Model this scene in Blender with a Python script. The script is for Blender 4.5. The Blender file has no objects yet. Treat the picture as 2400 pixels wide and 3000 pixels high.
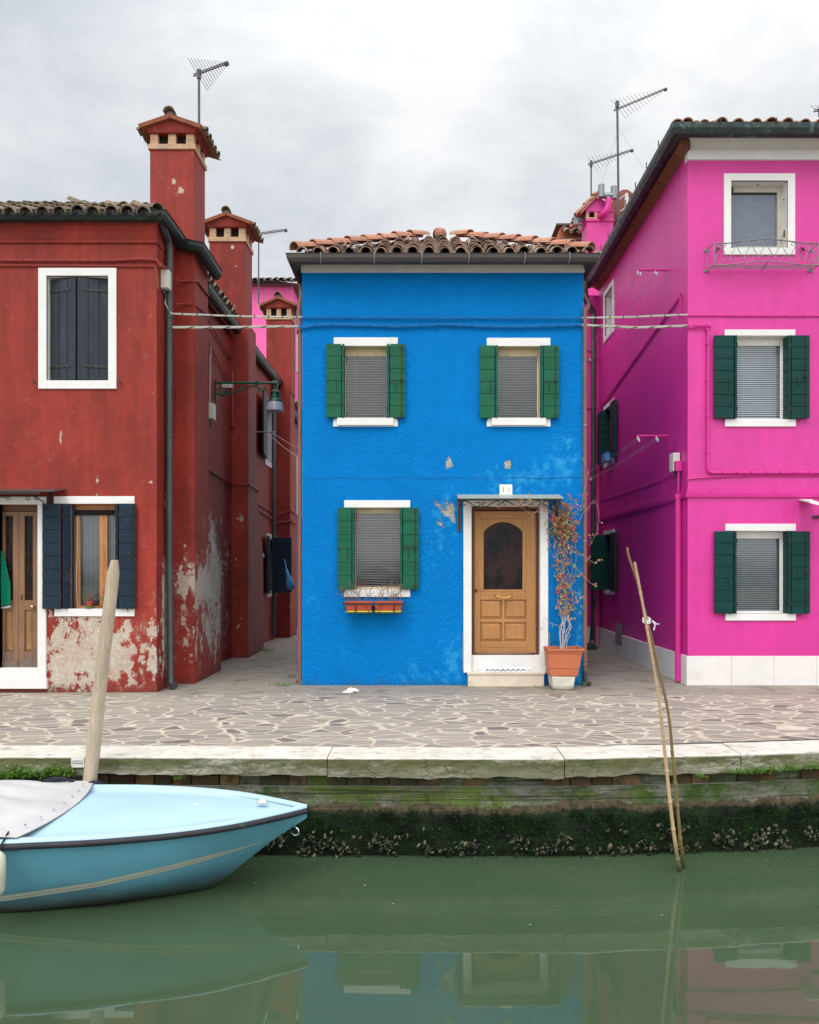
import bpy, bmesh, math, random
from mathutils import Vector, noise as mnoise
random.seed(7)
C = bpy.context.scene.collection
F, CX, CY, H = 1725.0, 885.0, 1200.0, 1.6
PI = math.pi
V = Vector
def P(x, y, Y): return V(((x-CX)*Y/F, Y, H-(y-CY)*Y/F))
def wx(x, Y): return (x-CX)*Y/F
def wz(y, Y): return H-(y-CY)*Y/F
def pix(c): return (CX+c[0]/c[1]*F, CY-(c[2]-H)/c[1]*F)
FR, FB, FP = 10.70, 11.36, 11.36
WATER = -0.83
def ru(a, b): return random.uniform(a, b)

# ---------------------------------------------------------------- objects
def tag(o, label=None, cat=None, group=None, kind=None):
    if label: o['label'] = label
    if cat: o['category'] = cat
    if group: o['group'] = group
    if kind: o['kind'] = kind
    return o
def thing(name, loc, label, cat, group=None):
    o = bpy.data.objects.new(name, None); C.objects.link(o)
    o.location = loc; o.empty_display_size = .1
    return tag(o, label, cat, group)
def copy_tree(o, parent=None):
    c = o.copy(); C.objects.link(c); c.parent = parent
    for ch in list(o.children): copy_tree(ch, c)
    return c
def rootloc(o):
    while o.parent: o = o.parent
    return V(o.location)

class MB:
    def __init__(s): s.v = []; s.f = []; s.m = []; s.k = 0
    def add(s, vs, fs):
        n = len(s.v); s.v += [V(v) for v in vs]
        for f in fs: s.f.append([i+n for i in f]); s.m.append(s.k)
    def quad(s, a, b, c, d): s.add([a, b, c, d], [(0, 1, 2, 3)])
    def box(s, x0, x1, y0, y1, z0, z1):
        s.add([(x0,y0,z0),(x1,y0,z0),(x1,y1,z0),(x0,y1,z0),(x0,y0,z1),(x1,y0,z1),(x1,y1,z1),(x0,y1,z1)],
              [(0,3,2,1),(4,5,6,7),(0,1,5,4),(1,2,6,5),(2,3,7,6),(3,0,4,7)])
    def obox(s, O, U, W, T, w, h, t):          # corner O, width U, up W, thickness T
        U = V(U)*w; W = V(W)*h; T = V(T)*t; O = V(O)
        p = [O, O+U, O+U+T, O+T]; q = [a+W for a in p]
        s.add(p+q, [(0,3,2,1),(4,5,6,7),(0,1,5,4),(1,2,6,5),(2,3,7,6),(3,0,4,7)])
    def prism(s, poly, vec):
        n = len(poly); vec = V(vec)
        s.add([V(p) for p in poly]+[V(p)+vec for p in poly],
              [tuple(range(n))[::-1], tuple(range(n, 2*n))]+[(i, (i+1)%n, n+(i+1)%n, n+i) for i in range(n)])
    def tube(s, pts, r, n=6, caps=True):
        pts = [V(p) for p in pts]; m = len(pts)
        if m < 2: return
        rs = r if isinstance(r, (list, tuple)) else [r]*m
        prev = None; vs = []
        for i, p in enumerate(pts):
            t = (pts[min(i+1, m-1)]-pts[max(i-1, 0)])
            if t.length < 1e-9: t = V((0, 0, 1))
            t.normalize()
            if prev is None:
                a = V((0,0,1)) if abs(t.z) < .9 else V((1,0,0))
                u = t.cross(a).normalized()
            else:
                u = prev-t*prev.dot(t)
                u = u.normalized() if u.length > 1e-6 else t.orthogonal().normalized()
            prev = u; w = t.cross(u)
            for k in range(n):
                a = 2*PI*k/n; vs.append(p+(u*math.cos(a)+w*math.sin(a))*rs[i])
        fs = [(i*n+k, i*n+(k+1)%n, (i+1)*n+(k+1)%n, (i+1)*n+k) for i in range(m-1) for k in range(n)]
        if caps: fs += [tuple(range(n))[::-1], tuple(range((m-1)*n, m*n))]
        s.add(vs, fs)
    def lathe(s, prof, c, n=16, sx=1, sy=1):
        c = V(c); vs = []; m = len(prof)
        for r, z in prof:
            for k in range(n):
                a = 2*PI*k/n; vs.append(c+V((r*math.cos(a)*sx, r*math.sin(a)*sy, z)))
        fs = [(i*n+k, i*n+(k+1)%n, (i+1)*n+(k+1)%n, (i+1)*n+k) for i in range(m-1) for k in range(n)]
        fs += [tuple(range(n))[::-1], tuple(range((m-1)*n, m*n))]
        s.add(vs, fs)
    def sweep(s, pts, prof, closed=True):      # prof: (side, up) pairs swept along a polyline, mitred
        pts = [V(p) for p in pts]; m = len(pts); n = len(prof); vs = []
        for i, p in enumerate(pts):
            d0 = (pts[i]-pts[i-1]).normalized() if i > 0 else None
            d1 = (pts[i+1]-pts[i]).normalized() if i < m-1 else None
            s0 = d0.cross(V((0,0,1))).normalized() if d0 else None
            s1 = d1.cross(V((0,0,1))).normalized() if d1 else None
            if s0 is None: sd = s1
            elif s1 is None: sd = s0
            else:
                b = (s0+s1).normalized(); sd = b/max(.35, b.dot(s0))
            for a, u in prof: vs.append(p+sd*a+V((0,0,u)))
        if closed:
            fs = [(i*n+k, i*n+(k+1)%n, (i+1)*n+(k+1)%n, (i+1)*n+k) for i in range(m-1) for k in range(n)]
            fs += [tuple(range(n))[::-1], tuple(range((m-1)*n, m*n))]
        else: fs = [(i*n+k, i*n+k+1, (i+1)*n+k+1, (i+1)*n+k) for i in range(m-1) for k in range(n-1)]
        s.add(vs, fs)
    def sheet(s, O, U, W, u0, u1, v0, v1, holes=(), cell=.08, N=(0,-1,0), depth=.2, jit=0.0):
        O, U, W, N = V(O), V(U), V(W), V(N)
        def cuts(a, b, ex):
            e = sorted(set([a, b]+[round(x, 5) for x in ex if a < x < b])); out = []
            for p, q in zip(e, e[1:]):
                n = max(1, int(math.ceil((q-p)/cell))); out += [p+(q-p)*i/n for i in range(n)]
            return out+[b]
        us = cuts(u0, u1, [h[0] for h in holes]+[h[1] for h in holes])
        vs_ = cuts(v0, v1, [h[2] for h in holes]+[h[3] for h in holes])
        idx = {}; vs = []; fs = []
        def vi(i, j):
            if (i, j) not in idx:
                idx[i, j] = len(vs); q = O+U*us[i]+W*vs_[j]
                if jit:
                    q = q+N*(mnoise.noise(q*1.3)*jit)
                vs.append(q)
            return idx[i, j]
        for i in range(len(us)-1):
            for j in range(len(vs_)-1):
                cu, cv = (us[i]+us[i+1])/2, (vs_[j]+vs_[j+1])/2
                if any(h[0] < cu < h[1] and h[2] < cv < h[3] for h in holes): continue
                fs.append((vi(i, j), vi(i+1, j), vi(i+1, j+1), vi(i, j+1)))
        s.add(vs, fs)
        for h in holes:
            c = [O+U*h[0]+W*h[2], O+U*h[1]+W*h[2], O+U*h[1]+W*h[3], O+U*h[0]+W*h[3]]
            for a, b in zip(c, c[1:]+c[:1]): s.quad(a, b, b-N*depth, a-N*depth)
    def build(s, name, mats, parent=None, smooth=False, bevel=0, attrs=None, recalc=True, kind=None):
        o0 = rootloc(parent) if parent else V((0,0,0))
        me = bpy.data.meshes.new(name)
        me.from_pydata([v-o0 for v in s.v], [], s.f)
        if not isinstance(mats, (list, tuple)): mats = [mats]
        for m in mats: me.materials.append(m)
        for p, k in zip(me.polygons, s.m): p.material_index = k; p.use_smooth = bool(smooth)
        if recalc:
            bm = bmesh.new(); bm.from_mesh(me); bmesh.ops.recalc_face_normals(bm, faces=bm.faces); bm.to_mesh(me); bm.free()
        if attrs:
            for an, fn in attrs.items():
                a = me.attributes.new(an, 'FLOAT', 'POINT')
                a.data.foreach_set('value', [fn(v) for v in s.v])
        if smooth == 'auto': 
            me.set_sharp_from_angle(angle=math.radians(35))
        me.update()
        o = bpy.data.objects.new(name, me); C.objects.link(o)
        if parent: o.parent = parent
        if bevel:
            b = o.modifiers.new('bevel', 'BEVEL'); b.width = bevel; b.segments = 2; b.limit_method = 'ANGLE'; b.harden_normals = False
        if kind: o['kind'] = kind
        return o
def one(name, mats, parent, fn, **kw):
    m = MB(); fn(m); return m.build(name, mats, parent, **kw)
def bx(name, mats, parent, b, **kw):
    m = MB(); m.box(*b); return m.build(name, mats, parent, **kw)

def spiral(c, U, W, r0, r1, a0, a1, n=22):
    c, U, W = V(c), V(U), V(W)
    return [c+(U*math.cos(a0+(a1-a0)*i/n)+W*math.sin(a0+(a1-a0)*i/n))*(r0+(r1-r0)*i/n) for i in range(n+1)]
def bez(a, b, c, d, n=14):
    a, b, c, d = V(a), V(b), V(c), V(d); out = []
    for i in range(n+1):
        t = i/n; out.append(a*(1-t)**3+b*3*t*(1-t)**2+c*3*t*t*(1-t)+d*t**3)
    return out
def text(s, size, loc, m, parent, name='lettering', ext=.001, rot=(PI/2, 0, 0)):
    cu = bpy.data.curves.new(name, 'FONT'); cu.body = s; cu.size = size; cu.extrude = ext; cu.align_x = 'CENTER'; cu.align_y = 'CENTER'
    o = bpy.data.objects.new('tmp', cu); C.objects.link(o)
    bpy.context.view_layer.update()
    me = bpy.data.meshes.new_from_object(o.evaluated_get(bpy.context.evaluated_depsgraph_get()))
    C.objects.unlink(o); bpy.data.objects.remove(o)
    me.materials.clear(); me.materials.append(m); me.name = name
    q = bpy.data.objects.new(name, me); C.objects.link(q); q.parent = parent
    q.location = V(loc)-rootloc(parent); q.rotation_euler = rot
    return q

# ---------------------------------------------------------------- materials
class NT:
    def __init__(s, name):
        s.mat = bpy.data.materials.new(name); s.mat.use_nodes = True; s.t = s.mat.node_tree
        s.t.nodes.clear(); s.out = s.n('ShaderNodeOutputMaterial')
        s.bs = s.n('ShaderNodeBsdfPrincipled'); s.l(s.bs.outputs[0], s.out.inputs[0])
        s.pos = s.n('ShaderNodeNewGeometry').outputs['Position']
    def n(s, t, **kw):
        x = s.t.nodes.new(t)
        for k, v in kw.items(): setattr(x, k, v)
        return x
    def l(s, a, b): s.t.links.new(a, b)
    def set(s, sock, v):
        if hasattr(v, 'links'): s.l(v, sock)
        elif isinstance(v, (tuple, list)) and len(v) == 3 and sock.type == 'RGBA': sock.default_value = (*v, 1)
        else: sock.default_value = v
    def map(s, scale=(1,1,1), rot=(0,0,0), vec=None):
        m = s.n('ShaderNodeMapping'); m.inputs['Scale'].default_value = scale; m.inputs['Rotation'].default_value = rot
        s.l(vec or s.pos, m.inputs[0]); return m.outputs[0]
    def noise(s, scale, detail=4, rough=.55, vec=None, dist=0):
        m = s.n('ShaderNodeTexNoise'); m.inputs['Scale'].default_value = scale; m.inputs['Detail'].default_value = detail
        m.inputs['Roughness'].default_value = rough; m.inputs['Distortion'].default_value = dist
        s.l(vec or s.pos, m.inputs['Vector']); return m.outputs['Fac']
    def vor(s, scale, feature='F1', vec=None, out='Distance', rnd=1):
        m = s.n('ShaderNodeTexVoronoi'); m.feature = feature; m.inputs['Scale'].default_value = scale
        m.inputs['Randomness'].default_value = rnd
        s.l(vec or s.pos, m.inputs['Vector']); return m.outputs[out]
    def math(s, op, a, b=0, c=0, clamp=False):
        m = s.n('ShaderNodeMath', operation=op); m.use_clamp = clamp
        s.set(m.inputs[0], a); s.set(m.inputs[1], b)
        if op in ('MULTIPLY_ADD', 'SMOOTH_MIN'): s.set(m.inputs[2], c)
        return m.outputs[0]
    def mix(s, fac, a, b, blend='MIX'):
        m = s.n('ShaderNodeMix', data_type='RGBA', blend_type=blend)
        s.set(m.inputs[0], fac); s.set(m.inputs[6], a); s.set(m.inputs[7], b); return m.outputs[2]
    def rng(s, v, a, b, c=0, d=1):
        m = s.n('ShaderNodeMapRange'); m.clamp = True
        s.set(m.inputs[0], v)
        for i, x in enumerate((a, b, c, d)): m.inputs[i+1].default_value = x
        return m.outputs[0]
    def attr(s, name): return s.n('ShaderNodeAttribute', attribute_name=name).outputs['Fac']
    def sep(s, v=None):
        m = s.n('ShaderNodeSeparateXYZ'); s.l(v or s.pos, m.inputs[0]); return m.outputs
    def bump(s, h, strength=.4, dist=.01, prev=None):
        m = s.n('ShaderNodeBump'); m.inputs['Strength'].default_value = strength; m.inputs['Distance'].default_value = dist
        s.l(h, m.inputs['Height'])
        if prev: s.l(prev, m.inputs['Normal'])
        return m.outputs[0]
    def scale(s, col, fac):
        m = s.n('ShaderNodeVectorMath', operation='SCALE'); s.set(m.inputs[0], col); s.set(m.inputs['Scale'], fac); return m.outputs[0]
    def done(s, col, rough=.8, normal=None, spec=.3, metal=0):
        s.set(s.bs.inputs['Base Color'], col); s.set(s.bs.inputs['Roughness'], rough)
        s.bs.inputs['Specular IOR Level'].default_value = spec; s.set(s.bs.inputs['Metallic'], metal)
        if normal: s.l(normal, s.bs.inputs['Normal'])
        return s.mat
def lighten(c, k): return tuple(min(1, x*k) for x in c)
def mat(name, col, rough=.6, spec=.4, metal=0, var=.18, vs=4, col2=None, c2=(.5, .62), c2s=3, bump=.15, bs=60, bd=.004, stretch=(1,1,1)):
    t = NT(name); v = t.map(stretch)
    n = t.noise(vs, 5, .6, v); k = t.rng(n, .3, .7, 1-var, 1+var)
    c = t.scale(col, k)
    if col2: c = t.mix(t.rng(t.noise(c2s, 6, .7, v), c2[0], c2[1]), c, col2)
    r = t.rng(t.noise(vs*3, 3, .6, v), .3, .7, max(.02, rough-.08), min(1, rough+.08))
    nb = t.bump(t.noise(bs, 4, .6, v), bump, bd) if bump else None
    return t.done(c, r, nb, spec, metal)

def stucco(name, col, peel=(.5,.47,.42), peel2=(.36,.3,.24), fade=(.1,.3,.6), orange=22, ob=.5, var=.1, streak=.1, dirt=(.12,.1,.09), dirtz=.25, spec=.2, rough=.8, ps=9):
    t = NT(name)
    n1 = t.noise(.9, 5, .6); n2 = t.noise(7, 6, .65)
    n3 = t.noise(2.2, 5, .6, t.map((3, 3, .35)))
    k = t.math('MULTIPLY', t.rng(n1, .3, .7, 1-var, 1+var), t.rng(n2, .3, .7, 1-var*.6, 1+var*.6))
    k = t.math('MULTIPLY', k, t.rng(n3, .3, .7, 1-streak, 1+streak*.6))
    c = t.scale(col, k)
    # faded, scuffed paint
    fn = t.noise(9, 9, .72, t.map((1, 1, .8)))
    fm = t.rng(t.math('ADD', t.attr('fade'), t.math('MULTIPLY', t.math('SUBTRACT', fn, .5), 2.6)), .30, 1.0)
    c = t.mix(fm, c, fade)
    # flaked-off plaster
    pn = t.noise(ps, 10, .72, t.map((1, 1, .75)))
    pv = t.math('ADD', t.attr('peel'), t.math('MULTIPLY', t.math('SUBTRACT', pn, .5), 2.2))
    pm = t.rng(pv, .5, .54)
    pc = t.mix(t.rng(t.noise(2.3, 7, .7), .42, .6), peel, peel2)
    pc = t.scale(pc, t.rng(t.noise(24, 6, .7), .3, .7, .75, 1.2))
    c = t.mix(pm, c, pc)
    z = t.sep()[2]
    dm = t.rng(t.math('ADD', z, t.math('MULTIPLY', t.math('SUBTRACT', t.noise(4, 6, .7), .5), .5)), 0.0, dirtz, .55, 0)
    c = t.mix(dm, c, dirt)
    h = t.math('ADD', t.math('MULTIPLY', t.noise(orange, 4, .55), t.rng(t.noise(1.1, 3), .35, .65, .35, 1.3)), t.math('MULTIPLY', t.noise(6, 5, .6), .45))
    h = t.math('SUBTRACT', h, t.math('MULTIPLY', t.rng(pv, .46, .56), .55))
    nb = t.bump(h, ob, .03)
    return t.done(c, t.mix(pm, (rough,)*3, (.95,.95,.95)), nb, spec)

M = {}
M['blue'] = stucco('blue_stucco', (.001, .176, .51), peel=(.42,.42,.38), peel2=(.3,.27,.22), fade=(.04,.36,.66), orange=26, ob=.6, var=.07, streak=.05, dirt=(.02,.1,.22), dirtz=.1, spec=.08)
M['red'] = stucco('red_stucco', (.275, .030, .019), peel=(.50,.44,.36), peel2=(.46,.37,.29), fade=(.40,.19,.15), orange=34, ob=.2, var=.2, streak=.24, dirt=(.10,.035,.025), dirtz=.14, spec=.28, rough=.62)
M['pink'] = stucco('pink_stucco', (.64, .026, .28), fade=(.8,.2,.45), orange=50, ob=.16, var=.08, streak=.09, dirt=(.45,.03,.2), dirtz=.5, spec=.55, rough=.46)
M['pink2'] = stucco('pale_pink_stucco', (.88, .16, .42), fade=(.8,.2,.45), orange=50, ob=.16, var=.06, streak=.05, dirtz=.01)
M['orange'] = stucco('orange_stucco', (.55, .17, .09), orange=40, ob=.2, dirtz=.01)
M['white'] = mat('white_painted_stone', (.74,.73,.70), .7, .3, var=.05, col2=(.60,.57,.52), c2=(.62,.8), c2s=6, bump=.12, bs=45)
M['whitewash'] = mat('white_render', (.74,.73,.71), .85, .2, var=.06, bump=.4, bs=30, bd=.012)
M['plinth'] = mat('plinth_marble', (.74,.71,.67), .5, .4, var=.05, col2=(.60,.47,.40), c2=(.6,.85), c2s=2.2, bump=.05)
M['step'] = mat('istrian_step', (.68,.58,.46), .6, .4, var=.08, col2=(.5,.38,.27), c2=(.6,.72), c2s=3, bump=.1)
M['green'] = mat('green_shutter_paint', (.008,.100,.050), .5, .22, var=.22, vs=1.7, bump=.1, bs=30, stretch=(1,1,6))
M['teal'] = mat('dark_green_shutter_paint', (.002,.040,.034), .5, .2, var=.25, vs=1.7, bump=.1, bs=30, stretch=(1,1,6))
M['navy'] = mat('navy_shutter_paint', (.010,.024,.040), .55, .22, var=.22, vs=7, col2=(.035,.05,.07), c2=(.55,.75), bump=.25, bs=30)
M['slate'] = mat('slate_shutter_paint', (.026,.034,.046), .55, .25, var=.12, col2=(.06,.075,.09), c2=(.6,.75), bump=.2, bs=30, stretch=(3,3,.6))
M['black'] = mat('black_iron', (.018,.017,.016), .5, .5, var=.2, col2=(.09,.04,.02), c2=(.62,.72), c2s=25, bump=.1)
M['rust'] = mat('rusty_iron', (.12,.05,.025), .8, .3, var=.3, bump=.3)
M['antenna'] = mat('weathered_aluminium', (.10,.10,.11), .6, .3, 0, var=.2, bump=0)
M['steel'] = mat('galvanised_steel', (.26,.27,.28), .42, .5, .6, var=.15, bump=.05)
M['chrome'] = mat('chrome', (.75,.76,.78), .12, .5, 1, var=.03, bump=0)
M['brass'] = mat('brass', (.75,.52,.18), .25, .5, 1, var=.05, bump=0)
M['gutter'] = mat('patinated_gutter', (.014,.024,.022), .45, .5, .2, var=.25, col2=(.09,.15,.14), c2=(.58,.75), c2s=7, bump=.1)
M['copper'] = mat('copper_gutter', (.022,.036,.033), .5, .5, .3, var=.3, col2=(.12,.20,.18), c2=(.54,.72), c2s=9, bump=.15, stretch=(1,1,1))
M['brown_gutter'] = mat('brown_gutter', (.055,.045,.042), .45, .5, .1, var=.15, bump=.05)
M['brown_pipe'] = mat('brown_downpipe', (.20,.095,.07), .5, .5, var=.15, col2=(.1,.06,.05), c2=(.6,.7), bump=.08)
M['grey_pipe'] = mat('grey_downpipe', (.06,.065,.066), .45, .5, .2, var=.2, bump=.08)
M['pinkpaint'] = mat('pink_painted_pipe', (.60,.026,.26), .45, .4, var=.06, bump=.05)
M['redpaint'] = mat('red_painted_conduit', (.27,.035,.025), .5, .4, var=.1, bump=.05)
M['bluepaint'] = mat('blue_painted_conduit', (.004,.15,.42), .5, .4, var=.1, bump=.05)
M['cable'] = mat('grey_cable', (.42,.42,.37), .5, .4, var=.12, bump=.05)
M['cord'] = mat('clothes_cord', (.6,.6,.58), .6, .3, var=.05, bump=0)
M['plastic'] = mat('cream_plastic', (.62,.60,.52), .45, .4, var=.04, bump=0)
M['brick'] = mat('pale_brick', (.52,.33,.20), .85, .2, var=.2, vs=14, col2=(.35,.27,.19), c2=(.5,.7), bump=.3)
M['soffit'] = mat('terracotta_soffit', (.22,.10,.055), .85, .2, var=.25, vs=10, bump=.3)
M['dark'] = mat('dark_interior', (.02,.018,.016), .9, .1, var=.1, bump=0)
M['terracotta'] = mat('terracotta_plastic', (.50,.145,.068), .55, .35, var=.06, bump=.05)
M['redpot'] = mat('red_planter_plastic', (.42,.065,.03), .5, .4, var=.08, bump=.05)
M['lime'] = mat('lime_saucer', (.50,.52,.05), .5, .4, var=.05, bump=0)
M['greenpl'] = mat('green_saucer', (.02,.25,.08), .5, .4, bump=0)
M['soil'] = mat('potting_soil', (.05,.032,.02), .95, .1, var=.3, bump=.6)
M['lampgreen'] = mat('lamp_green_paint', (.006,.075,.045), .35, .5, var=.12, bump=.05)
M['sign'] = mat('white_sign', (.74,.74,.70), .5, .4, var=.04, bump=0)
M['ink'] = mat('black_lettering', (.02,.02,.025), .6, .2, bump=0)
M['redink'] = mat('red_lettering', (.3,.04,.03), .6, .2, bump=0)
M['wrack'] = mat('grey_wrought_iron', (.20,.20,.20), .5, .5, .3, var=.2, col2=(.15,.07,.03), c2=(.6,.7), c2s=10, bump=.1)
M['blackrub'] = mat('black_rubber', (.022,.023,.03), .6, .4, var=.2, col2=(.1,.1,.11), c2=(.6,.8), bump=.1)
M['rope'] = mat('dark_rope', (.03,.032,.045), .9, .2, bump=.5, bs=120)
M['string'] = mat('white_string', (.7,.7,.66), .8, .2, bump=.2)
M['paper'] = mat('white_paper', (.8,.8,.8), .8, .2, bump=0)
M['canvas'] = mat('grey_canvas', (.52,.515,.51), .8, .2, var=.12, vs=2.5, bump=.15, bs=14, bd=.01)
M['deck'] = mat('pale_blue_gelcoat', (.41,.60,.70), .45, .35, var=.035, vs=1.5, col2=(.55,.70,.76), c2=(.62,.8), c2s=3, bump=0)
M['cloth'] = mat('green_cloth', (.005,.16,.085), .9, .1, var=.15, bump=.4, bs=200)
M['bluebag'] = mat('blue_plastic_bag', (.05,.3,.6), .4, .4, var=.2, bump=.5, bs=20, bd=.02)
M['stem'] = mat('vine_stem', (.40,.35,.31), .85, .2, var=.2, bump=.2)
M['twig'] = mat('dry_twig', (.25,.14,.09), .85, .2, var=.2, bump=.2)
M['wire'] = mat('dark_wire', (.03,.04,.05), .5, .4, bump=0)
def leafmat(name, cols):
    t = NT(name); r = t.n('ShaderNodeNewGeometry').outputs['Random Per Island']
    cr = t.n('ShaderNodeValToRGB'); t.l(r, cr.inputs[0]); cr.color_ramp.interpolation = 'CONSTANT'
    e = cr.color_ramp.elements; e[0].color = (*cols[0], 1); e[0].position = 0; e[1].position = 1/len(cols); e[1].color = (*cols[1], 1)
    for i, c in enumerate(cols[2:]): x = e.new((i+2)/len(cols)); x.color = (*c, 1)
    t.bs.inputs['Transmission Weight'].default_value = 0
    return t.done(t.scale(cr.outputs[0], t.rng(t.noise(30, 2), .3, .7, .8, 1.2)), .5, None, .4)
M['leaf'] = leafmat('vine_leaves', [(.42,.05,.08), (.22,.32,.06), (.50,.16,.10), (.40,.42,.10), (.60,.10,.16), (.34,.26,.10)])
M['weed'] = leafmat('weed_leaves', [(.09,.24,.02), (.14,.30,.03), (.06,.16,.02), (.18,.28,.05)])
def algae_mat():
    t = NT('algae_fronds'); r = t.n('ShaderNodeNewGeometry').outputs['Random Per Island']
    c = t.mix(t.rng(t.noise(7, 8, .75), .45, .62), (.004,.012,.004), (.016,.060,.009))
    c = t.mix(t.rng(t.noise(19, 6, .7), .60, .66), c, (.035,.085,.012))
    return t.done(t.scale(c, t.rng(r, 0, 1, .5, 1.6)), .7, None, .15)
M['algae'] = algae_mat()
M['oyster'] = leafmat('oyster_shells', [(.085,.07,.042), (.11,.095,.06), (.04,.038,.022), (.02,.05,.012), (.16,.145,.11), (.012,.016,.01), (.06,.055,.03), (.012,.03,.01)])
M['succ'] = leafmat('succulent_leaves', [(.16,.25,.08), (.25,.28,.1), (.1,.16,.06)])

def wood(name, col, dark, gs=(14,14,.9), worn=None):
    t = NT(name); v = t.map(gs)
    g = t.noise(3, 8, .7, v, 1.2); g2 = t.noise(1.2, 5, .6)
    c = t.mix(t.rng(g, .35, .65), col, dark)
    c = t.scale(c, t.rng(g2, .3, .7, .85, 1.15))
    if worn:
        z = t.sep()[2]
        m = t.rng(t.math('ADD', t.math('MULTIPLY', t.math('SUBTRACT', t.noise(6, 7, .7, t.map((3,3,1))), .5), 1.2), t.rng(z, .2, 1.1, .65, .1)), .42, .6)
        c = t.mix(m, c, worn)
    return t.done(c, .5, t.bump(g, .12, .004), .35)
M['door'] = wood('oak_door', (.47,.235,.085), (.35,.155,.05))
M['doorh'] = wood('oak_rail', (.46,.23,.085), (.34,.15,.05), (.9,14,14))
M['doordark'] = wood('dark_oak', (.16,.055,.022), (.1,.035,.015))
M['olddoor'] = wood('old_weathered_door', (.30,.16,.085), (.19,.10,.055), worn=(.15,.12,.10))
M['oldpanel'] = wood('old_door_panel', (.36,.19,.08), (.22,.11,.045), worn=(.42,.24,.11))
M['winwood'] = wood('window_wood', (.50,.24,.09), (.36,.15,.05))
M['cream'] = mat('cream_frame', (.56,.46,.30), .55, .4, var=.06, bump=.05)
M['greyframe'] = mat('grey_stone_reveal', (.52,.48,.40), .8, .3, var=.1, bump=.2)
M['pole'] = wood('grey_mooring_wood', (.56,.44,.32), (.38,.30,.215), (9,9,.6))
M['curtain'] = mat('lace_curtain', (.38,.42,.42), .9, .1, var=.1, bump=0)

def glassmat(name, tint, refl=.1, rough=.02):
    t = NT(name); t.t.nodes.remove(t.bs)
    tr = t.n('ShaderNodeBsdfTransparent'); tr.inputs[0].default_value = (*tint, 1)
    gl = t.n('ShaderNodeBsdfGlossy'); gl.inputs['Roughness'].default_value = rough
    t.l(t.bump(t.noise(2.5, 2), .08, .02), gl.inputs['Normal'])
    lw = t.n('ShaderNodeFresnel'); lw.inputs[0].default_value = 1.5
    mx = t.n('ShaderNodeMixShader'); t.l(t.math('ADD', lw.outputs[0], refl, clamp=True), mx.inputs[0])
    t.l(tr.outputs[0], mx.inputs[1]); t.l(gl.outputs[0], mx.inputs[2]); t.l(mx.outputs[0], t.out.inputs[0]); return t.mat
M['glass'] = glassmat('window_glass', (.75,.78,.78), .05)
M['screen'] = mat('insect_screen_glass', (.125,.15,.19), .22, .6, var=.12, vs=6, bump=.12, bs=5, bd=.01, stretch=(.6,1,2.5))
def doorglass():
    t = NT('door_glass')
    n = t.noise(2.6, 3, .5, t.map((2.0, 1, 1.0)))
    c = t.mix(t.rng(n, .42, .58), (.035,.018,.018), (.012,.012,.012))
    return t.done(c, .12, t.bump(t.noise(9, 3), .3, .01), .12)
M['doorglass'] = doorglass()
def slats(name, light, dark, gap, pitch=.0195):
    t = NT(name)
    return mat(name, light, .5, .3, var=.06, bump=0)
M['blindgrey'] = mat('grey_venetian_blind', (.50,.485,.475), .5, .3, var=.1, vs=2, bump=0)
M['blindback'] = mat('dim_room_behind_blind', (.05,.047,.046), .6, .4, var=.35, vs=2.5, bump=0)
M['blindwhite'] = mat('white_venetian_blind', (.66,.70,.74), .5, .3, var=.04, bump=0)
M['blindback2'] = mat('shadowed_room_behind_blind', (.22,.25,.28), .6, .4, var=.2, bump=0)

def tilemat(name, cols, lichen=(.10,.095,.07), la=.5, lb=.68):
    t = NT(name); r = t.n('ShaderNodeNewGeometry').outputs['Random Per Island']
    cr = t.n('ShaderNodeValToRGB'); t.l(r, cr.inputs[0])
    e = cr.color_ramp.elements; e[0].color = (*cols[0], 1); e[1].color = (*cols[-1], 1)
    for i, c in enumerate(cols[1:-1]): x = e.new((i+1)/(len(cols)-1)); x.color = (*c, 1)
    c = t.scale(cr.outputs[0], t.rng(t.noise(18, 5, .7), .3, .7, .7, 1.3))
    c = t.mix(t.rng(t.noise(11, 8, .75), la, lb), c, lichen)
    c = t.mix(t.rng(t.noise(5, 4, .7), .72, .76), c, (.42,.26,.03))
    return t.done(c, .9, t.bump(t.noise(50, 5, .7), .4, .006), .2)
M['tile'] = tilemat('old_clay_tiles', [(.40,.23,.16), (.26,.18,.14), (.50,.32,.24), (.30,.24,.19), (.42,.28,.21)])
M['tile_edge'] = mat('terracotta_tile_edge', (.25,.085,.045), .85, .2, var=.2, vs=9, bump=.2)
M['tileold'] = tilemat('lichened_clay_tiles', [(.28,.20,.13), (.17,.13,.09), (.34,.25,.18), (.22,.17,.12)], (.13,.12,.09), .45, .6)
M['tilenew'] = tilemat('new_clay_tiles', [(.46,.22,.145), (.38,.18,.12), (.50,.27,.19)], (.3,.2,.15), .62, .8)
M['roofbase'] = mat('roof_mortar', (.15,.12,.10), .95, .1, bump=.4, bs=20, bd=.02)

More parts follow.
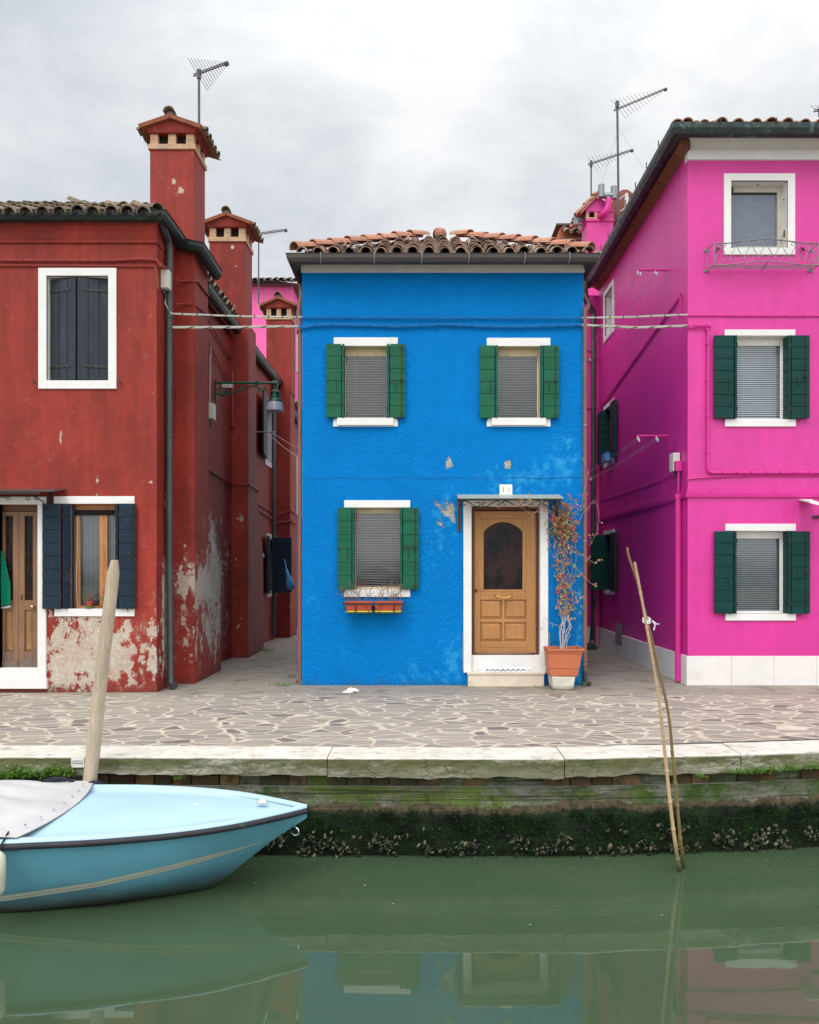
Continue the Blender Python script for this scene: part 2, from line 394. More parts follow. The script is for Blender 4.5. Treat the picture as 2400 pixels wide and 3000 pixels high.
def paving():
    t = NT('crazy_paving')
    sx = t.map((.78, 1.25, 1))
    ds = t.n('ShaderNodeTexNoise'); ds.inputs['Scale'].default_value = 2.2; ds.inputs['Detail'].default_value = 2; t.l(sx, ds.inputs['Vector'])
    off = t.n('ShaderNodeVectorMath', operation='SCALE'); t.l(ds.outputs['Color'], off.inputs[0]); off.inputs['Scale'].default_value = .16
    vv = t.n('ShaderNodeVectorMath', operation='ADD'); t.l(sx, vv.inputs[0]); t.l(off.outputs[0], vv.inputs[1]); vv = vv.outputs[0]
    S = 4.2
    e = t.vor(S, 'DISTANCE_TO_EDGE', vv)
    cid = t.vor(S, 'F1', vv, 'Color'); sc = t.sep(cid)
    e = t.math('ADD', e, t.math('MULTIPLY', t.math('SUBTRACT', t.noise(28, 5, .65), .5), .035))
    joint = t.rng(e, .048, .072, 1, 0)
    y = t.sep()[1]; x = t.sep()[0]
    st = t.mix(sc[0], (.37,.325,.27), (.27,.24,.21))
    st = t.mix(t.rng(sc[1], .75, .9), st, (.35,.30,.245))
    st = t.mix(t.rng(sc[2], .85, .92), st, (.19,.155,.145))
    st = t.scale(st, t.rng(t.noise(38, 6, .7), .3, .7, .84, 1.14))
    st = t.mix(t.rng(t.noise(1.1, 5, .6), .55, .75), st, (.30,.26,.20))
    jc = t.mix(t.rng(t.noise(3, 5), .4, .6), (.62,.55,.44), (.52,.45,.35))
    # close to the houses and in the alleys the joints are grey cement and dirty
    old = t.rng(t.math('ADD', y, t.math('MULTIPLY', t.noise(1.3, 4), .9)), 10.75, 11.2)
    jc = t.mix(old, jc, (.29,.26,.205))
    ow = t.rng(t.noise(.5, 3), .64, .70); jc = t.mix(t.math('MULTIPLY', ow, .6), jc, (.30,.28,.2))
    st = t.mix(t.math('MULTIPLY', old, .4), st, (.26,.23,.19))
    c = t.mix(joint, st, jc)
    c = t.mix(t.math('MULTIPLY', old, t.rng(t.noise(2.5, 5, .7), .55, .72)), c, (.10,.12,.05))
    c = t.mix(t.rng(t.noise(60, 3, .7), .68, .75), c, (.14,.11,.09))
    h = t.math('ADD', t.math('ADD', t.rng(e, .02, .07, 0, 1), t.math('MULTIPLY', sc[1], .6)), t.math('MULTIPLY', t.noise(22, 6, .7), .6))
    return t.done(c, t.rng(t.noise(8, 4), .3, .7, .6, .85), t.bump(h, .7, .014), .35)
M['paving'] = paving()

def coping():
    t = NT('istrian_coping'); o = t.sep(); z = o[2]
    base = t.mix(t.rng(t.noise(3, 6, .7), .35, .65), (.74,.71,.64), (.60,.55,.47))
    cr = t.noise(9, 8, .75, t.map((.5, 1, 2.2)))
    base = t.mix(t.rng(cr, .38, .46, .6, 0), base, (.24,.20,.15))
    zn = t.math('ADD', z, t.math('MULTIPLY', t.math('SUBTRACT', t.noise(4, 8, .75, t.map((1, 1, 2))), .5), .14))
    front = t.rng(z, -.018, -.006, 1, 0)
    m1 = t.math('MULTIPLY', front, t.rng(zn, -.14, -.06, 0.75, 1))
    mo = t.math('MULTIPLY', m1, t.rng(t.noise(3.2, 9, .75, t.map((.5, 1, 1.6))), .34, .50))
    base = t.mix(t.math('MULTIPLY', front, .55), base, (.34,.32,.24))
    c = t.mix(t.math('MULTIPLY', mo, .93), base, t.mix(t.noise(12, 5, .7), (.04,.05,.015), (.15,.15,.045)))
    ck = t.vor(11, 'DISTANCE_TO_EDGE', t.map((.45, 1, 1.6)))
    ckm = t.math('MULTIPLY', t.rng(ck, .0, .035, 1, 0), t.rng(t.noise(2, 3), .40, .55))
    c = t.mix(t.math('MULTIPLY', ckm, t.math('MULTIPLY', front, .75)), c, (.06,.05,.03))
    h = t.math('SUBTRACT', t.math('ADD', cr, t.math('MULTIPLY', t.noise(35, 5, .7), .4)), t.math('MULTIPLY', ckm, .4))
    return t.done(c, .85, t.bump(h, .75, .016), .2)
M['coping'] = coping()

def quay():
    t = NT('quay_masonry'); o = t.sep(); z = o[2]
    rag = t.math('ADD', t.math('MULTIPLY', t.math('SUBTRACT', t.noise(9, 9, .75, t.map((1, 1, .35))), .5), .22), t.math('MULTIPLY', t.math('SUBTRACT', t.noise(1.3, 3, .5), .5), .12))
    zn = t.math('ADD', z, rag)
    conc = t.mix(t.rng(t.noise(6, 10, .8, t.map((.5, 1, 2.2))), .36, .62), (.36,.35,.28), (.10,.095,.065))
    conc = t.mix(t.rng(t.noise(3.4, 10, .8, t.map((.8, 1, .8))), .46, .58), conc, (.06,.115,.018))
    conc = t.mix(t.rng(t.noise(1.9, 9, .75, t.map((.8, 1, 1.3))), .52, .62), conc, (.13,.19,.03))
    conc = t.mix(t.rng(t.noise(10, 9, .8), .56, .66), conc, (.025,.035,.015))
    lay = t.noise(2.0, 6, .6, t.map((.25, 1, 14)))
    conc = t.mix(t.rng(lay, .40, .46, .8, 0), conc, (.035,.035,.02))
    brown = t.mix(t.rng(t.noise(9, 9, .8), .4, .6), (.16,.115,.065), (.05,.045,.025))
    low = t.mix(t.rng(t.noise(8, 9, .8), .42, .62), (.004,.009,.003), (.015,.035,.008))
    c = t.mix(t.rng(zn, -.415, -.395, 1, 0), conc, brown)
    c = t.mix(t.rng(zn, -.475, -.445, 1, 0), c, low)
    h = t.math('ADD', t.noise(16, 9, .8), t.math('MULTIPLY', lay, .8))
    return t.done(c, .7, t.bump(h, 1.0, .035), .3)
M['quay'] = quay()
def bricks():
    t = NT('old_brick_course')
    c = t.mix(t.rng(t.noise(6, 6, .7), .4, .6), (.12,.050,.030), (.15,.095,.04))
    r = t.n('ShaderNodeNewGeometry').outputs['Random Per Island']
    c = t.scale(c, t.rng(r, 0, 1, .45, 1.5))
    c = t.mix(t.rng(t.noise(5, 7, .7), .44, .58), c, (.045,.05,.025))
    return t.done(c, .9, t.bump(t.noise(40, 6, .7), .6, .01), .2)
M['oldbrick'] = bricks()
def water():
    t = NT('canal_water')
    c = t.mix(t.rng(t.noise(.8, 4, .6), .35, .65), (.050,.084,.044), (.060,.096,.050))
    n = t.noise(1.6, 2, .4, t.map((.35, 1.0, 1)))
    n2 = t.noise(7, 3, .5, t.map((.45, 1.0, 1)))
    h = t.math('ADD', n, t.math('MULTIPLY', n2, .05))
    t.bs.inputs['IOR'].default_value = 1.40
    return t.done(c, .012, t.bump(h, .09, .035), .62)
M['water'] = water()
def hull():
    t = NT('blue_gelcoat_hull'); z = t.sep()[2]
    zn = t.math('ADD', z, t.math('MULTIPLY', t.math('SUBTRACT', t.noise(3, 7, .7, t.map((1,1,.4))), .5), .16))
    c = t.scale((.13,.375,.49), t.rng(t.noise(2, 5), .3, .7, .92, 1.08))
    c = t.mix(t.rng(t.noise(4, 8, .75, t.map((.35, .35, 7))), .635, .66), c, (.07,.13,.16))
    c = t.mix(t.rng(zn, -.80, -.58, 1, 0), c, (.05,.055,.042))
    c = t.mix(t.rng(z, -.825, -.805, 1, 0), c, (.015,.018,.012))
    return t.done(c, .38, t.bump(t.noise(3, 3), .05, .02), .45)
M['hull'] = hull()
def stoneblk():
    t = NT('stone_block'); z = t.sep()[2]
    c = t.mix(t.rng(t.math('ADD', z, t.math('MULTIPLY', t.noise(8, 6, .7), .12)), .05, .13, 1, 0), (.62,.58,.48), (.07,.075,.03))
    return t.done(c, .85, t.bump(t.noise(20, 5), .4, .01), .2)
M['block'] = stoneblk()
def bamboo(name, col, col2):
    t = NT(name); z = t.sep()[2]
    c = t.mix(t.rng(t.noise(3, 6, .7, t.map((1,1,.7))), .4, .6), col, col2)
    c = t.mix(t.rng(z, -.82, -.55, 1, 0), c, (.02,.035,.01))
    return t.done(c, .5, t.bump(t.noise(20, 3), .1), .35)
M['bamboo'] = bamboo('straw_bamboo', (.58,.42,.24), (.42,.28,.15))
M['bamboo2'] = bamboo('greenish_bamboo', (.20,.17,.05), (.24,.12,.07))

# ---------------------------------------------------------------- building kit
X, Yv, Z = V((1,0,0)), V((0,1,0)), V((0,0,1))
def boards(m, O, U, W, T, w, h, t, n, vertical=False):
    """a planked leaf: n boards with real grooves, O = lower outer corner, T = direction of thickness (inwards)"""
    O, U, W, T = V(O), V(U).normalized(), V(W).normalized(), V(T).normalized()
    g = .007
    m.obox(O+T*(.35*t)+U*.003+W*.003, U, W, T, w-.006, h-.006, t*.62)
    for i in range(n):
        if vertical: m.obox(O+U*(w*i/n+g/2), U, W, T, w/n-g, h, t*.4)
        else: m.obox(O+W*(h*i/n+g/2), U, W, T, w, h/n-g, t*.4)
def handle(m, p, N, L=.11, r=.005):
    p, N = V(p), V(N)
    m.tube([p+Z*L/2, p+Z*L/2+N*.03, p+Z*L*.1+N*.045, p-Z*L*.3+N*.035, p-Z*L/2], r, 5)
    m.tube([p+Z*L/2-N*.004+X*.0, p+Z*(L/2+.025)], r*1.6, 5)
def rod(m, x, y, z0, z1):
    m.tube([(x, y, z0-.02), (x, y, z1)], .006, 5)
    for z in (z0+.04, (z0+z1)/2, z1-.04): m.box(x-.018, x+.018, y-.006, y+.012, z-.012, z+.012)
    zc = (z0+z1)/2; m.tube([(x, y-.01, zc-.05), (x-.02, y-.035, zc+.02), (x-.005, y-.02, zc+.07)], .006, 5)

def window(house, Y, lin, op, sill, sh, smat, fmat='cream', blind='blindgrey', back='blindback', nb=6, slatp=.036, topbar=.1, tag_=None, sillin=0, ang=0, frame_r=.0, skew=0):
    x0, x1 = wx(op[0], Y), wx(op[1], Y); z0, z1 = wz(op[3], Y), wz(op[2], Y)
    R = .15
    w = MB()                                   # fixed timber frame in the reveal
    fw = .045
    yb = Y+R-.035
    w.box(x0+.001, x1-.001, yb, yb+.035, z1-topbar, z1-.001)
    w.box(x0+.001, x1-.001, yb, yb+.035, z0+.001, z0+fw*.7)
    w.box(x0+.001, x0+fw*.5, yb, yb+.035, z0+fw*.7+.001, z1-topbar-.001)
    w.box(x1-fw*.5-frame_r, x1-.001, yb, yb+.035, z0+fw*.7+.001, z1-topbar-.001)
    for q in (.3, .7): w.lathe([(.001, -.012), (.011, -.008), (.011, .008), (.001, .012)], (x0+(x1-x0)*q, yb-.006, z1-topbar+.03), 8)
    w.box(x0-.01, x0+.003, Y+.004, yb-.001, z0, z1); w.box(x1-.003, x1+.01, Y+.004, yb-.001, z0, z1); w.box(x0+.0035, x1-.0035, Y+.004, yb-.001, z1-.003, z1+.01)
    win = w.build('window', M[fmat], house, bevel=.004)
    if tag_: win['label'] = tag_
    one('pane', M['glass'], win, lambda m: m.quad((x0+.01, yb+.012, z0+.01), (x1-.01, yb+.012, z0+.01), (x1-.01, yb+.012, z1-.06), (x0+.01, yb+.012, z1-.06)))
    def bl(m):
        z = z1-topbar-.01; ys = yb+.045; k = 0
        a = x0+fw*.4; b = x1-fw*.4-frame_r
        while z > z0+.06:
            s = skew*max(0, 1-(z-z0)/.25)
            dz = math.sin(.8)*.0125; dy = math.cos(.8)*.0125
            m.add([(a, ys-dy, z-dz+s), (b, ys-dy, z-dz-s), (b, ys+dy, z+dz-s), (a, ys+dy, z+dz+s)], [(0,1,2,3)])
            z -= slatp; k += 1
        for q in (.22, .78): m.tube([(a+(b-a)*q, ys-.014, z0+.05), (a+(b-a)*q, ys-.014, z1-.1)], .0022, 4)
        m.box(a, b, ys-.012, ys+.012, z0+.035, z0+.055)
    one('blind', M[blind], win, bl)
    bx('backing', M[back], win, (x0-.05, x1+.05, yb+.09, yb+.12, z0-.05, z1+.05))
    def sl(m, b, pr, y_in=.0):
        X0, X1 = wx(b[0], Y), wx(b[1], Y); a, c = wz(b[3], Y), wz(b[2], Y)
        m.box(X0, X1, Y-pr, Y+.06, a, c)
    one('lintel', M['white'], win, lambda m: sl(m, lin, .022), bevel=.004)
    def sil(m):
        sl(m, sill, .024)
        if sillin: m.box(wx(sill[0]+sillin, Y), wx(sill[1]-sillin, Y), Y-.062, Y-.0245, wz(sill[3], Y)+.012, wz(sill[2], Y)+.006)
        m.box(x0+.001, x1-.001, Y+.061, Y+R, z0-.03, z0+.0005)
    one('sill', M['white'], win, sil, bevel=.004)
    # folding shutters: outer leaf flat on the facade, inner leaf standing in the reveal
    y0, y1 = sh[4], sh[5]; zb, zt = wz(y1, Y), wz(y0, Y); hh = zt-zb; T = .036
    for side, a, b in ((-1, sh[0], sh[1]), (1, sh[2], sh[3])):
        xa, xb = wx(a, Y), wx(b, Y)
        def outer(m):
            ya = Y-.028-T
            boards(m, (xa, ya, zb), X, Z, Yv, xb-xa, hh, T, nb)
            m.k = 1
            if side < 0: handle(m, (xa+(xb-xa)*.72, ya, zb+hh*.42), (0,-1,0), .12)
            else:
                handle(m, (xa+(xb-xa)*.35, ya, zb+hh*.44), (0,-1,0), .12); rod(m, xb-(xb-xa)*.22, ya-.008, zb+.01, zt-.01)
            m.box(xa+.01, xa+.03, ya-.006, ya-.001, zb+hh*.47, zb+hh*.52)
            for q in (.12, .88):       # hinge pins and wall stay
                xe = xb if side < 0 else xa
                m.tube([(xe-side*.002, ya+.01, zb+hh*q-.03), (xe-side*.002, ya+.01, zb+hh*q+.03)], .008, 6)
            m.tube([((xa+xb)/2, Y-.002, zb-.03), ((xa+xb)/2, Y-.045, zb-.03), ((xa+xb)/2, Y-.045, zb+.01)], .006, 5)
        one('shutter', [M[smat], M['black']], win, outer, bevel=.003)
        def inner(m):
            t2 = .03
            if side < 0:
                o = V((xb+.012+t2, Y-.075, zb)); A = math.radians(ang); dv = V((math.sin(A), math.cos(A), 0))
                boards(m, o, dv, Z, V((-math.cos(A), math.sin(A), 0)), .20 if not ang else .15, hh, t2, nb)
            else: o = V((xa-.012-t2, Y-.075, zb)); boards(m, o, Yv, Z, X, .20, hh, t2, nb)
            m.k = 1
            for q in (.12, .88): m.tube([(o.x, o.y-.004, zb+hh*q-.03), (o.x, o.y-.004, zb+hh*q+.03)], .007, 6)
        one('shutter', [M[smat], M['black']], win, inner, bevel=.003)
    return win

def tile_field(m, E, U, S, Nn, W, L, clip, pitch=.21, course=.33, r=.088, t=.014, lift=.03, front=True, chan=True, j=.012, nseg=7):
    E, U, S, Nn = V(E), V(U).normalized(), V(S).normalized(), V(Nn).normalized()
    nc = int(W/pitch)+1; nr = int(L/course)+1
    def arc(c, a, r_, up):
        return c+U*(math.cos(a)*r_)+Nn*(math.sin(a)*r_*up)
    for jr in range(nr):
        for i in range(nc):
            u = (i+.5)*pitch
            s0 = jr*course
            if not clip(u, s0+.05): continue
            du, dn, ds = ru(-j, j), ru(-j*.5, j), ru(-j*2, j*2); rr = r*ru(.95, 1.06)
            s1 = min(s0+course+.07, L+.05); s0_ = s0-.05+ds
            A = E+U*(u+du)+S*s0_+Nn*(lift+.028+dn); B = E+U*(u+du*.4)+S*s1+Nn*(lift+.004)
            ra, rb = rr, rr*.82
            vs = []
            for c, q in ((A, ra), (B, rb)):
                for k in range(nseg+1): vs.append(arc(c, PI*k/nseg, q, 1))
                for k in range(nseg+1): vs.append(arc(c, PI*k/nseg, q-t, 1))
            n = nseg+1; fs = []
            for k in range(nseg):
                fs += [(k, k+1, 2*n+k+1, 2*n+k), (n+k, 3*n+k, 3*n+k+1, n+k+1), (k, n+k, n+k+1, k+1), (2*n+k, 2*n+k+1, 3*n+k+1, 3*n+k)]
            fs += [(0, 2*n, 3*n, n), (n-1, 2*n-1, 4*n-1, 3*n-1)]
            m.add(vs, fs)
            if chan:
                c0 = E+U*(u+pitch/2)+S*s0_+Nn*(lift+.05); c1 = E+U*(u+pitch/2)+S*s1+Nn*(lift+.03)
                vs = []
                for c, q in ((c0, rr*.95), (c1, rr*.85)):
                    for k in range(6): vs.append(c+U*(math.cos(PI+PI*k/5)*q)+Nn*(math.sin(PI+PI*k/5)*q*.65))
                m.add(vs, [(k, k+1, 7+k, 6+k) for k in range(5)])
def ridge_tiles(m, A, B, r=.1, step=.33, t=.014):
    A, B = V(A), V(B); d = (B-A); L = d.length; d.normalize(); U = d.cross(Z).normalized(); Nn = U.cross(d).normalized()
    n = max(1, int(L/step))
    for i in range(n):
        a = A+d*(i*step-.04)+Nn*(.045+ru(-.006, .006))+U*ru(-.012, .012); b = A+d*((i+1)*step+.03)+Nn*.02
        vs = []
        for c, q in ((a, r*ru(.96, 1.05)), (b, r*.84)):
            for k in range(8): vs.append(c+U*(math.cos(PI*k/7)*q)+Nn*(math.sin(PI*k/7)*q*.9))
            for k in range(8): vs.append(c+U*(math.cos(PI*k/7)*(q-t))+Nn*(math.sin(PI*k/7)*(q-t)*.9))
        fs = []
        for k in range(7): fs += [(k, k+1, 17+k, 16+k), (8+k, 24+k, 25+k, 9+k), (k, 8+k, 9+k, k+1)]
        m.add(vs, fs)
GUT = [(-.075, .0), (-.07, -.035), (-.045, -.068), (0, -.08), (.045, -.068), (.07, -.035), (.075, .0), (.085, .006), (.068, .002), (.055, -.03), (0, -.066), (-.055, -.03), (-.066, .0)]

CHA = None
def chimney(house, x0, x1, y0, y1, zb, zband, smat, tmat='tileold', k=1.0, label=None):
    """shaft, pale brick band, vented brick tier and a gabled cap with its ridge running back"""
    pk = lambda v: .0
    m = MB(); m.sheet((x0, y0, 0), X, Z, 0, x1-x0, zb, zband, cell=.03); m.sheet((x1, y0, 0), Yv, Z, 0, y1-y0, zb, zband, cell=.1, N=(1,0,0))
    m.sheet((x0, y0, 0), Yv, Z, 0, y1-y0, zb, zband, cell=.3, N=(-1,0,0)); m.sheet((x0, y1, 0), X, Z, 0, x1-x0, zb, zband, cell=.3, N=(0,1,0))
    m.quad((x0,y0,zband),(x1,y0,zband),(x1,y1,zband),(x0,y1,zband))
    ch = m.build('chimney', M[smat], house, attrs=CHA)
    if label: ch['label'] = label
    hb = .072*k
    bx('band', M['brick'], ch, (x0-.025, x1+.025, y0-.025, y1+.025, zband, zband+hb), bevel=.006)
    z0 = zband+hb; hv = .15*k
    def piers(m):
        w = (x1-x0); d = y1-y0
        for fx in (0, .41, .82): 
            for fy in (0, .41, .82): 
                if fx == .41 and fy == .41: continue
                q = MB()
                for c in range(2): q.box(x0+w*fx+.002*c, x0+w*(fx+.18), y0+d*fy+.002*c, y0+d*(fy+.18), z0+hv*c/2+.001, z0+hv*(c+1)/2-.001)
                q.build('pier', M['brick'], ch, bevel=.003)
    piers(None)
    bx('flue', M['dark'], ch, (x0+.13*(x1-x0), x1-.13*(x1-x0), y0+.13*(y1-y0), y1-.13*(y1-y0), z0, z0+hv))
    zc = z0+hv; o = .05; g = .12*k; xm = (x0+x1)/2; W2 = (x1-x0)/2+o
    def cap(m):
        m.prism([(xm-W2+.04, y0-.03, zc), (xm+W2-.04, y0-.03, zc), (xm+W2, y0-.05, zc+.05), (xm, y0-.06, zc+.05+g), (xm-W2, y0-.05, zc+.05)], (0, y1-y0+.10, 0))
    c = one('cap', M[smat], ch, cap, attrs={'peel': lambda v: 0, 'fade': lambda v: .1})
    def tl(m):
        sl = V((W2, 0, g)); 
        for sg in (-1, 1):
            a = V((xm+sg*(W2+.065), y0-.11, zc+.045-.02)); up = V((-sg*W2, 0, g)).normalized(); nn = up.cross(Yv)*(1 if sg < 0 else -1)
            if nn.z < 0: nn = -nn
            L = math.hypot(W2+.075, g*(W2+.075)/W2)
            m.k = 1; m.prism([a+nn*.002, a+up*L+nn*.002, a+up*L+nn*.058, a+nn*.058], (0, y1-y0+.24, 0)); m.k = 0
            tile_field(m, a+nn*.0+Yv*.05, Yv, up, nn, y1-y0+.18, L-.05, lambda u, s: True, pitch=.17, course=.26, r=.062, lift=.012, j=.006)
        ridge_tiles(m, (xm, y0-.10, zc+g+.085), (xm, y1+.12, zc+g+.085), .085, .3)
    one('tiles', [M[tmat], M['tile_edge']], ch, tl, smooth=False)
    m = MB(); m.lathe([(.02, 0), (.07, .01), (.075, .05), (.05, .08), (.02, .09)], (xm, y0-.07, zc+g+.07), 10, 1, .35); m.build('finial', M['roofbase'], ch, smooth=True)
    return ch

M['canopyg'] = mat('pale_canopy_sheet', (.36,.39,.32), .4, .3, var=.1, bump=0)
# ================================================================ SETTING
one('pavement', M['paving'], None, lambda m: m.add([(-60, 7.40, 0), (1.2, 7.40, 0), (3.5, 7.72, 0), (60, 16.2, 0), (60, 90, 0), (-60, 90, 0)], [(0,1,2,3,4,5)]), kind='structure')
def surf(name, m_, pts): return one(name, M[m_], None, lambda m: m.add(pts, [tuple(range(len(pts)))]), kind='structure')
surf('canal_water', 'water', [(-60, 1.2, WATER), (60, 1.2, WATER), (60, 14.4, WATER), (3.5, 7.6, WATER), (1.2, 7.35, WATER), (-60, 7.35, WATER)])
def bank(m): m.box(-60, 60, -60, 1.2, -1.6, 0)
one('near_bank', M['paving'], None, bank, kind='structure')

front = [(-60, 7.02), (-3.6, 7.02), (-.79, 6.97), (1.22, 6.95), (2.71, 7.08), (3.51, 7.2), (60, 15.6)]
def fy(x):
    for (a, b), (c, d) in zip(front, front[1:]):
        if a <= x <= c: return b+(d-b)*(x-a)/(c-a)
    return front[-1][1]
qw = thing('quay_wall', (0, 7.1, WATER), 'mossy quay wall with white stone coping above the green canal', 'quay wall')
def stone(xa, xb, dz=0, th=.155, wd=.44, dy=0):
    m = MB(); nx = max(2, int((xb-xa)/.05)); prof = []
    n1, n2 = 12, 5
    for i in range(n2+1): prof.append((0, -th+th*.95*i/n2))         # front face going up
    prof.append((.008, -.002))
    for i in range(1, n1+1): prof.append((wd*i/n1, 0))
    prof.append((wd, -th))
    vs = []
    for i in range(nx+1):
        x = xa+(xb-xa)*i/nx; y0 = fy(x)+dy
        for a, b in prof:
            p = V((x, y0+a, b+dz)); q = V((x*1, a, b*1+xa))
            e = 0
            if a < .02:
                e = mnoise.fractal(q*7, 1, 2, 4)*.011
                if b < -th+.03: p.z += mnoise.fractal(q*5+V((9,0,0)), 1, 2, 4)*.016
            p.y += e
            p.z += mnoise.fractal(q*4+V((3,1,0)), 1, 2, 3)*.004
            vs.append(p)
    n = len(prof)
    fs = [(i*n+k, (i+1)*n+k, (i+1)*n+(k+1)%n, i*n+(k+1)%n) for i in range(nx) for k in range(n)]
    fs += [tuple(range(n)), tuple(range(nx*n, (nx+1)*n))[::-1]]
    m.add(vs, fs); return m.build('coping_stone', M['coping'], qw)
for a, b, dz, th, dy in ((-12, -7.2, 0, .15, 0), (-7.19, -3.9, .004, .15, 0), (-3.893, -.795, .003, .150, 0), (-.787, 1.222, 0, .165, -.006), (1.230, 2.772, .004, .160, .004), (2.780, 6.0, .006, .150, .0), (6.01, 12, 0, .15, 0)):
    stone(a, b, dz, th, .44, dy)
# masonry below the coping
def masonry(m):
    zs = []; z = -1.3
    while z < -.27: zs.append(z); z += .03
    zs.append(-.27); us = [ -12+i*.05 for i in range(481)]
    vs = []
    for x in us:
        for z in zs:
            off = .10 if z > -.30 else (.085 if z > -.42 else (.06 if z > -.46 else .035))
            q = V((x, 0, z))
            off += mnoise.fractal(q*V((1, 1, 2)).x*0+V((x*3, 1, z*9)), 1, 2, 4)*.012
            if z < -.46: off -= max(0, mnoise.fractal(V((x*7, 5, z*8)), 1, 2, 5))*.022+.03*min(1, (-.46-z)/.3)
            vs.append((x, fy(x)+off, z))
    n = len(zs)
    m.add(vs, [(i*n+k, (i+1)*n+k, (i+1)*n+k+1, i*n+k+1) for i in range(len(us)-1) for k in range(n-1)])
    m.add([(us[0], fy(us[0])+.1, -.27), (us[-1], fy(us[-1])+.1, -.27), (us[-1], fy(us[-1])+.6, -.265), (us[0], fy(us[0])+.6, -.265)], [(0,1,2,3)])
    a = [(us[i*12], fy(us[i*12])+.125, -.27) for i in range(41)]; b = [(x, y, -.05) for x, y, z in a]
    m.add(a+b, [(i, i+1, 42+i, 41+i) for i in range(40)])
one('masonry', M['quay'], qw, masonry, smooth=True)
def brk(m):
    x = -11.9
    while x < 11.9:
        w = ru(.15, .26)
        if random.random() < .7:
            y = fy(x)+ru(.088, .099); m.add([V((x, y, -.262)), V((x+w-.014, y+.0, -.262)), V((x+w-.014, y+.1, -.262)), V((x, y+.1, -.262)),
                V((x, y, -.262+.085)), V((x+w-.014, y, -.262+.085)), V((x+w-.014, y+.1, -.177)), V((x, y+.1, -.177))], [(0,3,2,1),(4,5,6,7),(0,1,5,4),(1,2,6,5),(2,3,7,6),(3,0,4,7)])
        x += w
one('brick_course', M['oldbrick'], qw, brk, bevel=.006)

def leafq(m, p, d, up, L, w, bend=.3):
    d = V(d).normalized(); s = d.cross(V(up)+d*.001); s = s.normalized() if s.length > 1e-3 else X; n = s.cross(d)
    m.add([p, p+d*L*.5+s*w+n*L*bend*.3, p+d*L+n*-L*bend*.2, p+d*L*.5-s*w+n*L*bend*.3], [(0,1,2,3)])
def rv(): return V((ru(-1, 1), ru(-1, 1), ru(-1, 1)))
def algae(m):
    for i in range(34000):
        x = ru(-4.2, 5.2); z = -.44-abs(random.gauss(0, .20))
        if z < -.86: continue
        dens = mnoise.fractal(V((x*2.2, 3, z*4)), 1, 2, 3)
        if dens+mnoise.fractal(V((x*11, 2, z*3)), 1, 2, 3)*.8 < -.30-(z+.47)*-2.2*0 and z > -.60: continue
        if z > -.50 and mnoise.noise(V((x*9, 1, 0))) < 0: continue
        y = fy(x)+.028-max(0, -.5-z)*.06-ru(0, .03)
        leafq(m, V((x, y, z)), V((ru(-1.2, 1.2), ru(-.8, .1), ru(-1, .3))), rv(), ru(.008, .034), ru(.002, .006))
sw = one('seaweed', M['algae'], None, algae, kind='stuff'); tag(sw, 'dark green seaweed hanging on the quay wall above the waterline', 'seaweed')
def oys(m):
    for i in range(2600):
        x = ru(-3.0, 5.2); z = -.72+random.gauss(0, .07)
        if z < -.86 or z > -.56: continue
        if mnoise.fractal(V((x*5, 7, z*8)), 1, 2, 3) < -.02+(z+.72)*1.6: continue
        y = fy(x)-.015-max(0, -.5-z)*.10; r = ru(.009, .028); c = V((x, y, z)); q = rv().normalized(); a = q.orthogonal().normalized(); b = q.cross(a)
        k = random.randint(5, 7); rim = [c+(a*math.cos(2*PI*j/k)+b*math.sin(2*PI*j/k)*.7)*r*ru(.7, 1.2) for j in range(k)]
        top = c+V((ru(-.3,.3), -1, ru(-.3,.3)))*r*.7; bot = c+V((0,1,0))*r*.4
        m.add(rim+[top, bot], [(j, (j+1) % k, k) for j in range(k)]+[((j+1) % k, j, k+1) for j in range(k)])
oy = one('oyster_shells', M['oyster'], None, oys, kind='stuff'); tag(oy, 'crusted oyster shells along the foot of the quay wall', 'oysters')

def weed(px, py, Y, n, L, label, spread=.06, up=1.0, group='weeds growing on the quay and in the alleys'):
    p = P(px, py, Y); t = thing('weed_tuft', p, label, 'weed', group)
    m = MB(); st = m
    for i in range(n):
        d = V((ru(-1, 1), ru(-1, .3), ru(.1, 1)*up)).normalized(); b = p+V((ru(-1, 1)*spread, ru(-.5, .5)*spread*.5, ru(-.3,.3)*spread*.4))
        e = b+d*L*ru(.4, 1); st.tube([b, (b+e)/2+Z*L*.1, e], .0012, 3, False)
        for k in range(7):
            q = b+(e-b)*(.2+.8*k/6); leafq(m, q, d+rv()*.9, Z, ru(.014, .028)*L/.08, ru(.003, .006)*L/.08)
    m.build('leaves', M['weed'], t, recalc=False)
Wd = [(40, 1636, 6.97, 130, .10, 'big bushy green weed tuft at the left end under the coping', .13), (120, 1632, 6.97, 110, .10, 'bushy green weed tuft beside the wooden post and small sign', .13),
      (376, 1640, 7.0, 22, .05, 'small weed sprig alone under the coping right of the wooden post', .04),
      (1476, 1638, 7.06, 26, .055, 'small round weed sprig right of the bamboo poles', .05), (1555, 1627, 7.04, 44, .06, 'low weed clump under the coping joint right of the bamboo poles', .09),
      (1610, 1625, 7.08, 54, .075, 'widest weed clump of the row hanging under the coping at right', .11), (1662, 1621, 7.12, 40, .065, 'weed clump second from the right edge under the coping', .08), (1712, 1618, 7.16, 34, .06, 'weed clump at the right edge of the photo under the coping', .07)]
for a in Wd: weed(*a)
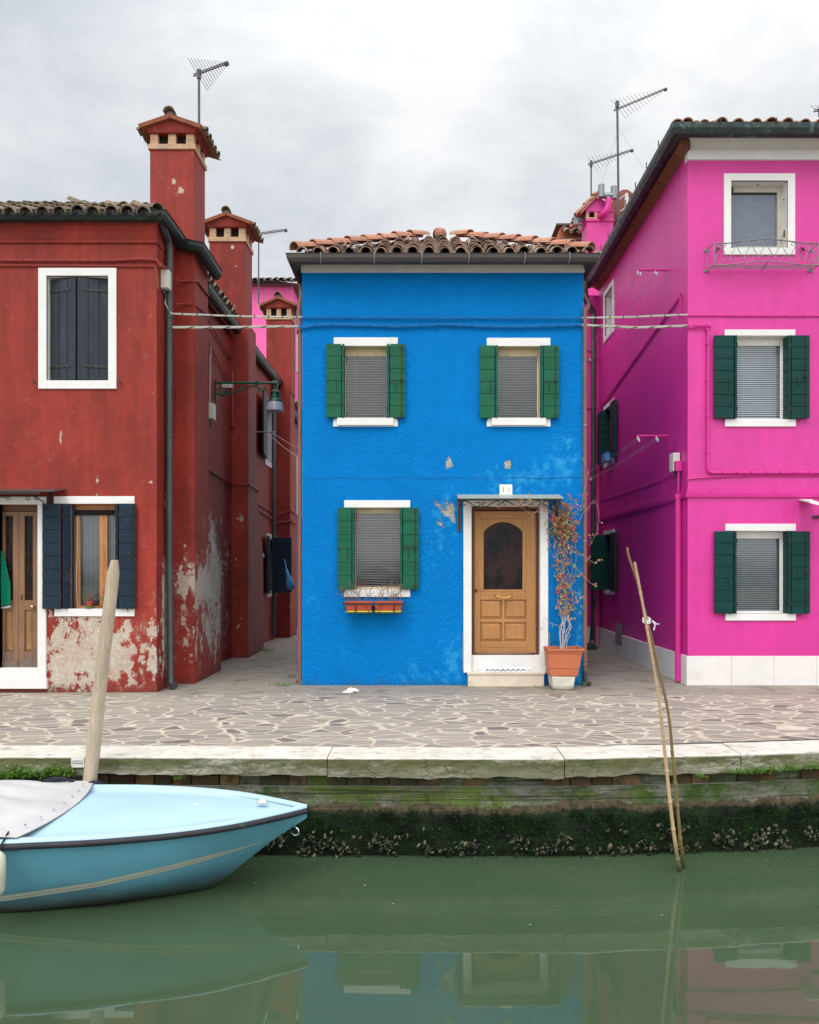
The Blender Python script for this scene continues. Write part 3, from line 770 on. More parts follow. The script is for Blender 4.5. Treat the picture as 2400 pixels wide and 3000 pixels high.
for a in [(560, 1371, 15.9, 30, .09, 'green weed at the foot of the second red buttress in the left alley', .12), (585, 1444, 11.3, 34, .06, 'flat scattered weeds in the paving left of the blue house', .17), (612, 1425, 12.2, 20, .06, 'small weed in the left alley close to the blue house', .07),
          (1228, 1440, 11.2, 20, .05, 'weed at the foot of the brown downpipe beside the flower pot', .06), (1136, 1446, 11.12, 18, .035, 'tiny weeds along the right end of the door step', .10)]:
    weed(*a)
tw = []

# ================================================================ BLUE HOUSE
bh = thing('house', (.3, FB, 0), 'small bright blue two storey house with green shutters in the middle', 'house')
bx0, bx1 = wx(636, FB), wx(1229, FB); bz1 = wz(556, FB)
def H4(a, Y): return (wx(a[0], Y)-bx0, wx(a[1], Y)-bx0, wz(a[3], Y), wz(a[2], Y))
bholes = [H4((724, 819, 729, 882), FB), H4((1045, 1137, 729, 882), FB), H4((745, 846, 1069, 1241), FB), H4((993, 1137.4, 1063.5, 1416), FB)]
bpe = [(945, 972, 9, 17, .9), (1068, 978, 7, 12, .9), (945, 1072, 26, 22, .66), (955, 1090, 10, 10, .8), (918, 1062, 12, 20, .46), (930, 1100, 14, 16, .45), (900, 1140, 14, 22, .36), (1008, 998, 8, 6, .5), (930, 1005, 8, 4, .5), (952, 1010, 5, 5, .4), (982, 1095, 10, 34, .42), (885, 1205, 8, 20, .25), (640, 1440, 10, 10, .2)]
bfa = [(1185, 985, 50, 45, .5), (1080, 1000, 60, 25, .4), (1190, 940, 25, 30, .42), (1120, 1010, 60, 25, .48), (1150, 990, 20, 20, .5), (1075, 1035, 50, 20, .4), (940, 1080, 60, 60, .42), (660, 1250, 16, 60, .3), (955, 1385, 22, 50, .55), (900, 1420, 60, 30, .42), (1218, 1370, 10, 80, .65), (870, 1440, 90, 14, .33), (725, 1380, 14, 20, .3), (1210, 1250, 25, 90, .28), (978, 1300, 6, 120, .35), (905, 1180, 25, 60, .2)]
def blobs(L):
    def f(v):
        x, y = pix(v); s = 0
        for cx, cy, rx, ry, a in L:
            d = ((x-cx)/rx)**2+((y-cy)/ry)**2
            if d < 9: s = max(s, a*math.exp(-d*.7)) + .15*min(s, a*math.exp(-d*.7))
        return s-.03
    return f
wm = MB(); wm.sheet((bx0, FB, 0), X, Z, 0, bx1-bx0, 0, bz1, bholes, cell=.05, depth=.16, jit=.006)
wm.sheet((bx0, FB, 0), Yv, Z, 0, 5.2, 0, bz1, cell=.5); wm.sheet((bx1, FB, 0), Yv, Z, 0, 5.2, 0, bz1, cell=.5); wm.sheet((bx0, FB+5.2, 0), X, Z, 0, bx1-bx0, 0, bz1, cell=.5)
wm.build('wall', M['blue'], bh, attrs={'peel': blobs(bpe), 'fade': blobs(bfa)}, recalc=False)
bx('cornice_band', M['whitewash'], bh, (bx0-.012, bx1+.012, FB-.022, FB+.03, wz(574, FB), bz1), bevel=.004)
one('render_crack', M['bluepaint'], bh, lambda m: m.tube([V((bx0+(bx1-bx0)*i/24, FB-.003, wz(1006+1.2*math.sin(i*1.3), FB))) for i in range(25)], .005, 4))
# roof
ov = .20; ez = 5.90; ex0, ex1 = -1.70, 2.31; ey0 = FB-.22; ey1 = FB+5.4; hw = (ex1-ex0)/2; rt = .495; xm = (ex0+ex1)/2
apex = V((xm, ey0+hw, ez+hw*rt)); apex2 = V((xm, ey1-hw, ez+hw*rt))
def roofb(m):
    a, b, c, d = V((ex0, ey0, ez)), V((ex1, ey0, ez)), V((ex1, ey1, ez)), V((ex0, ey1, ez))
    m.add([a, b, c, d, apex, apex2], [(0,1,4), (1,2,5,4), (2,3,5), (3,0,4,5)])
    m.box(ex0, ex1, ey0, ey1, ez-.05, ez-.001)
broof = one('roof', M['roofbase'], bh, roofb)
def btiles(m):
    S = V((0, hw, hw*rt)); L = S.length; S.normalize(); Nn = V((0, -rt, 1)).normalized()
    tile_field(m, (ex0, ey0-.06, ez-.02), X, S, Nn, ex1-ex0, L, lambda u, s: abs(u-hw) < hw*(1-s/L)+.02, pitch=.2145, course=.25, r=.078, t=.011, lift=-.012)
    for sg in (1, -1):
        S2 = V((-sg*hw, 0, hw*rt)).normalized(); N2 = V((sg*rt, 0, 1)).normalized()
        D = ey1-ey0
        tile_field(m, (ex1 if sg > 0 else ex0, ey0, ez), Yv, S2, N2, D, L, lambda u, s: min(u, D-u) > hw*s/L+.15, pitch=.2145, chan=False, lift=-.02)
one('roof_tiles', M['tile'], broof, btiles)
def bhips(m):
    ridge_tiles(m, (ex0+.03, ey0+.0, ez+.035), apex+V((-.05,-.08,.03)), .10); ridge_tiles(m, (ex1-.03, ey0+.0, ez+.035), apex+V((.05,-.08,.03)), .10); ridge_tiles(m, apex+Z*.05, apex2+Z*.05)
one('hip_tiles', M['tilenew'], broof, bhips)
one('finial_tile', M['tilenew'], broof, lambda m: m.lathe([(.02, 0), (.085, .01), (.10, .07), (.08, .13), (.03, .16)], (apex.x+.02, apex.y-.05, apex.z+.01), 12), smooth=True)
gz = wz(537, FB-.32); gx0, gx1 = wx(603, FB-.32), wx(1262, FB-.32)
gut = one('gutter', M['brown_gutter'], bh, lambda m: m.sweep([(gx0+.08, ey1, gz), (gx0+.08, FB-.30, gz), (gx1-.08, FB-.30, gz), (gx1-.08, ey1, gz)], [(a*1.0, b*1.45) for a, b in GUT]))
for px in (676, 789, 889, 988, 1106, 1200):
    x = wx(px, FB-.37)
    one('gutter_bracket', M['steel'], gut, lambda m: m.tube([(x-.004, FB-.388, gz+.012), (x, FB-.392, gz-.02), (x, FB-.378, gz-.07), (x-.008, FB-.350, gz-.112), (x-.01, FB-.30, gz-.122)], .0075, 5))
one('soffit', M['brown_gutter'], bh, lambda m: m.box(ex0+.02, ex1-.02, ey0+.0, FB-.024, ez-.075, ez-.051))
pr = .028
def dpr(m):
    x = wx(1228.5, FB)+.012; y = FB-.03
    a = gx1-.09
    m.tube([(a-.0, FB+.35, gz-.07), (a, FB+.35, gz-.16), (a-.02, FB+.33, gz-.28), (x+.08, FB+.12, gz-.52), (x+.02, y, gz-.66)], .036, 10)
    m.tube([(x+.005, y, gz-.62), (x+.005, y, .16)], pr, 10)
    m.k = 1; m.tube([(x+.005, y, .20), (x+.005, y, .09), (x+.03, y-.03, .045), (x+.07, y-.06, .03)], pr*1.1, 10)
    m.k = 2
    for z in (2.0, .30, 3.6): m.tube([(x+.005, y, z-.01), (x+.005, y, z+.01)], pr*1.22, 10)
one('downpipe', [M['brown_pipe'], M['grey_pipe'], M['steel']], bh, dpr, smooth='auto')
def dpl(m):
    x = bx0-.035; y = FB+.03
    m.tube([(gx0+.09, FB+.5, gz-.06), (gx0+.10, FB+.45, gz-.30), (x-.03, FB+.2, gz-.62), (x, y, gz-.95)], .045, 10)
    m.tube([(x, y, gz-.9), (x, y, .16), (x, y, .08), (x-.03, y-.03, .05)], pr, 10)
one('downpipe', M['brown_pipe'], bh, dpl, smooth='auto')['label'] = 'downpipe on the left corner of the blue house'
window(bh, FB, (703, 838, 711, 729), (724, 819, 729, 882), (702, 838, 882, 898.5), (688, 719.5, 822, 853.5, 726, 881), 'green', topbar=.11, sillin=9, tag_='upper left window with green shutters and half open grey blind')
window(bh, FB, (1025, 1159, 712, 729.5), (1045, 1137, 729.5, 882), (1025, 1159, 882, 898.5), (1010.5, 1041, 1144, 1176, 729, 882), 'green', topbar=.11, sillin=10, tag_='upper right window with green shutters and grey blind', skew=.012)
window(bh, FB, (725, 864, 1053.5, 1069), (745, 846, 1069, 1241), (725, 864, 1241, 1257), (712, 741, 849, 882, 1069, 1241), 'green', topbar=.07, tag_='lower window with green shutters above the flower boxes', skew=.015)
# door
dd = FB+.12
dx0, dx1, dz0, dz1 = wx(993, FB), wx(1137.4, FB), wz(1378.8, dd), wz(1066, FB)
L0, L1 = wx(999, dd), wx(1128.5, dd)
fr = one('door_frame', M['white'], bh, lambda m: (m.box(wx(976, FB), dx0, FB-.03, FB+.10, wz(1416, FB), dz1), m.box(dx1, wx(1154, FB), FB-.03, FB+.10, wz(1416, FB), dz1), m.box(wx(976, FB), wx(1154, FB), FB-.032, FB+.10, dz1+.001, wz(1053, FB)),
    m.box(dx0+.001, dx1-.001, FB+.02, FB+.11, wz(1416, FB), wz(1380, FB+.02))), bevel=.004)
one('rebate', M['doordark'], fr, lambda m: (m.box(dx0+.001, dx0+.05, dd-.02, dd+.045, dz0, dz1), m.box(L1+.003, dx1-.001, dd-.0, dd+.045, dz0, dz1), m.box(dx0+.051, dx1-.101, dd-.02, dd+.045, dz1-.04, dz1), m.box(dx0+.051, dx1-.002, dd+.046, dd+.06, dz0, dz1)))
def dX(x): return wx(x, dd)
def dZ(y): return wz(y, dd)
def leafd(m):
    y0, y1 = dd, dd+.04
    st = [dX(1011.5), dX(1108.5)]
    m.box(L0, st[0], y0, y1, dZ(1376), dZ(1076)); m.box(st[1], L1, y0, y1, dZ(1376), dZ(1076))
    # arched head rail over the glass
    gx0, gx1 = dX(1018.7), dX(1100.6); gy = dZ(1120); n = 14
    arcp = [(gx0+(gx1-gx0)*i/n, gy+(dZ(1099)-gy)*math.sin(PI*i/n)**.75) for i in range(n+1)]
    poly = [V((gx0, y0+.004, gy))]+[V((x, y0+.004, z)) for x, z in arcp[1:-1]]+[V((gx1, y0+.004, gy)), V((gx1, y0+.004, dZ(1092))), V((gx0, y0+.004, dZ(1092)))]
    for i in range(n):
        (xa, za), (xb, zb) = arcp[i], arcp[i+1]
        m.prism([(xa, y0+.004, za), (xb, y0+.004, zb), (xb, y0+.004, dZ(1092)), (xa, y0+.004, dZ(1092))], (0, .03, 0))
    m.box(st[0]+.0005, gx0, y0+.003, y1, dZ(1241), dZ(1092)); m.box(gx1, st[1]-.0005, y0+.003, y1, dZ(1241), dZ(1092))
    m.k = 1
    m.box(st[0]+.001, st[1]-.001, y0-.002, y1, dZ(1091.8), dZ(1076.5))
    m.box(st[0]+.001, st[1]-.001, y0+.006, y1, dZ(1246), dZ(1241.2)); m.box(st[0]+.001, st[1]-.001, y0-.002, y1, dZ(1263), dZ(1246.2))
    m.box(st[0]+.001, st[1]-.001, y0-.001, y1, dZ(1310.5), dZ(1302.5)); m.box(st[0]+.001, st[1]-.001, y0-.001, y1, dZ(1363), dZ(1350)); m.box(st[0]+.001, st[1]-.001, y0+.001, y1, dZ(1375.5), dZ(1363.3))
    m.k = 0; m.box(dX(1056.5), dX(1063), y0, y1, dZ(1350), dZ(1263))
    for xa, xb in ((1012, 1056), (1063.5, 1108)):
        for ya, yb in ((1263.5, 1302), (1311, 1349.5)):
            X0, X1, Z0, Z1 = dX(xa)+.002, dX(xb)-.002, dZ(yb), dZ(ya)
            m.box(X0, X1, y0+.022, y1-.002, Z0, Z1)
            i = .03; m.add([(X0+.01, y0+.021, Z0+.01), (X1-.01, y0+.021, Z0+.01), (X1-.01, y0+.021, Z1-.01), (X0+.01, y0+.021, Z1-.01), (X0+i, y0+.006, Z0+i), (X1-i, y0+.006, Z0+i), (X1-i, y0+.006, Z1-i), (X0+i, y0+.006, Z1-i)],
                [(4,5,6,7), (0,1,5,4), (1,2,6,5), (2,3,7,6), (3,0,4,7)])
bdoor = one('door', [M['door'], M['doorh']], bh, leafd, bevel=.003)
bdoor['label'] = 'oak door with arched glass pane and four raised panels'
bx('pane', M['doorglass'], bdoor, (dX(1014), dX(1105), dd+.02, dd+.026, dZ(1243), dZ(1095)))
one('handle', M['brass'], bdoor, lambda m: m.tube(bez((dX(1042.5), dd-.003, dZ(1252.5)), (dX(1046), dd-.06, dZ(1254)), (dX(1050), dd-.05, dZ(1258.5)), (dX(1060.5), dd-.05, dZ(1258.3)))+bez((dX(1060.5), dd-.05, dZ(1258.3)), (dX(1071), dd-.05, dZ(1258.5)), (dX(1076), dd-.06, dZ(1254)), (dX(1079), dd-.003, dZ(1252.5)))[1:], .008, 8), smooth=True)
one('lock', M['rust'], bdoor, lambda m: m.tube([(dX(1002.5), dd+.001, dZ(1243.5)), (dX(1002.5), dd-.012, dZ(1243.5))], .024, 12))
one('drip_rail', M['brown_pipe'], bdoor, lambda m: m.tube([(dX(998), dd-.004, dZ(1372)), (dX(1003), dd-.03, dZ(1375)), (dX(1060), dd-.034, dZ(1376)), (dX(1118), dd-.03, dZ(1375)), (dX(1123), dd-.004, dZ(1374))], .013, 8))
one('door_step', M['step'], bh, lambda m: (m.box(wx(986, FB-.13), wx(1146, FB-.13), FB-.13, FB+.1, 0, wz(1420.5, FB-.13)), m.box(wx(984, FB-.14), wx(1148, FB-.14), FB-.145, FB+.1, wz(1420.5, FB-.13)+.001, wz(1420.5, FB-.13)+.028)), bevel=.005)
bx('corner_strip', M['steel'], bh, (wx(974.3, FB), wx(975.8, FB), FB-.018, FB-.001, wz(1412, FB), wz(1332, FB)))
bx('corner_strip', M['steel'], bh, (wx(1154.6, FB), wx(1157.5, FB), FB-.018, FB-.001, wz(1412, FB), wz(1332, FB)))
# canopy over the door
def cano(m):
    x0, x1 = wx(964, FB-.3), wx(1186, FB-.3)
    a, b = wz(1046.5, FB), wz(1050.5, FB-.32)
    m.prism([(x0, FB, a+.02), (x0, FB-.36, b-.002), (x0, FB-.365, b+.014), (x0, FB, a+.036)], (x1-x0, 0, 0))
can = one('canopy', M['canopyg'], bh, cano, bevel=.003); can['label'] = 'thin metal door canopy on scrolled black iron brackets'
def scr(m):
    y = FB-.33; x0, x1 = wx(971, y), wx(1184, y); z = wz(1058, y)
    m.box(x0, x1, y-.012, y+.012, wz(1053.6, y), wz(1051.2, y))
    n = 5; w = (x1-x0)/n; s = 1
    for i in range(n):
        xa = x0+w*i; r = .038; s = 1 if i % 2 == 0 else -1
        A = V((xa+.04, y, z-s*.008)); B = V((xa+w-.04, y, z+s*.008)); zc = wz(1060.5, y)
        p1 = spiral((xa+.045, y, zc+.0), X, Z, .012, r, PI*1.9 if s > 0 else .1*PI, PI*.5 if s > 0 else PI*1.5)
        p2 = spiral((xa+w-.045, y, zc-.0), X, Z, .012, r, PI*.9 if s > 0 else PI*1.1, -PI*.5 if s > 0 else PI*2.5)
        m.tube(p1+bez(p1[-1], p1[-1]+X*.08, p2[-1]-X*.08, p2[-1])[1:]+p2[::-1][1:], .0075, 5)
one('scrollwork', M['black'], can, scr)
for px in (968, 1174):
    def brk_(m):
        x = wx(px, FB-.15)
        m.box(x-.02, x+.02, FB-.02, FB, wz(1118, FB), wz(1050, FB)); m.tube(bez((x, FB-.34, wz(1053, FB-.33)), (x, FB-.28, wz(1062, FB)), (x, FB-.04, wz(1066, FB)), (x, FB-.02, wz(1112, FB))), .009, 6)
        m.tube([(x, FB-.34, wz(1052, FB-.34)), (x, FB-.01, wz(1050, FB))], .011, 6); m.tube([(x, FB, wz(1047, FB)), (x, FB-.04, wz(1047, FB))], .016, 8)
    one('bracket', M['rust'] if px < 1000 else M['black'], can, brk_)
pl = bx('house_number', M['sign'], bh, (wx(1052, FB), wx(1079, FB), FB-.012, FB-.001, wz(1042, FB), wz(1020, FB)), bevel=.002)
one('worn_digits', M['ink'], pl, lambda m: [m.add([(wx(1060+rx*math.cos(a)*(1+.3*math.sin(2*a+cy)), FB), FB-.0135, wz(cy-rz_*math.sin(a), FB)) for a in [i*PI/4 for i in range(8)]], [tuple(range(8))]) for cy, rx, rz_ in ((1027.5, 1.0, 1.4), (1030.2, .8, 1.5), (1032.8, 1.0, .6), (1034.6, .9, 1.0))])
one('stain', M['step'], pl, lambda m: m.add([(wx(1071+3*math.cos(a), FB), FB-.0132, wz(1032+5*math.sin(a)*(1+.3*math.sin(3*a)), FB)) for a in [i*PI/5 for i in range(10)]], [tuple(range(10))]))

# ================================================================ RED HOUSES
SX = -3.44
rh = thing('house', (-5.5, FR, 0), 'dark red house on the left corner with peeling paint and navy shutters', 'house')
rh2 = thing('house', (-3.6, 14.92, 0), 'dark red row house further back in the left alley behind the street lamp', 'house')
rx0 = -9.0; rz = 6.12
def H4r(a, Y): return (wx(a[0], Y)-rx0, wx(a[1], Y)-rx0, wz(a[3], Y), wz(a[2], Y))
rholes = [H4r((99, 229, 581.4, 801.5), FR), H4r((149.5, 250, 1061, 1281.5), FR), H4r((-3, 81, 1061, 1424), FR)]
rpe = [(150, 1400, 80, 65, .78), (215, 1365, 75, 60, .80), (250, 1400, 45, 45, .7), (170, 1320, 65, 32, .62), (120, 1340, 20, 70, .55), (270, 1330, 26, 22, .48), (190, 1440, 110, 12, .4), (290, 1380, 20, 60, .5),
       (330, 1200, 7, 30, .36), (350, 1240, 10, 75, .85), (322, 1320, 15, 40, .68), (322, 1385, 18, 50, .66), (350, 1345, 10, 90, .72), (352, 1060, 5, 24, .9), (345, 1410, 12, 30, .45), (326, 1030, 3, 10, .45), (130, 922, 5, 24, .62), (206, 1020, 5, 26, .58), (320, 832, 5, 12, .7), (318, 1015, 5, 10, .6),
       (385, 1150, 12, 30, .42), (385, 1230, 16, 50, .75), (392, 1215, 20, 24, .5), (388, 1310, 14, 25, .60), (398, 1370, 16, 36, .52), (412, 1260, 10, 40, .5), (412, 1330, 8, 90, .48),
       (430, 1230, 28, 55, .80), (452, 1210, 16, 65, .85), (448, 1140, 10, 50, .75), (446, 1105, 7, 30, .6), (440, 1330, 26, 70, .62), (455, 1300, 14, 60, .65),
       (468, 1090, 12, 60, .33), (480, 1170, 14, 80, .46), (478, 1320, 10, 60, .45), (496, 1150, 3, 60, .4), (505, 1095, 14, 14, .42), (506, 1320, 9, 30, .5), (528, 1340, 4, 40, .45), (612, 1290, 6, 40, .42), (560, 1330, 4, 30, .35)]
rfa = [(180, 1400, 120, 65, .75), (300, 1330, 45, 90, .42), (360, 1280, 40, 120, .42), (430, 1270, 50, 150, .45), (470, 1200, 40, 150, .32), (150, 900, 100, 100, .12), (250, 700, 100, 100, .10), (480, 900, 40, 60, .15)]
RA = {'peel': blobs(rpe), 'fade': blobs(rfa)}
m = MB()
m.sheet((rx0, FR, 0), X, Z, 0, SX-rx0, 0, rz, rholes, cell=.05, depth=.2, jit=.008)
m.sheet((SX, FR, 0), Yv, Z, 0, 14.92-FR, 0, 6.05, cell=.05, N=(1,0,0), jit=.012)
m.sheet((rx0, FR, 0), Yv, Z, 0, 5, 0, 6.05, cell=.5); m.sheet((rx0, FR+5, 0), X, Z, 0, SX-rx0, 0, 6.0, cell=.5)
m.build('wall', M['red'], rh, attrs=RA, recalc=False)
def butt(parent, poly, xin, xout, label=None):
    m = MB(); ys = [p[0] for p in poly]; y0 = poly[0][0]
    # front face, then the far side profile, gridded so that the flaking paint can be laid on it
    m.sheet((xin, y0, 0), X, Z, 0, xout-xin, 0, poly[-1][1], cell=.05, N=(0,-1,0), jit=.006)
    def yb(z):
        for (a, b), (c, d) in zip(poly[1:], poly[2:]):
            if b <= z <= d: return a+(c-a)*(z-b)/(d-b)
        return poly[-1][0]
    nz = int(poly[-1][1]/.06); vs = []; n = 14
    for i in range(nz+1):
        z = poly[-1][1]*i/nz; e = yb(z)
        for k in range(n+1):
            q = V((xout, y0+(e-y0)*k/n, z)); q.x += mnoise.noise(q*1.3)*.006 if 0 < k < n else 0; vs.append(q)
    m.add(vs, [(i*(n+1)+k, i*(n+1)+k+1, (i+1)*(n+1)+k+1, (i+1)*(n+1)+k) for i in range(nz) for k in range(n)])
    vs = []
    for i in range(nz+1):
        z = poly[-1][1]*i/nz; vs += [V((xin, yb(z), z)), V((xout, yb(z), z))]
    m.add(vs, [(2*i, 2*i+1, 2*i+3, 2*i+2) for i in range(nz)])
    zt = poly[-1][1]; m.add([(xin, y0, zt), (xout, y0, zt), (xout, yb(zt), zt), (xin, yb(zt), zt)], [(0,1,2,3)])
    return m.build('buttress', M['red'], parent, attrs=RA, recalc=False)
butt(rh, [(11.50, 0), (13.04, 0), (13.0, 1.55), (12.62, 2.1), (12.3, 2.95), (12.22, 6.1)], SX, -3.17)
butt(rh2, [(14.92, 0), (16.38, 0), (16.3, 1.9), (16.0, 2.4), (15.65, 3.3), (15.6, 6.1)], SX, -3.13)
butt(rh2, [(19.3, 0), (20.3, 0), (20.2, 2.0), (20.0, 3.2), (19.95, 6.3)], SX, -3.06)
SX2 = -3.40
def HS(a, X_, y0):     # opening in the alley wall, from its left/right pixel columns
    return (X_*F/(a[0]-CX)-y0, X_*F/(a[1]-CX)-y0, a[2], a[3])
h2 = [HS((559, 576, 4.02, 5.30), SX2, 14.92), HS((563, 585, 1.10, 2.30), SX2, 14.92)]
m = MB(); m.sheet((SX2, 14.93, 0), Yv, Z, 0, 12, 0, 6.05, h2, cell=.07, N=(1,0,0), jit=.012, depth=.18); m.sheet((-8, 14.95, 0), X, Z, 0, 8+SX2, 0, 6.0, cell=.6); m.sheet((-8, 26.9, 0), X, Z, 0, 8+SX2, 0, 6.0, cell=.6)
m.build('wall', M['red'], rh2, attrs=RA, recalc=False)
# cove under the eave
def cove(m):
    zt = rz+.02; z0 = wz(508, FR)
    prof = [(0, z0-.03), (-.03, z0-.028), (-.035, z0+.01), (-.02, z0+.03), (-.03, z0+.12), (-.07, z0+.20), (-.15, zt-.02), (-.15, zt), (0, zt)]
    n = len(prof); a = [(rx0, FR+p[0], p[1]) for p in prof]; b = [(SX-p[0]*.35, FR+p[0], p[1]) for p in prof]
    c = [(SX-p[0]*.35, FR+.75, p[1]) for p in prof]
    m.add(a+b+c, [(i, i+1, n+i+1, n+i) for i in range(n-1)]+[(n+i, n+i+1, 2*n+i+1, 2*n+i) for i in range(n-1)])
one('cornice', M['red'], rh, cove, attrs={'peel': lambda v: 0, 'fade': lambda v: 0}, recalc=False)
def rroof(m):
    e = .2; a, b = V((rx0, FR-e, 6.17)), V((SX+.08, FR-e, 6.17)); c, d = V((SX+.08, 14.9, 6.17)), V((rx0, 14.9, 6.17))
    hw_ = 2.9; m.add([a, b, c, d, V((SX-hw_, FR-e+hw_, 6.13+hw_*.48)), V((rx0, FR-e+hw_, 6.13+hw_*.48)), V((SX-hw_, 14.9, 6.13+hw_*.48))], [(0,1,4,5), (1,2,6,4), (2,3,5,4,6)])
    m.add([a-Z*.04, b-Z*.04, c-Z*.04, d-Z*.04], [(0,1,2,3)])
rroof_o = one('roof', M['roofbase'], rh, rroof)
def rtiles(m):
    S = V((0, 1, .48)).normalized(); Nn = V((0, -.48, 1)).normalized(); W = SX+.08-rx0; L = 2.0*math.sqrt(1.25)
    tile_field(m, (rx0, FR-.22, 6.16), X, S, Nn, W, L, lambda u, s: (W-u) > s/math.sqrt(1.25)+.02, pitch=.215, r=.088, lift=-.015)
    S2 = V((-1, 0, .5)).normalized(); N2 = V((.5, 0, 1)).normalized()
    tile_field(m, (SX+.06, FR-.2, 6.11), Yv, S2, N2, 4.2, L, lambda u, s: u > s/math.sqrt(1.25)+.05 and not (abs(u-1.65) < .5 and s < .7), pitch=.215, chan=False)
    ridge_tiles(m, (SX+.05, FR-.17, 6.20), (SX-2.15, FR+2.03, 6.15+1.03), .09)
one('roof_tiles', M['tileold'], rroof_o, rtiles)
def rroof2(m):
    m.prism([(SX+.1, 14.93, 6.06), (-5.6, 14.93, 7.0), (-8, 14.93, 6.0)], (0, 12, 0))
r2 = one('roof', M['roofbase'], rh2, rroof2)
def rt2(m):
    S2 = V((-2.24, 0, .94)).normalized(); N2 = V((.94, 0, 2.24)).normalized()
    tile_field(m, (SX+.06, 14.95, 5.98), Yv, S2, N2, 11.8, 2.2, lambda u, s: not (u < .75 and s < 1.1) and not (4.2 < u < 5.2 and s < 1.1), pitch=.215, chan=False)
one('roof_tiles', M['tileold'], r2, rt2)
g = wz(452, 10.55)
GR = [(a*1.15, b*1.5) for a, b in GUT]
one('gutter', M['gutter'], rh, lambda m: m.sweep([(rx0, 10.56, 6.20), (SX+.10, 10.56, 6.20), (SX+.12, 11.42, 6.17), (-3.08, 11.42, 6.12), (-3.06, 12.3, 6.07)], GR))
one('gutter', M['gutter'], rh, lambda m: m.sweep([(SX+.12, 12.55, 6.0), (SX+.12, 14.85, 5.99)], GR))['label'] = 'gutter of the red corner house over the alley'
one('gutter', M['gutter'], rh2, lambda m: m.sweep([(SX+.12, 16.1, 6.0), (SX+.12, 20.2, 6.02)], GR))
one('gutter', M['gutter'], rh2, lambda m: m.sweep([(SX+.12, 21.0, 5.7), (SX+.12, 25.2, 5.7)], GUT))
CHA = {'peel': blobs([(366, 381, 4, 6, 1.3), (379, 400, 3, 7, 1.3), (383, 404, 3, 5, 1.1), (490, 520, 3, 4, 1.1), (497, 560, 2.5, 3, 1.0)]), 'fade': lambda v: .05}
c1 = chimney(rh, wx(316, 11.5), wx(408, 11.5), 11.5, 12.1, 6.0, wz(315, 11.5), 'red', 'tileold', 1.0, 'tallest square red chimney with pale brick vents')
c2 = chimney(rh2, wx(441, 14.92), wx(516, 14.92), 14.92, 15.55, 5.9, wz(509, 14.92), 'red', 'tileold', 1.15, 'second red chimney behind the tallest one')
c3 = chimney(rh2, wx(561, 19.3), wx(613, 19.3), 19.3, 19.95, 5.8, wz(673, 19.3), 'red', 'tileold', 1.2, 'smallest red chimney far back beside the blue house')
# flaked spots on the big chimney
# downpipe at the corner
def rdp(m):
    x = wx(354, 11.0); x = -3.36
    m.tube([(-3.36, 10.62, 6.14), (-3.375, 10.98, 6.0), (-3.375, 11.02, 5.9)], .045, 10)
    m.tube([(-3.375, 11.02, 5.95), (-3.375, 11.02, 1.9), (-3.36, 11.02, .16), (-3.34, 10.98, .07), (-3.28, 10.93, .05)], .047, 12)
    for z in (5.0, 3.4, 1.35, .55): m.tube([(-3.372, 11.02, z-.012), (-3.372, 11.02, z+.012)], .054, 12)
one('downpipe', M['grey_pipe'], rh, rdp, smooth='auto')
def rdp2(m):
    m.tube([(-3.30, 18.9, 5.92), (-3.33, 18.7, 5.6), (-3.33, 18.7, .1)], .05, 8)
one('downpipe', M['grey_pipe'], rh2, rdp2, smooth='auto')
one('conduit', M['redpaint'], rh, lambda m: (m.tube([(rx0, FR-.02, wz(548, FR)), (wx(230, FR), FR-.02, wz(550, FR)), (wx(300, FR), FR-.03, wz(547, FR)), (wx(331, FR), FR-.025, wz(549, FR)), (wx(340, FR), FR-.02, wz(560, FR)), (-3.38, 11.0, wz(567, 11.0))], .018, 6),
    m.tube([(rx0, FR-.02, wz(559, FR)), (wx(150, FR), FR-.02, wz(560.5, FR)), (wx(325, FR), FR-.02, wz(561, FR)), (wx(331, FR), FR-.03, wz(572, FR)), (wx(334, FR), FR-.03, wz(610, FR))], .011, 6),
    [m.tube([(wx(x, FR)-.004, FR-.045, wz(547+.01*x, FR)), (wx(x, FR), FR-.001, wz(553+.01*x, FR))], .006, 4) for x in range(-40, 330, 23)]))
one('conduit', M['redpaint'], rh, lambda m: (m.tube([(-3.38, 11.3, wz(590, 11.3)), (-3.30, 11.48, wz(592, 11.48)), (-3.19, 11.48, wz(591, 11.48)), (-3.15, 11.6, wz(592, 11.6)), (-3.15, 12.2, wz(622, 12.2)), (-3.40, 12.4, wz(628, 12.4)), (-3.41, 14.8, 5.4)], .016, 6),
    m.tube([(-3.38, 11.3, wz(640, 11.3)), (-3.30, 11.48, wz(640, 11.48)), (-3.19, 11.48, wz(641, 11.48)), (-3.15, 11.6, wz(645, 11.6)), (-3.15, 12.2, wz(664, 12.2)), (-3.40, 12.4, wz(668, 12.4)), (-3.41, 14.8, 4.9)], .012, 6)))['label'] = 'conduit bending round the first buttress'
one('conduit', M['redpaint'], rh2, lambda m: (m.tube([(-3.42, 12.6, 3.25), (-3.41, 14.9, 3.15), (-3.3, 14.89, 3.15), (-3.11, 14.89, 3.16), (-3.09, 15.7, 3.12), (-3.37, 16.3, 3.0), (-3.38, 19.2, 2.9), (-3.04, 19.27, 3.0), (-3.03, 20.2, 2.95)], .016, 6), m.tube([(-3.41, 14.86, 5.2), (-3.41, 14.86, 4.2)], .03, 6), m.tube([(-3.38, 16.4, 2.9), (-3.36, 19.2, 2.72), (-3.02, 19.3, 2.75), (-3.01, 20.2, 2.7)], .02, 6)))
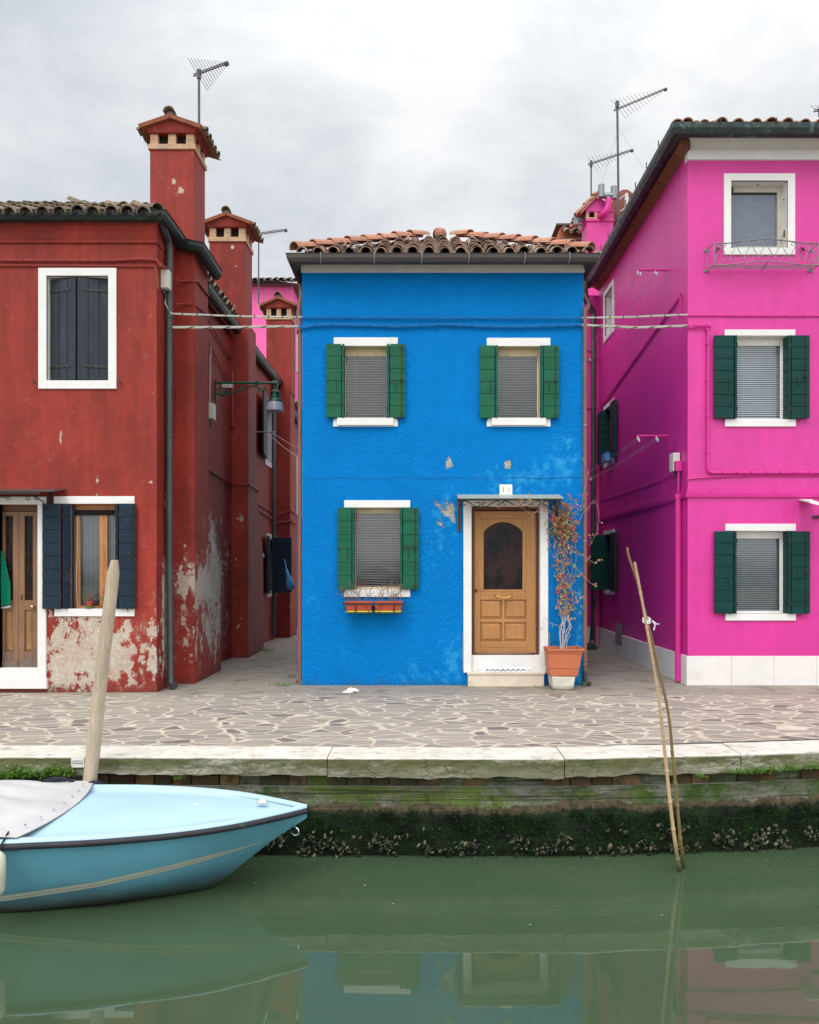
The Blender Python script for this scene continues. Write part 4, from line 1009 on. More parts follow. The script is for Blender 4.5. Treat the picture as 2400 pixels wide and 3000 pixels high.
# upper window: shutters nearly closed, set into a white surround
def surround(m, o, i, Y, pr=.024, dep=.2):
    a, b, c, d = wx(o[0], Y), wx(o[1], Y), wz(o[3], Y), wz(o[2], Y); p, q, r, s = wx(i[0], Y), wx(i[1], Y), wz(i[3], Y), wz(i[2], Y)
    m.box(a, p, Y-pr, Y+.02, c, d); m.box(q, b, Y-pr, Y+.02, c, d); m.box(p+.0005, q-.0005, Y-pr, Y+.02, c, r); m.box(p+.0005, q-.0005, Y-pr, Y+.02, s, d)
    e = .004
    m.box(p-.02, p+e, Y+.021, Y+dep, r, s); m.box(q-e, q+.02, Y+.021, Y+dep, r, s); m.box(p+e, q-e, Y+.021, Y+dep, r-.02, r+e); m.box(p+e, q-e, Y+.021, Y+dep, s-e, s+.02)
uw = one('window', M['white'], rh, lambda m: surround(m, (82, 246, 565, 819), (99, 229, 581.4, 801.5), FR), bevel=.004)
uw['label'] = 'upper window with nearly closed slate shutters in a white surround'
zb, zt = wz(800, FR), wz(583, FR)
for sg, hx, wd in ((1, 100, .385), (-1, 228.5, .405)):
    x = wx(hx, FR)+.006*sg; a = math.radians(15)
    U = V((math.cos(a)*sg, -math.sin(a), 0)); T = V((math.sin(a)*sg, math.cos(a), 0)) if sg > 0 else V((-math.sin(a), math.cos(a), 0))
    def sh_(m):
        O = V((x, FR+.075, zb+.004)); boards(m, O, U, Z, T, wd, zt-zb-.02, .04, 3, True); m.k = 1
        for f in (.12, .86):
            o2 = O+Z*(zt-zb)*f-T*.008; m.obox(o2, U, Z, T, wd*.8, .035, .008)
            for q in range(4): m.obox(o2+U*(.05+.08*q)+Z*.01-T*.006, U, Z, T, .014, .014, .01)
    one('shutter', [M['slate'], M['black']], uw, sh_, bevel=.003)
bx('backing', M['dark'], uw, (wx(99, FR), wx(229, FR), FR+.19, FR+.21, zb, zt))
for px in (73, 253): one('shutter_stay', M['rust'], uw, lambda m: (m.tube([(wx(px, FR), FR, wz(805, FR)), (wx(px, FR), FR-.05, wz(805, FR)), (wx(px, FR)-.0, FR-.05, wz(797, FR))], .008, 5), m.box(wx(px-2, FR), wx(px+2, FR), FR-.055, FR-.045, wz(809, FR), wz(800, FR))))
# lower window
lw = window(rh, FR, (114.4, 284, 1045, 1061), (149.5, 250, 1061, 1281.5), (116, 284, 1281.6, 1297.6), (93.6, 132.8, 253.8, 289, 1060.5, 1282), 'navy', fmat='winwood', nb=8, topbar=.10, ang=38, tag_='lower window with navy shutters and a lace curtain')
for o in list(lw.children):
    if o.name.startswith(('blind', 'backing')): bpy.data.objects.remove(o)
yb = FR+.115
one('mullion', M['winwood'], lw, lambda m: (m.box(wx(155, yb), wx(169, yb), yb+.001, yb+.04, wz(1276, yb), wz(1082, yb)), m.box(wx(210, yb), wx(227, yb), yb-.012, yb+.04, wz(1276, yb), wz(1082, yb)), m.box(wx(218, yb), wx(220, yb), yb-.016, yb-.0125, wz(1276, yb), wz(1082, yb))), bevel=.004)
bx('blind_box', M['dark'], lw, (wx(155, yb), wx(248, yb), yb-.03, yb-.013, wz(1085, yb), wz(1074, yb)))
def curt(m):
    for a, b in ((168, 204), (228, 247)):
        xa, xb = wx(a, yb), wx(b, yb); n = 30; vs = []
        for i in range(n+1):
            for z in (wz(1275, yb), wz(1082, yb)): vs.append((xa+(xb-xa)*i/n, yb+.10+.018*math.sin(i*1.3)+.006*math.sin(i*3.1), z))
        m.add(vs, [(2*i, 2*i+2, 2*i+3, 2*i+1) for i in range(n)])
one('curtain', M['curtain'], lw, curt, smooth=True)
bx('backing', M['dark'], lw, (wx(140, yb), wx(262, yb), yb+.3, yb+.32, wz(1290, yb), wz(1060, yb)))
one('cord', M['cord'], lw, lambda m: m.tube([(wx(159, FR), FR+.06, wz(1085, FR)), (wx(159.5, FR), FR+.05, wz(1150, FR)), (wx(157, FR), FR+.05, wz(1230, FR)), (wx(160, FR), FR+.05, wz(1278, FR))], .003, 4))
# double door
zt_ = wz(1062, FR); zth = wz(1406.6, FR)
dfr = one('door_frame', M['white'], rh, lambda m: (m.box(wx(81, FR), wx(98.6, FR), FR-.03, FR+.12, wz(1428.5, FR), zt_), m.box(wx(-22, FR), wx(-3, FR), FR-.03, FR+.12, wz(1428.5, FR), zt_), m.box(wx(-22, FR), wx(98.6, FR), FR-.032, FR+.12, zt_+.001, wz(1046, FR)),
    m.box(wx(-3, FR)+.001, wx(81, FR)-.001, FR-.01, FR+.2, wz(1424, FR)-.03, zth), m.box(wx(-24, FR-.05), wx(98.6, FR-.05), FR-.06, FR+.02, .055, wz(1428.7, FR-.05))), bevel=.004)
yd = FR+.10
def dl(m, a, b, gl=(1086, 1264)):
    A, B = wx(a, yd), wx(b, yd); s = .075; y0, y1 = yd, yd+.045
    zt, zb_ = wz(1077, yd), wz(1405, yd); g0, g1 = wz(gl[1], yd), wz(gl[0], yd)
    m.box(A, A+s, y0, y1, zb_, zt); m.box(B-s, B, y0, y1, zb_, zt)
    for z0, z1 in ((g1, zt), (wz(1285, yd), g0), (zb_, wz(1372, yd))): m.box(A+s+.0005, B-s-.0005, y0+.002, y1, z0, z1)
    m.k = 1
    X0, X1, Z0, Z1 = A+s+.001, B-s-.001, wz(1372, yd)+.001, wz(1285, yd)-.001
    m.box(X0, X1, y0+.025, y1-.004, Z0, Z1); i = .028
    m.add([(X0+.006, y0+.024, Z0+.006), (X1-.006, y0+.024, Z0+.006), (X1-.006, y0+.024, Z1-.006), (X0+.006, y0+.024, Z1-.006), (X0+i, y0+.010, Z0+i), (X1-i, y0+.010, Z0+i), (X1-i, y0+.010, Z1-i), (X0+i, y0+.010, Z1-i)], [(4,5,6,7), (0,1,5,4), (1,2,6,5), (2,3,7,6), (3,0,4,7)])
    m.k = 0; m.box(A+.01, B-.01, y0-.012, y0-.001, zb_, wz(1391, yd))
for a, b, lab in ((-1.5, 39, 'left leaf of the old wooden double door'), (39.6, 81, 'right leaf of the old wooden double door with a brass knob')):
    d_ = one('door', [M['olddoor'], M['oldpanel']], rh, lambda m: dl(m, a, b), bevel=.003); d_['label'] = lab
    X0, X1 = wx(a, yd)+.07, wx(b, yd)-.07; Z0, Z1 = wz(1266, yd), wz(1084, yd)
    bx('pane', M['doorglass'], d_, (X0, X1, yd+.03, yd+.036, Z0, Z1))
    def gr(m):
        y = yd+.018; xc = (X0+X1)/2; h = Z1-Z0
        for sg in (-1, 1):
            m.tube(spiral((xc+sg*.045, y, Z1-.06), X*sg, Z, .008, .04, 0, PI*2.6), .004, 4); m.tube(spiral((xc+sg*.04, y, Z0+.06), X*sg, -Z, .008, .04, 0, PI*2.6), .004, 4)
            m.tube(bez((xc+sg*.08, y, Z1-.08), (xc+sg*.02, y, Z1-.25), (xc+sg*.1, y, Z0+h*.55), (xc+sg*.01, y, Z0+h*.5)), .004, 4); m.tube(bez((xc+sg*.08, y, Z0+.08), (xc+sg*.02, y, Z0+.25), (xc+sg*.1, y, Z0+h*.42), (xc+sg*.01, y, Z0+h*.48)), .004, 4)
            m.tube(spiral((xc+sg*.03, y, Z0+h*.5), X*sg, Z, .006, .028, 0, PI*2.4), .004, 4)
        m.tube([(xc, y, Z0+h*.35), (xc, y, Z0+h*.66)], .006, 5)
    one('grille', M['black'], d_, gr)
    if a > 0:
        def kn(m):
            c = V((wx(71, yd), yd, wz(1277.5, yd))); m.tube([c, c-Yv*.03], .008, 8); m.tube([c-Yv*.025, c-Yv*.032, c-Yv*.045, c-Yv*.058, c-Yv*.064], [.012, .022, .027, .022, .008], 12)
        one('knob', M['brass'], d_, kn, smooth=True)
        one('lock', M['rust'], d_, lambda m: m.box(wx(43.5, yd), wx(47.5, yd), yd-.006, yd-.001, wz(1264, yd), wz(1252, yd)), bevel=.002)
bx('lintel_rail', M['doordark'], dfr, (wx(-3, FR)+.002, wx(81, FR)-.002, yd, yd+.05, wz(1075.5, yd), zt_-.003))
# towel hung on the left leaf
cl = thing('cloth', (wx(5, yd), yd-.05, wz(1165, yd)), 'green fringed cloth hanging on the old wooden double door', 'cloth')
def clo(m):
    n, k = 16, 20; vs = []
    for j in range(k+1):
        f = j/k; half = .035+.10*min(1, f*1.6)
        for i in range(n+1):
            u = i/n*2-1; vs.append((wx(3.5, yd)+u*half+.012*f, yd-.03-.022*math.cos(u*5+f*2)*f-.01, wz(1160+113*f+5*f*math.cos(u*1.2), yd)))
    m.add(vs, [(j*(n+1)+i, j*(n+1)+i+1, (j+1)*(n+1)+i+1, (j+1)*(n+1)+i) for j in range(k) for i in range(n)])
q = one('towel', M['cloth'], cl, clo, smooth=True); sm = q.modifiers.new('thick', 'SOLIDIFY'); sm.thickness = .006
def frg(m):
    for i in range(34):
        u = i/33*2-1; x = wx(3.5, yd)+u*.135+.012; z = wz(1273+5*math.cos(u*1.2), yd); m.tube([(x, yd-.04-.02*math.cos(u*5+2), z+.004), (x+ru(-.006,.006), yd-.045-.02*math.cos(u*5+2), z-.02)], .0028, 4)
one('fringe', M['string'], cl, frg)
# awning frame over the red door
def awn(m):
    y = FR-.36; x1 = wx(118, FR-.3); z = wz(1034, FR-.3)
    m.prism([(-6.4, FR, wz(1032, FR)), (-6.4, y, z-.012), (-6.4, y, z), (-6.4, FR, wz(1032, FR)+.014)], (x1+6.4, 0, 0))
an = one('canopy', M['grey_pipe'], rh, awn); an['label'] = 'dark metal canopy on iron scroll brackets over the old double door'
def awb(m):
    x = wx(100, FR-.1); m.box(x-.018, x+.018, FR-.02, FR, wz(1064, FR), wz(1036, FR)); y = FR-.34
    m.box(-6.3, x+.02, y-.01, y+.01, wz(1040, y), wz(1036.5, y)); m.tube([(wx(66, y), y, wz(1042, y)), (wx(80, y), y+.15, wz(1055, y)), (wx(97, FR), FR-.03, wz(1077, FR))], .008, 5)
    for c in (18, 60, 78): m.tube(spiral((wx(c, y), y, wz(1048, y)), X, -Z, .006, .035, PI, PI*3.2), .005, 4)
    m.tube(bez((wx(-5, y), y, wz(1052, y)), (wx(5, y), y, wz(1040, y)), (wx(10, y), y, wz(1054, y)), (wx(20, y), y, wz(1042, y))), .005, 4)
    m.tube(spiral((x, FR-.05, wz(1058, FR)), X, Z, .008, .03, 0, PI*2.5), .006, 4)
one('bracket', M['black'], an, awb)
# alley windows of the row behind
def side_window(house, Xw, sgn, ya, yb_, za, zb_, fmat, label, fw=.11, closed=True, dep=.18, back='screen'):
    """white surround, reveal and pane in a wall whose plane is x = Xw, facing sgn"""
    def f(m):
        xo, xi = Xw+sgn*.022, Xw-sgn*.02
        a, b = min(xo, xi), max(xo, xi)
        m.box(a, b, ya-fw, ya, za-fw, zb_+fw); m.box(a, b, yb_, yb_+fw, za-fw, zb_+fw); m.box(a, b, ya+.0005, yb_-.0005, za-fw, za); m.box(a, b, ya+.0005, yb_-.0005, zb_, zb_+fw)
        xr = Xw-sgn*dep; c, d = min(xr, xi-sgn*.0005), max(xr, xi-sgn*.0005)
        m.box(c, d, ya-.02, ya+.003, za, zb_); m.box(c, d, yb_-.003, yb_+.02, za, zb_); m.box(c, d, ya+.003, yb_-.003, za-.02, za+.003); m.box(c, d, ya+.003, yb_-.003, zb_-.003, zb_+.02)
    w = one('window', M[fmat], house, f, bevel=.003); w['label'] = label
    xp = Xw-sgn*(dep-.02)
    bx('pane', M[back], w, (min(xp, xp-sgn*.01), max(xp, xp-sgn*.01), ya, yb_, za, zb_))
    return w
ya, yb1, za, zb1 = h2[0][0]+14.92, h2[0][1]+14.92, h2[0][2], h2[0][3]
w1 = side_window(rh2, SX2, 1, ya, yb1, za, zb1, 'white', 'upper alley window of the red row with a white surround')
def shs(m, y, Xw, sgn, z0, z1, L=.42, ang=8, nb=7, near=True):
    a = math.radians(ang); d = V((sgn*math.sin(a), (-1 if near else 1)*math.cos(a), 0)); T = V((sgn*math.cos(a), (1 if near else -1)*math.sin(a), 0))
    boards(m, V((Xw+sgn*.03, y, z0)), d, Z, T, L, z1-z0, .04, nb)
one('shutter', M['slate'], w1, lambda m: shs(m, ya-.12, SX2, 1, za, zb1+.05, .85, 6))
one('shutter', M['slate'], w1, lambda m: m.box(SX2+.0, SX2+.05, yb1-.22, yb1-.18, za+.02, zb1))
ya, yb2, za, zb2 = h2[1][0]+14.92, h2[1][1]+14.92, h2[1][2], h2[1][3]
w2 = side_window(rh2, SX2, 1, ya, yb2, za, zb2, 'white', 'ground floor alley window of the red row with a black shutter standing open')
one('shutter', M['navy'], w2, lambda m: boards(m, (SX2+.04, ya+.38, za-.02), X, Z, Yv, .44, zb2-za+.06, .05, 9))
one('shutter', M['navy'], w2, lambda m: shs(m, ya-.01, SX2, 1, za-.02, zb2+.04, .5, 6, 9))
side_window(rh2, SX2+.0, 1, 22.6, 23.4, 3.2, 4.6, 'white', 'far alley window of the red row close to the blue house')
one('vent_grille', M['plastic'], rh2, lambda m: (m.box(SX2+.002, SX2+.03, 16.45, 16.8, 2.28, 2.62), [m.box(SX2+.031, SX2+.045, 16.47, 16.78, 2.45+.02*i, 2.46+.02*i) for i in range(8)], m.tube([(SX2+.03, 16.55, 2.36), (SX2+.09, 16.55, 2.36)], .05, 10)))
one('back_door_frame', M['white'], rh2, lambda m: (m.box(SX2+.0, SX2+.03, 16.95, 17.05, 0, 1.95), m.box(SX2+.0, SX2+.03, 17.05, 17.75, 1.87, 1.95)))

# ================================================================ PINK HOUSE
ph = thing('house', (5.5, FP, 0), 'bright magenta pink house with dark green shutters on the right corner', 'house')
PX = wx(1448.5, FP); pz = 7.50; PE = 17.0; px1 = 12.0
def HP(a): return (wx(a[0], FP)-PX, wx(a[1], FP)-PX, wz(a[3], FP), wz(a[2], FP))
phol = [HP((1539, 1658.4, 381, 522.7)), HP((1548, 1661, 707, 883)), HP((1548, 1661, 1118, 1292))]
shol = [(15.75-FP, 16.42-FP, 6.25, 7.08), (15.72-FP, 16.42-FP, 3.72, 4.80), (15.72-FP, 16.42-FP, 1.20, 2.30)]
PA = {'peel': lambda v: -.5, 'fade': lambda v: -.3+.35*math.exp(-((v.x-6)/9)**2)*0}
m = MB(); m.sheet((PX, FP, 0), X, Z, 0, px1-PX, 0, pz, phol, cell=.12, depth=.22); m.sheet((PX, FP, 0), Yv, Z, 0, PE-FP, 0, pz, shol, cell=.12, N=(-1,0,0), depth=.2)
m.sheet((px1, FP, 0), Yv, Z, 0, PE-FP, 0, pz, cell=1); m.sheet((PX, PE, 0), X, Z, 0, px1-PX, 0, pz, cell=1)
m.build('wall', M['pink'], ph, attrs=PA, recalc=False)
# stone plinth in slabs
def plin(m):
    zt = wz(1381.5, FP-.02); e = [PX-.022]+[wx(v, FP-.02) for v in (1540.7, 1630, 1720)]+[wx(1720, FP)+.6*i for i in range(1, 11)]
    for a, b in zip(e, e[1:]): m.box(a+.0015, b-.0015, FP-.022, FP+.02, 0, zt)
    y = FP-.019
    while y < PE-.1: b = min(y+.62, PE-.03); m.box(PX-.022, PX+.02, y+.045 if y < FP else y+.0015, b-.0015, 0, zt); y = b
one('plinth', M['plinth'], ph, plin, bevel=.003)
def mold(m):
    z0, z1 = wz(1047, FP), wz(1037, FP)
    prof = [(-.0, z0-.004), (-.03, z0), (-.036, z1-.008), (-.012, z1), (-.010, z1+.055), (0, z1+.06)]
    n = len(prof); a = [(px1, FP+p[0], p[1]) for p in prof]; b = [(PX+p[0], FP+p[0], p[1]) for p in prof]; c = [(PX+p[0], PE, p[1]) for p in prof]
    m.add(a+b+c, [(i, i+1, n+i+1, n+i) for i in range(n-1)]+[(n+i, n+i+1, 2*n+i+1, 2*n+i) for i in range(n-1)])
    for i in range(9): x = PX+.3+i*.9; m.tube([(x, FP-.004, z1+.03), (x, FP-.022, z1+.03)], .012, 8)
one('string_course', M['pinkpaint'], ph, mold, recalc=False)
def corn(m):
    z0 = wz(338, FP); prof = [(0, z0), (-.03, z0+.004), (-.035, z0+.08), (-.06, z0+.10), (-.065, z0+.15), (-.09, z0+.19), (-.15, z0+.26), (-.17, z0+.30), (-.20, z0+.33), (-.20, z0+.38), (0, z0+.38)]
    n = len(prof); a = [(px1, FP+p[0], p[1]) for p in prof]; b = [(PX-.004+p[0]*.1, FP+p[0], p[1]) for p in prof]; c = [(PX-.004+p[0]*.1, FP+.10, p[1]) for p in prof]
    m.add(a+b+c, [(i, i+1, n+i+1, n+i) for i in range(n-1)]+[(n+i, n+i+1, 2*n+i+1, 2*n+i) for i in range(n-1)]+[tuple(range(n, 2*n))])
one('cornice', M['whitewash'], ph, corn, recalc=False)
def pr_(m):
    e = .18; z = 7.53; hw_ = 3.0
    a, b, c, d = V((PX-.14, FP-e, z)), V((px1, FP-e, z)), V((px1, PE+.1, z)), V((PX-.14, PE+.1, z))
    m.add([a, b, c, d, V((PX-.26+hw_, FP-e+hw_, z+hw_*.42)), V((px1, FP-e+hw_, z+hw_*.42)), V((PX-.26+hw_, PE+.1-hw_*.9, z+hw_*.42))], [(0,1,5,4), (0,4,6,3), (3,6,4,5,2)])
proof = one('roof', M['roofbase'], ph, pr_)
one('eave_soffit', M['soffit'], ph, lambda m: (m.prism([(PX-.15, FP-.12, 7.46), (PX-.003, FP-.12, 7.38), (PX-.003, FP-.12, 7.54), (PX-.15, FP-.12, 7.54)], (0, PE-FP+.10, 0)),))
def ptl(m):
    S = V((0, 1, .42)).normalized(); Nn = V((0, -.42, 1)).normalized(); q = math.sqrt(1+.42**2); W = px1-PX+.3
    tile_field(m, (PX-.22, FP-.27, 7.55), X, S, Nn, W, 1.4, lambda u, s: u > s/q-.05, pitch=.225)
    S2 = V((1, 0, .42)).normalized(); N2 = V((-.42, 0, 1)).normalized()
    tile_field(m, (PX-.16, FP-.22, 7.48), Yv, S2, N2, PE-FP+.3, 1.2, lambda u, s: u > s/q+.1, pitch=.225, chan=False)
    ridge_tiles(m, (PX-.20, FP-.25, 7.575), (PX+1.5, FP+1.45, 8.28))
one('roof_tiles', M['tilenew'], proof, ptl)
GB = [(a*1.3, b*2.0) for a, b in GUT]
pg = one('gutter', M['copper'], ph, lambda m: m.sweep([(px1, FP-.32, 7.57), (PX-.245, FP-.32, 7.59), (PX-.245, PE-.2, 7.53)], GB), smooth=False)
for i in range(9):
    y = FP+.2+i*.62; one('gutter_bracket', M['black'], pg, lambda m: m.tube([(PX-.345, y, 7.66), (PX-.35, y, 7.60), (PX-.32, y, 7.51), (PX-.25, y, 7.47)], .008, 4))
for i in range(6):
    x = PX+.3+i*.75; one('gutter_bracket', M['black'], pg, lambda m: m.tube([(x, FP-.42, 7.64), (x, FP-.425, 7.58), (x, FP-.39, 7.50), (x, FP-.32, 7.465)], .008, 4))
# windows
tw_ = one('window', M['white'], ph, lambda m: surround(m, (1524, 1673.6, 366, 537), (1539, 1658.4, 381, 522.7), FP, .022, .22), bevel=.004); tw_['label'] = 'top window with a plain white surround and no shutters'
yy = FP+.14
one('frame', M['greyframe'], tw_, lambda m: (m.box(wx(1539, FP)+.002, wx(1539, FP)+.05, yy, yy+.04, wz(520, yy), wz(404, yy)), m.box(wx(1645, yy)-.05, wx(1652, yy), yy, yy+.04, wz(520, yy), wz(404, yy)), m.box(wx(1545, yy), wx(1655, yy), yy+.001, yy+.04, wz(404, yy), wz(390, yy)), m.box(wx(1545, yy), wx(1655, yy), yy+.001, yy+.04, wz(528, yy), wz(519, yy))), bevel=.003)
bx('sash', M['blackrub'], tw_, (wx(1540, yy), wx(1652, yy), yy+.05, yy+.06, wz(520, yy), wz(400, yy)))
bx('pane', M['screen'], tw_, (wx(1535, yy), wx(1638, yy), yy+.035, yy+.045, wz(518, yy), wz(408, yy)))
one('latch', M['rust'], tw_, lambda m: (m.tube([(wx(1657.5, FP), FP+.08, wz(480, FP)), (wx(1656, FP), FP+.07, wz(494, FP))], .014, 5), m.lathe([(.002, -.012), (.013, 0), (.002, .012)], (wx(1593, yy), yy-.05, wz(392, yy)), 8), m.lathe([(.002, -.012), (.012, 0), (.002, .012)], (wx(1657, FP), FP+.09, wz(414, FP)), 8)))
window(ph, FP, (1525.6, 1674, 694.5, 707.5), (1548, 1661, 707.5, 883), (1526.4, 1674.6, 883, 898.5), (1501, 1542, 1663, 1701, 708, 882.5), 'teal', fmat='white', blind='blindwhite', back='blindback2', nb=7, slatp=.030, topbar=.10, frame_r=.04, tag_='middle window with dark green shutters and white blind')
window(ph, FP, (1527, 1675, 1103, 1118), (1548, 1661, 1118, 1292), (1527, 1675, 1292, 1306.5), (1501.7, 1541, 1663, 1701.6, 1118.6, 1292), 'teal', fmat='white', blind='blindwhite', back='blindback2', nb=7, slatp=.030, topbar=.10, frame_r=.05, tag_='ground floor window with dark green shutters and white blind')
sw0 = side_window(ph, PX, -1, 15.75, 16.42, 6.25, 7.08, 'white', 'top alley window with grey closed inner panels', .09, dep=.2, back='greyframe')
one('latch', M['rust'], sw0, lambda m: (m.tube([(PX-.02, 15.78, 6.32), (PX-.10, 15.78, 6.32), (PX-.10, 15.78, 6.26)], .01, 5), m.tube([(PX+.13, 16.0, 6.7), (PX+.12, 16.0, 6.6)], .015, 5)))
sw1 = side_window(ph, PX, -1, 15.72, 16.42, 3.72, 4.80, 'white', 'middle alley window with dark green shutters and a blue box', .08, back='dark')
def sideshut(w_, z0, h, nb, wf):
    one('shutter', M['teal'], w_, lambda m: boards(m, (PX-.078, 15.32, z0), Yv, Z, X, .36, h, .05, nb))
    one('shutter', M['teal'], w_, lambda m: boards(m, (PX+.12-wf, 16.385, z0), X, Z, Yv, wf, h, .03, nb))
    one('shutter', M['teal'], w_, lambda m: boards(m, (PX-.078, 16.46, z0), Yv, Z, X, .34, h, .05, nb))
sideshut(sw1, 3.74, 1.06, 7, .20)
sw2 = side_window(ph, PX, -1, 15.72, 16.42, 1.20, 2.30, 'white', 'ground floor alley window with black shutters standing open', .08, back='dark')
sideshut(sw2, 1.19, 1.12, 7, .42)
one('flap', M['steel'], ph, lambda m: (m.box(PX-.03, PX-.021, 14.95, 15.45, .22, .62), m.box(PX-.036, PX-.031, 14.98, 15.42, .25, .59)), bevel=.003)
# pink painted pipes and conduits
def pp(m):
    x, y = PX-.05, 11.62
    m.tube([(x, y, .02), (x, y, 2.66)], .045, 12)
    for z in (.85, 2.0, 2.62): m.tube([(x, y, z-.015), (x, y, z+.015)], .053, 12)
    m.tube([(x, y, 2.62), (x, y, 2.68)], .056, 12); m.tube([(x, y, 2.7), (x, y-.02, 3.05)], .016, 6)
    m.box(x-.05, x+.04, y-.05, y+.05, 3.0, 3.14)
one('downpipe', M['pinkpaint'], ph, pp, smooth='auto')['label'] = 'pink painted pipe on the alley side near the corner'
def pc(m):
    x = wx(1489, FP); y = FP-.03
    m.tube([(x-.02, y, wz(690, FP)), (x+.005, y, wz(700, FP)), (x, y, wz(985, FP)), (x+.01, y, wz(993, FP)), (x+.06, y, wz(996, FP)), (px1, y, wz(994, FP))], .020, 8)
    for v in (724, 800, 876, 951): m.tube([(x, y, wz(v+2, FP)), (x, y, wz(v-2, FP))], .027, 8)
    m.tube([(PX-.04, FP-.02, wz(690, FP)), (PX+.1, FP-.03, wz(691, FP)), (x-.0, FP-.03, wz(689, FP)), (x+.04, FP-.03, wz(690, FP))], .014, 6)
    for i in range(14): a = PX+.05+i*.018; m.tube([(a, FP-.045, wz(688+ru(-3, 3), FP)), (a+ru(.02, .06), FP-.05, wz(689+ru(-3, 3), FP))], .007, 4)
    m.tube([(PX-.02, FP-.02, wz(1009, FP)), (PX+.2, FP-.02, wz(1006, FP)), (PX+.9, FP-.02, wz(1001, FP)), (px1, FP-.02, wz(1002, FP))], .011, 5)
    m.tube([(PX-.0, FP-.015, wz(665, FP)), (PX+1, FP-.015, wz(666, FP)), (px1, FP-.015, wz(665, FP))], .009, 5)
    for i in range(30): a = PX+.1+i*.25; m.tube([(a-.01, FP-.03, wz(664, FP)), (a+.01, FP-.03, wz(667.5, FP))], .005, 4)
    for i in range(24): a = x+.2+i*.2; m.tube([(a-.02, FP-.052, wz(993, FP)), (a+.03, FP-.052, wz(998.5, FP))], .005, 4)
one('conduit', M['pinkpaint'], ph, pc)['label'] = 'pink painted conduits on the front'
def pc2(m):
    a = V((PX-.02, 11.62, wz(623, 11.62))); b = V((PX-.02, 16.7, 4.93)); n = 34
    m.tube([a-Z*.30, a+Z*.03, a], .014, 5); m.tube([a, b], .016, 5)
    for i in range(n): p = a+(b-a)*(i+.5)/n; m.tube([p, p+V((-.02, 0, .05))], .006, 4)
    m.tube([(PX-.012, 11.7, 3.0), (PX-.012, 13.5, 2.98), (PX-.012, 16.5, 3.02)], .007, 4)
one('conduit', M['pinkpaint'], ph, pc2)['label'] = 'pink painted conduit sloping across the alley side'
# rear wing closing the alley, with the corner pipe
m = MB(); m.sheet((1.7, PE, 0), X, Z, 0, PX-1.7, 0, 7.3, cell=.3); m.sheet((1.7, PE, 0), Yv, Z, 0, 4, 0, 7.3, cell=1); m.sheet((9, PE+.01, 0), Yv, Z, 0, 4, 0, 7.3, cell=1); m.sheet((1.7, PE+4, 0), X, Z, 0, 7.3, 0, 7.3, cell=1); m.quad((1.7, PE, 7.3), (9, PE, 7.3), (9, PE+4, 7.3), (1.7, PE+4, 7.3)); m.build('rear_wing', M['pink'], ph, attrs=PA, recalc=False)
one('plinth', M['plinth'], ph, lambda m: m.box(1.7, PX-.03, PE-.02, PE+.02, 0, .42))['label'] = 'low stone plinth at the end of the right alley'
def cp(m):
    x, y = PX-.14, PE-.12
    m.tube([(PX-.33, PE-.35, 7.52), (PX-.35, PE-.3, 7.3), (PX-.30, PE-.2, 7.12), (x, y, 6.9)], .06, 10); m.tube([(x, y, 6.95), (x, y, .15)], .048, 10)
    for z in (6.1, 4.6, 3.0): m.tube([(x, y, z-.02), (x, y, z+.02)], .056, 10)
one('downpipe', M['grey_pipe'], ph, cp, smooth='auto')['label'] = 'dark downpipe in the far corner of the right alley'
def fp_(m):
    m.tube([(PX-.42, PE-.08, 1.6), (PX-.42, PE-.08, .2), (PX-.44, PE-.10, .12), (PX-.55, PE-.12, .1)], .055, 10); m.tube([(PX-.14, PE-.3, 1.2), (PX-.14, PE-.3, .0)], .035, 8); m.tube([(PX-.8, PE-.05, 1.0), (PX-.5, PE-.05, .97)], .02, 6)
    m.tube([(1.8, PE-.02, 4.95), (PX-.05, PE-.02, 4.95)], .012, 5); m.tube([(1.8, PE-.02, 6.15), (PX-.05, PE-.02, 6.15)], .012, 5)
one('pipes', M['pinkpaint'], ph, fp_)['label'] = 'pink painted pipes at the end of the right alley'
# canopy at the right edge of the photo
cn = one('canopy', M['canvas'], ph, lambda m: m.prism([(wx(1694, 11.2), FP, wz(1054, FP)), (wx(1694, 11.0), FP-.5, wz(1060, FP-.4)), (wx(1735, 11.0), FP-.62, wz(1072, FP-.6)), (wx(1735, 11.0), FP, wz(1054, FP))], (0, 0, .02)))
cn.data.materials[0] = M['plinth']; cn['label'] = 'pale canopy edge over a door at the right edge of the photo'
one('bracket', M['black'], cn, lambda m: (m.box(wx(1712, FP), wx(1722, FP), FP-.03, FP-.0, wz(1092, FP), wz(1086, FP)), m.tube(spiral((wx(1727, FP), FP-.05, wz(1086, FP)), X, Z, .01, .06, 0, PI*2), .008, 5)))
# pink chimney on the rear wing
pcx0, pcx1, pcy = wx(1236, 18), wx(1292, 18), 18.0
m = MB(); zt = wz(466, 18)
m.sheet((pcx0, pcy, 0), X, Z, 0, pcx1-pcx0, 6.5, zt, cell=.3); m.sheet((pcx0, pcy, 0), Yv, Z, 0, .55, 6.5, zt, cell=.3); m.sheet((pcx1, pcy, 0), Yv, Z, 0, .55, 6.5, zt, cell=.3); m.sheet((pcx0, pcy+.55, 0), X, Z, 0, pcx1-pcx0, 6.5, zt, cell=.3)
m.box(pcx0-.03, pcx1+.01, pcy-.03, pcy+.58, zt, zt+.05)
m.prism([(pcx0-.02, pcy-.02, zt+.21), (pcx1, pcy-.02, zt+.21), (pcx1, pcy-.02, zt+.30), ((pcx0+pcx1)/2+.02, pcy-.02, zt+.50), ((pcx0+pcx1)/2-.1, pcy-.02, zt+.50), (pcx0-.02, pcy-.02, zt+.26)], (0, .55, 0))
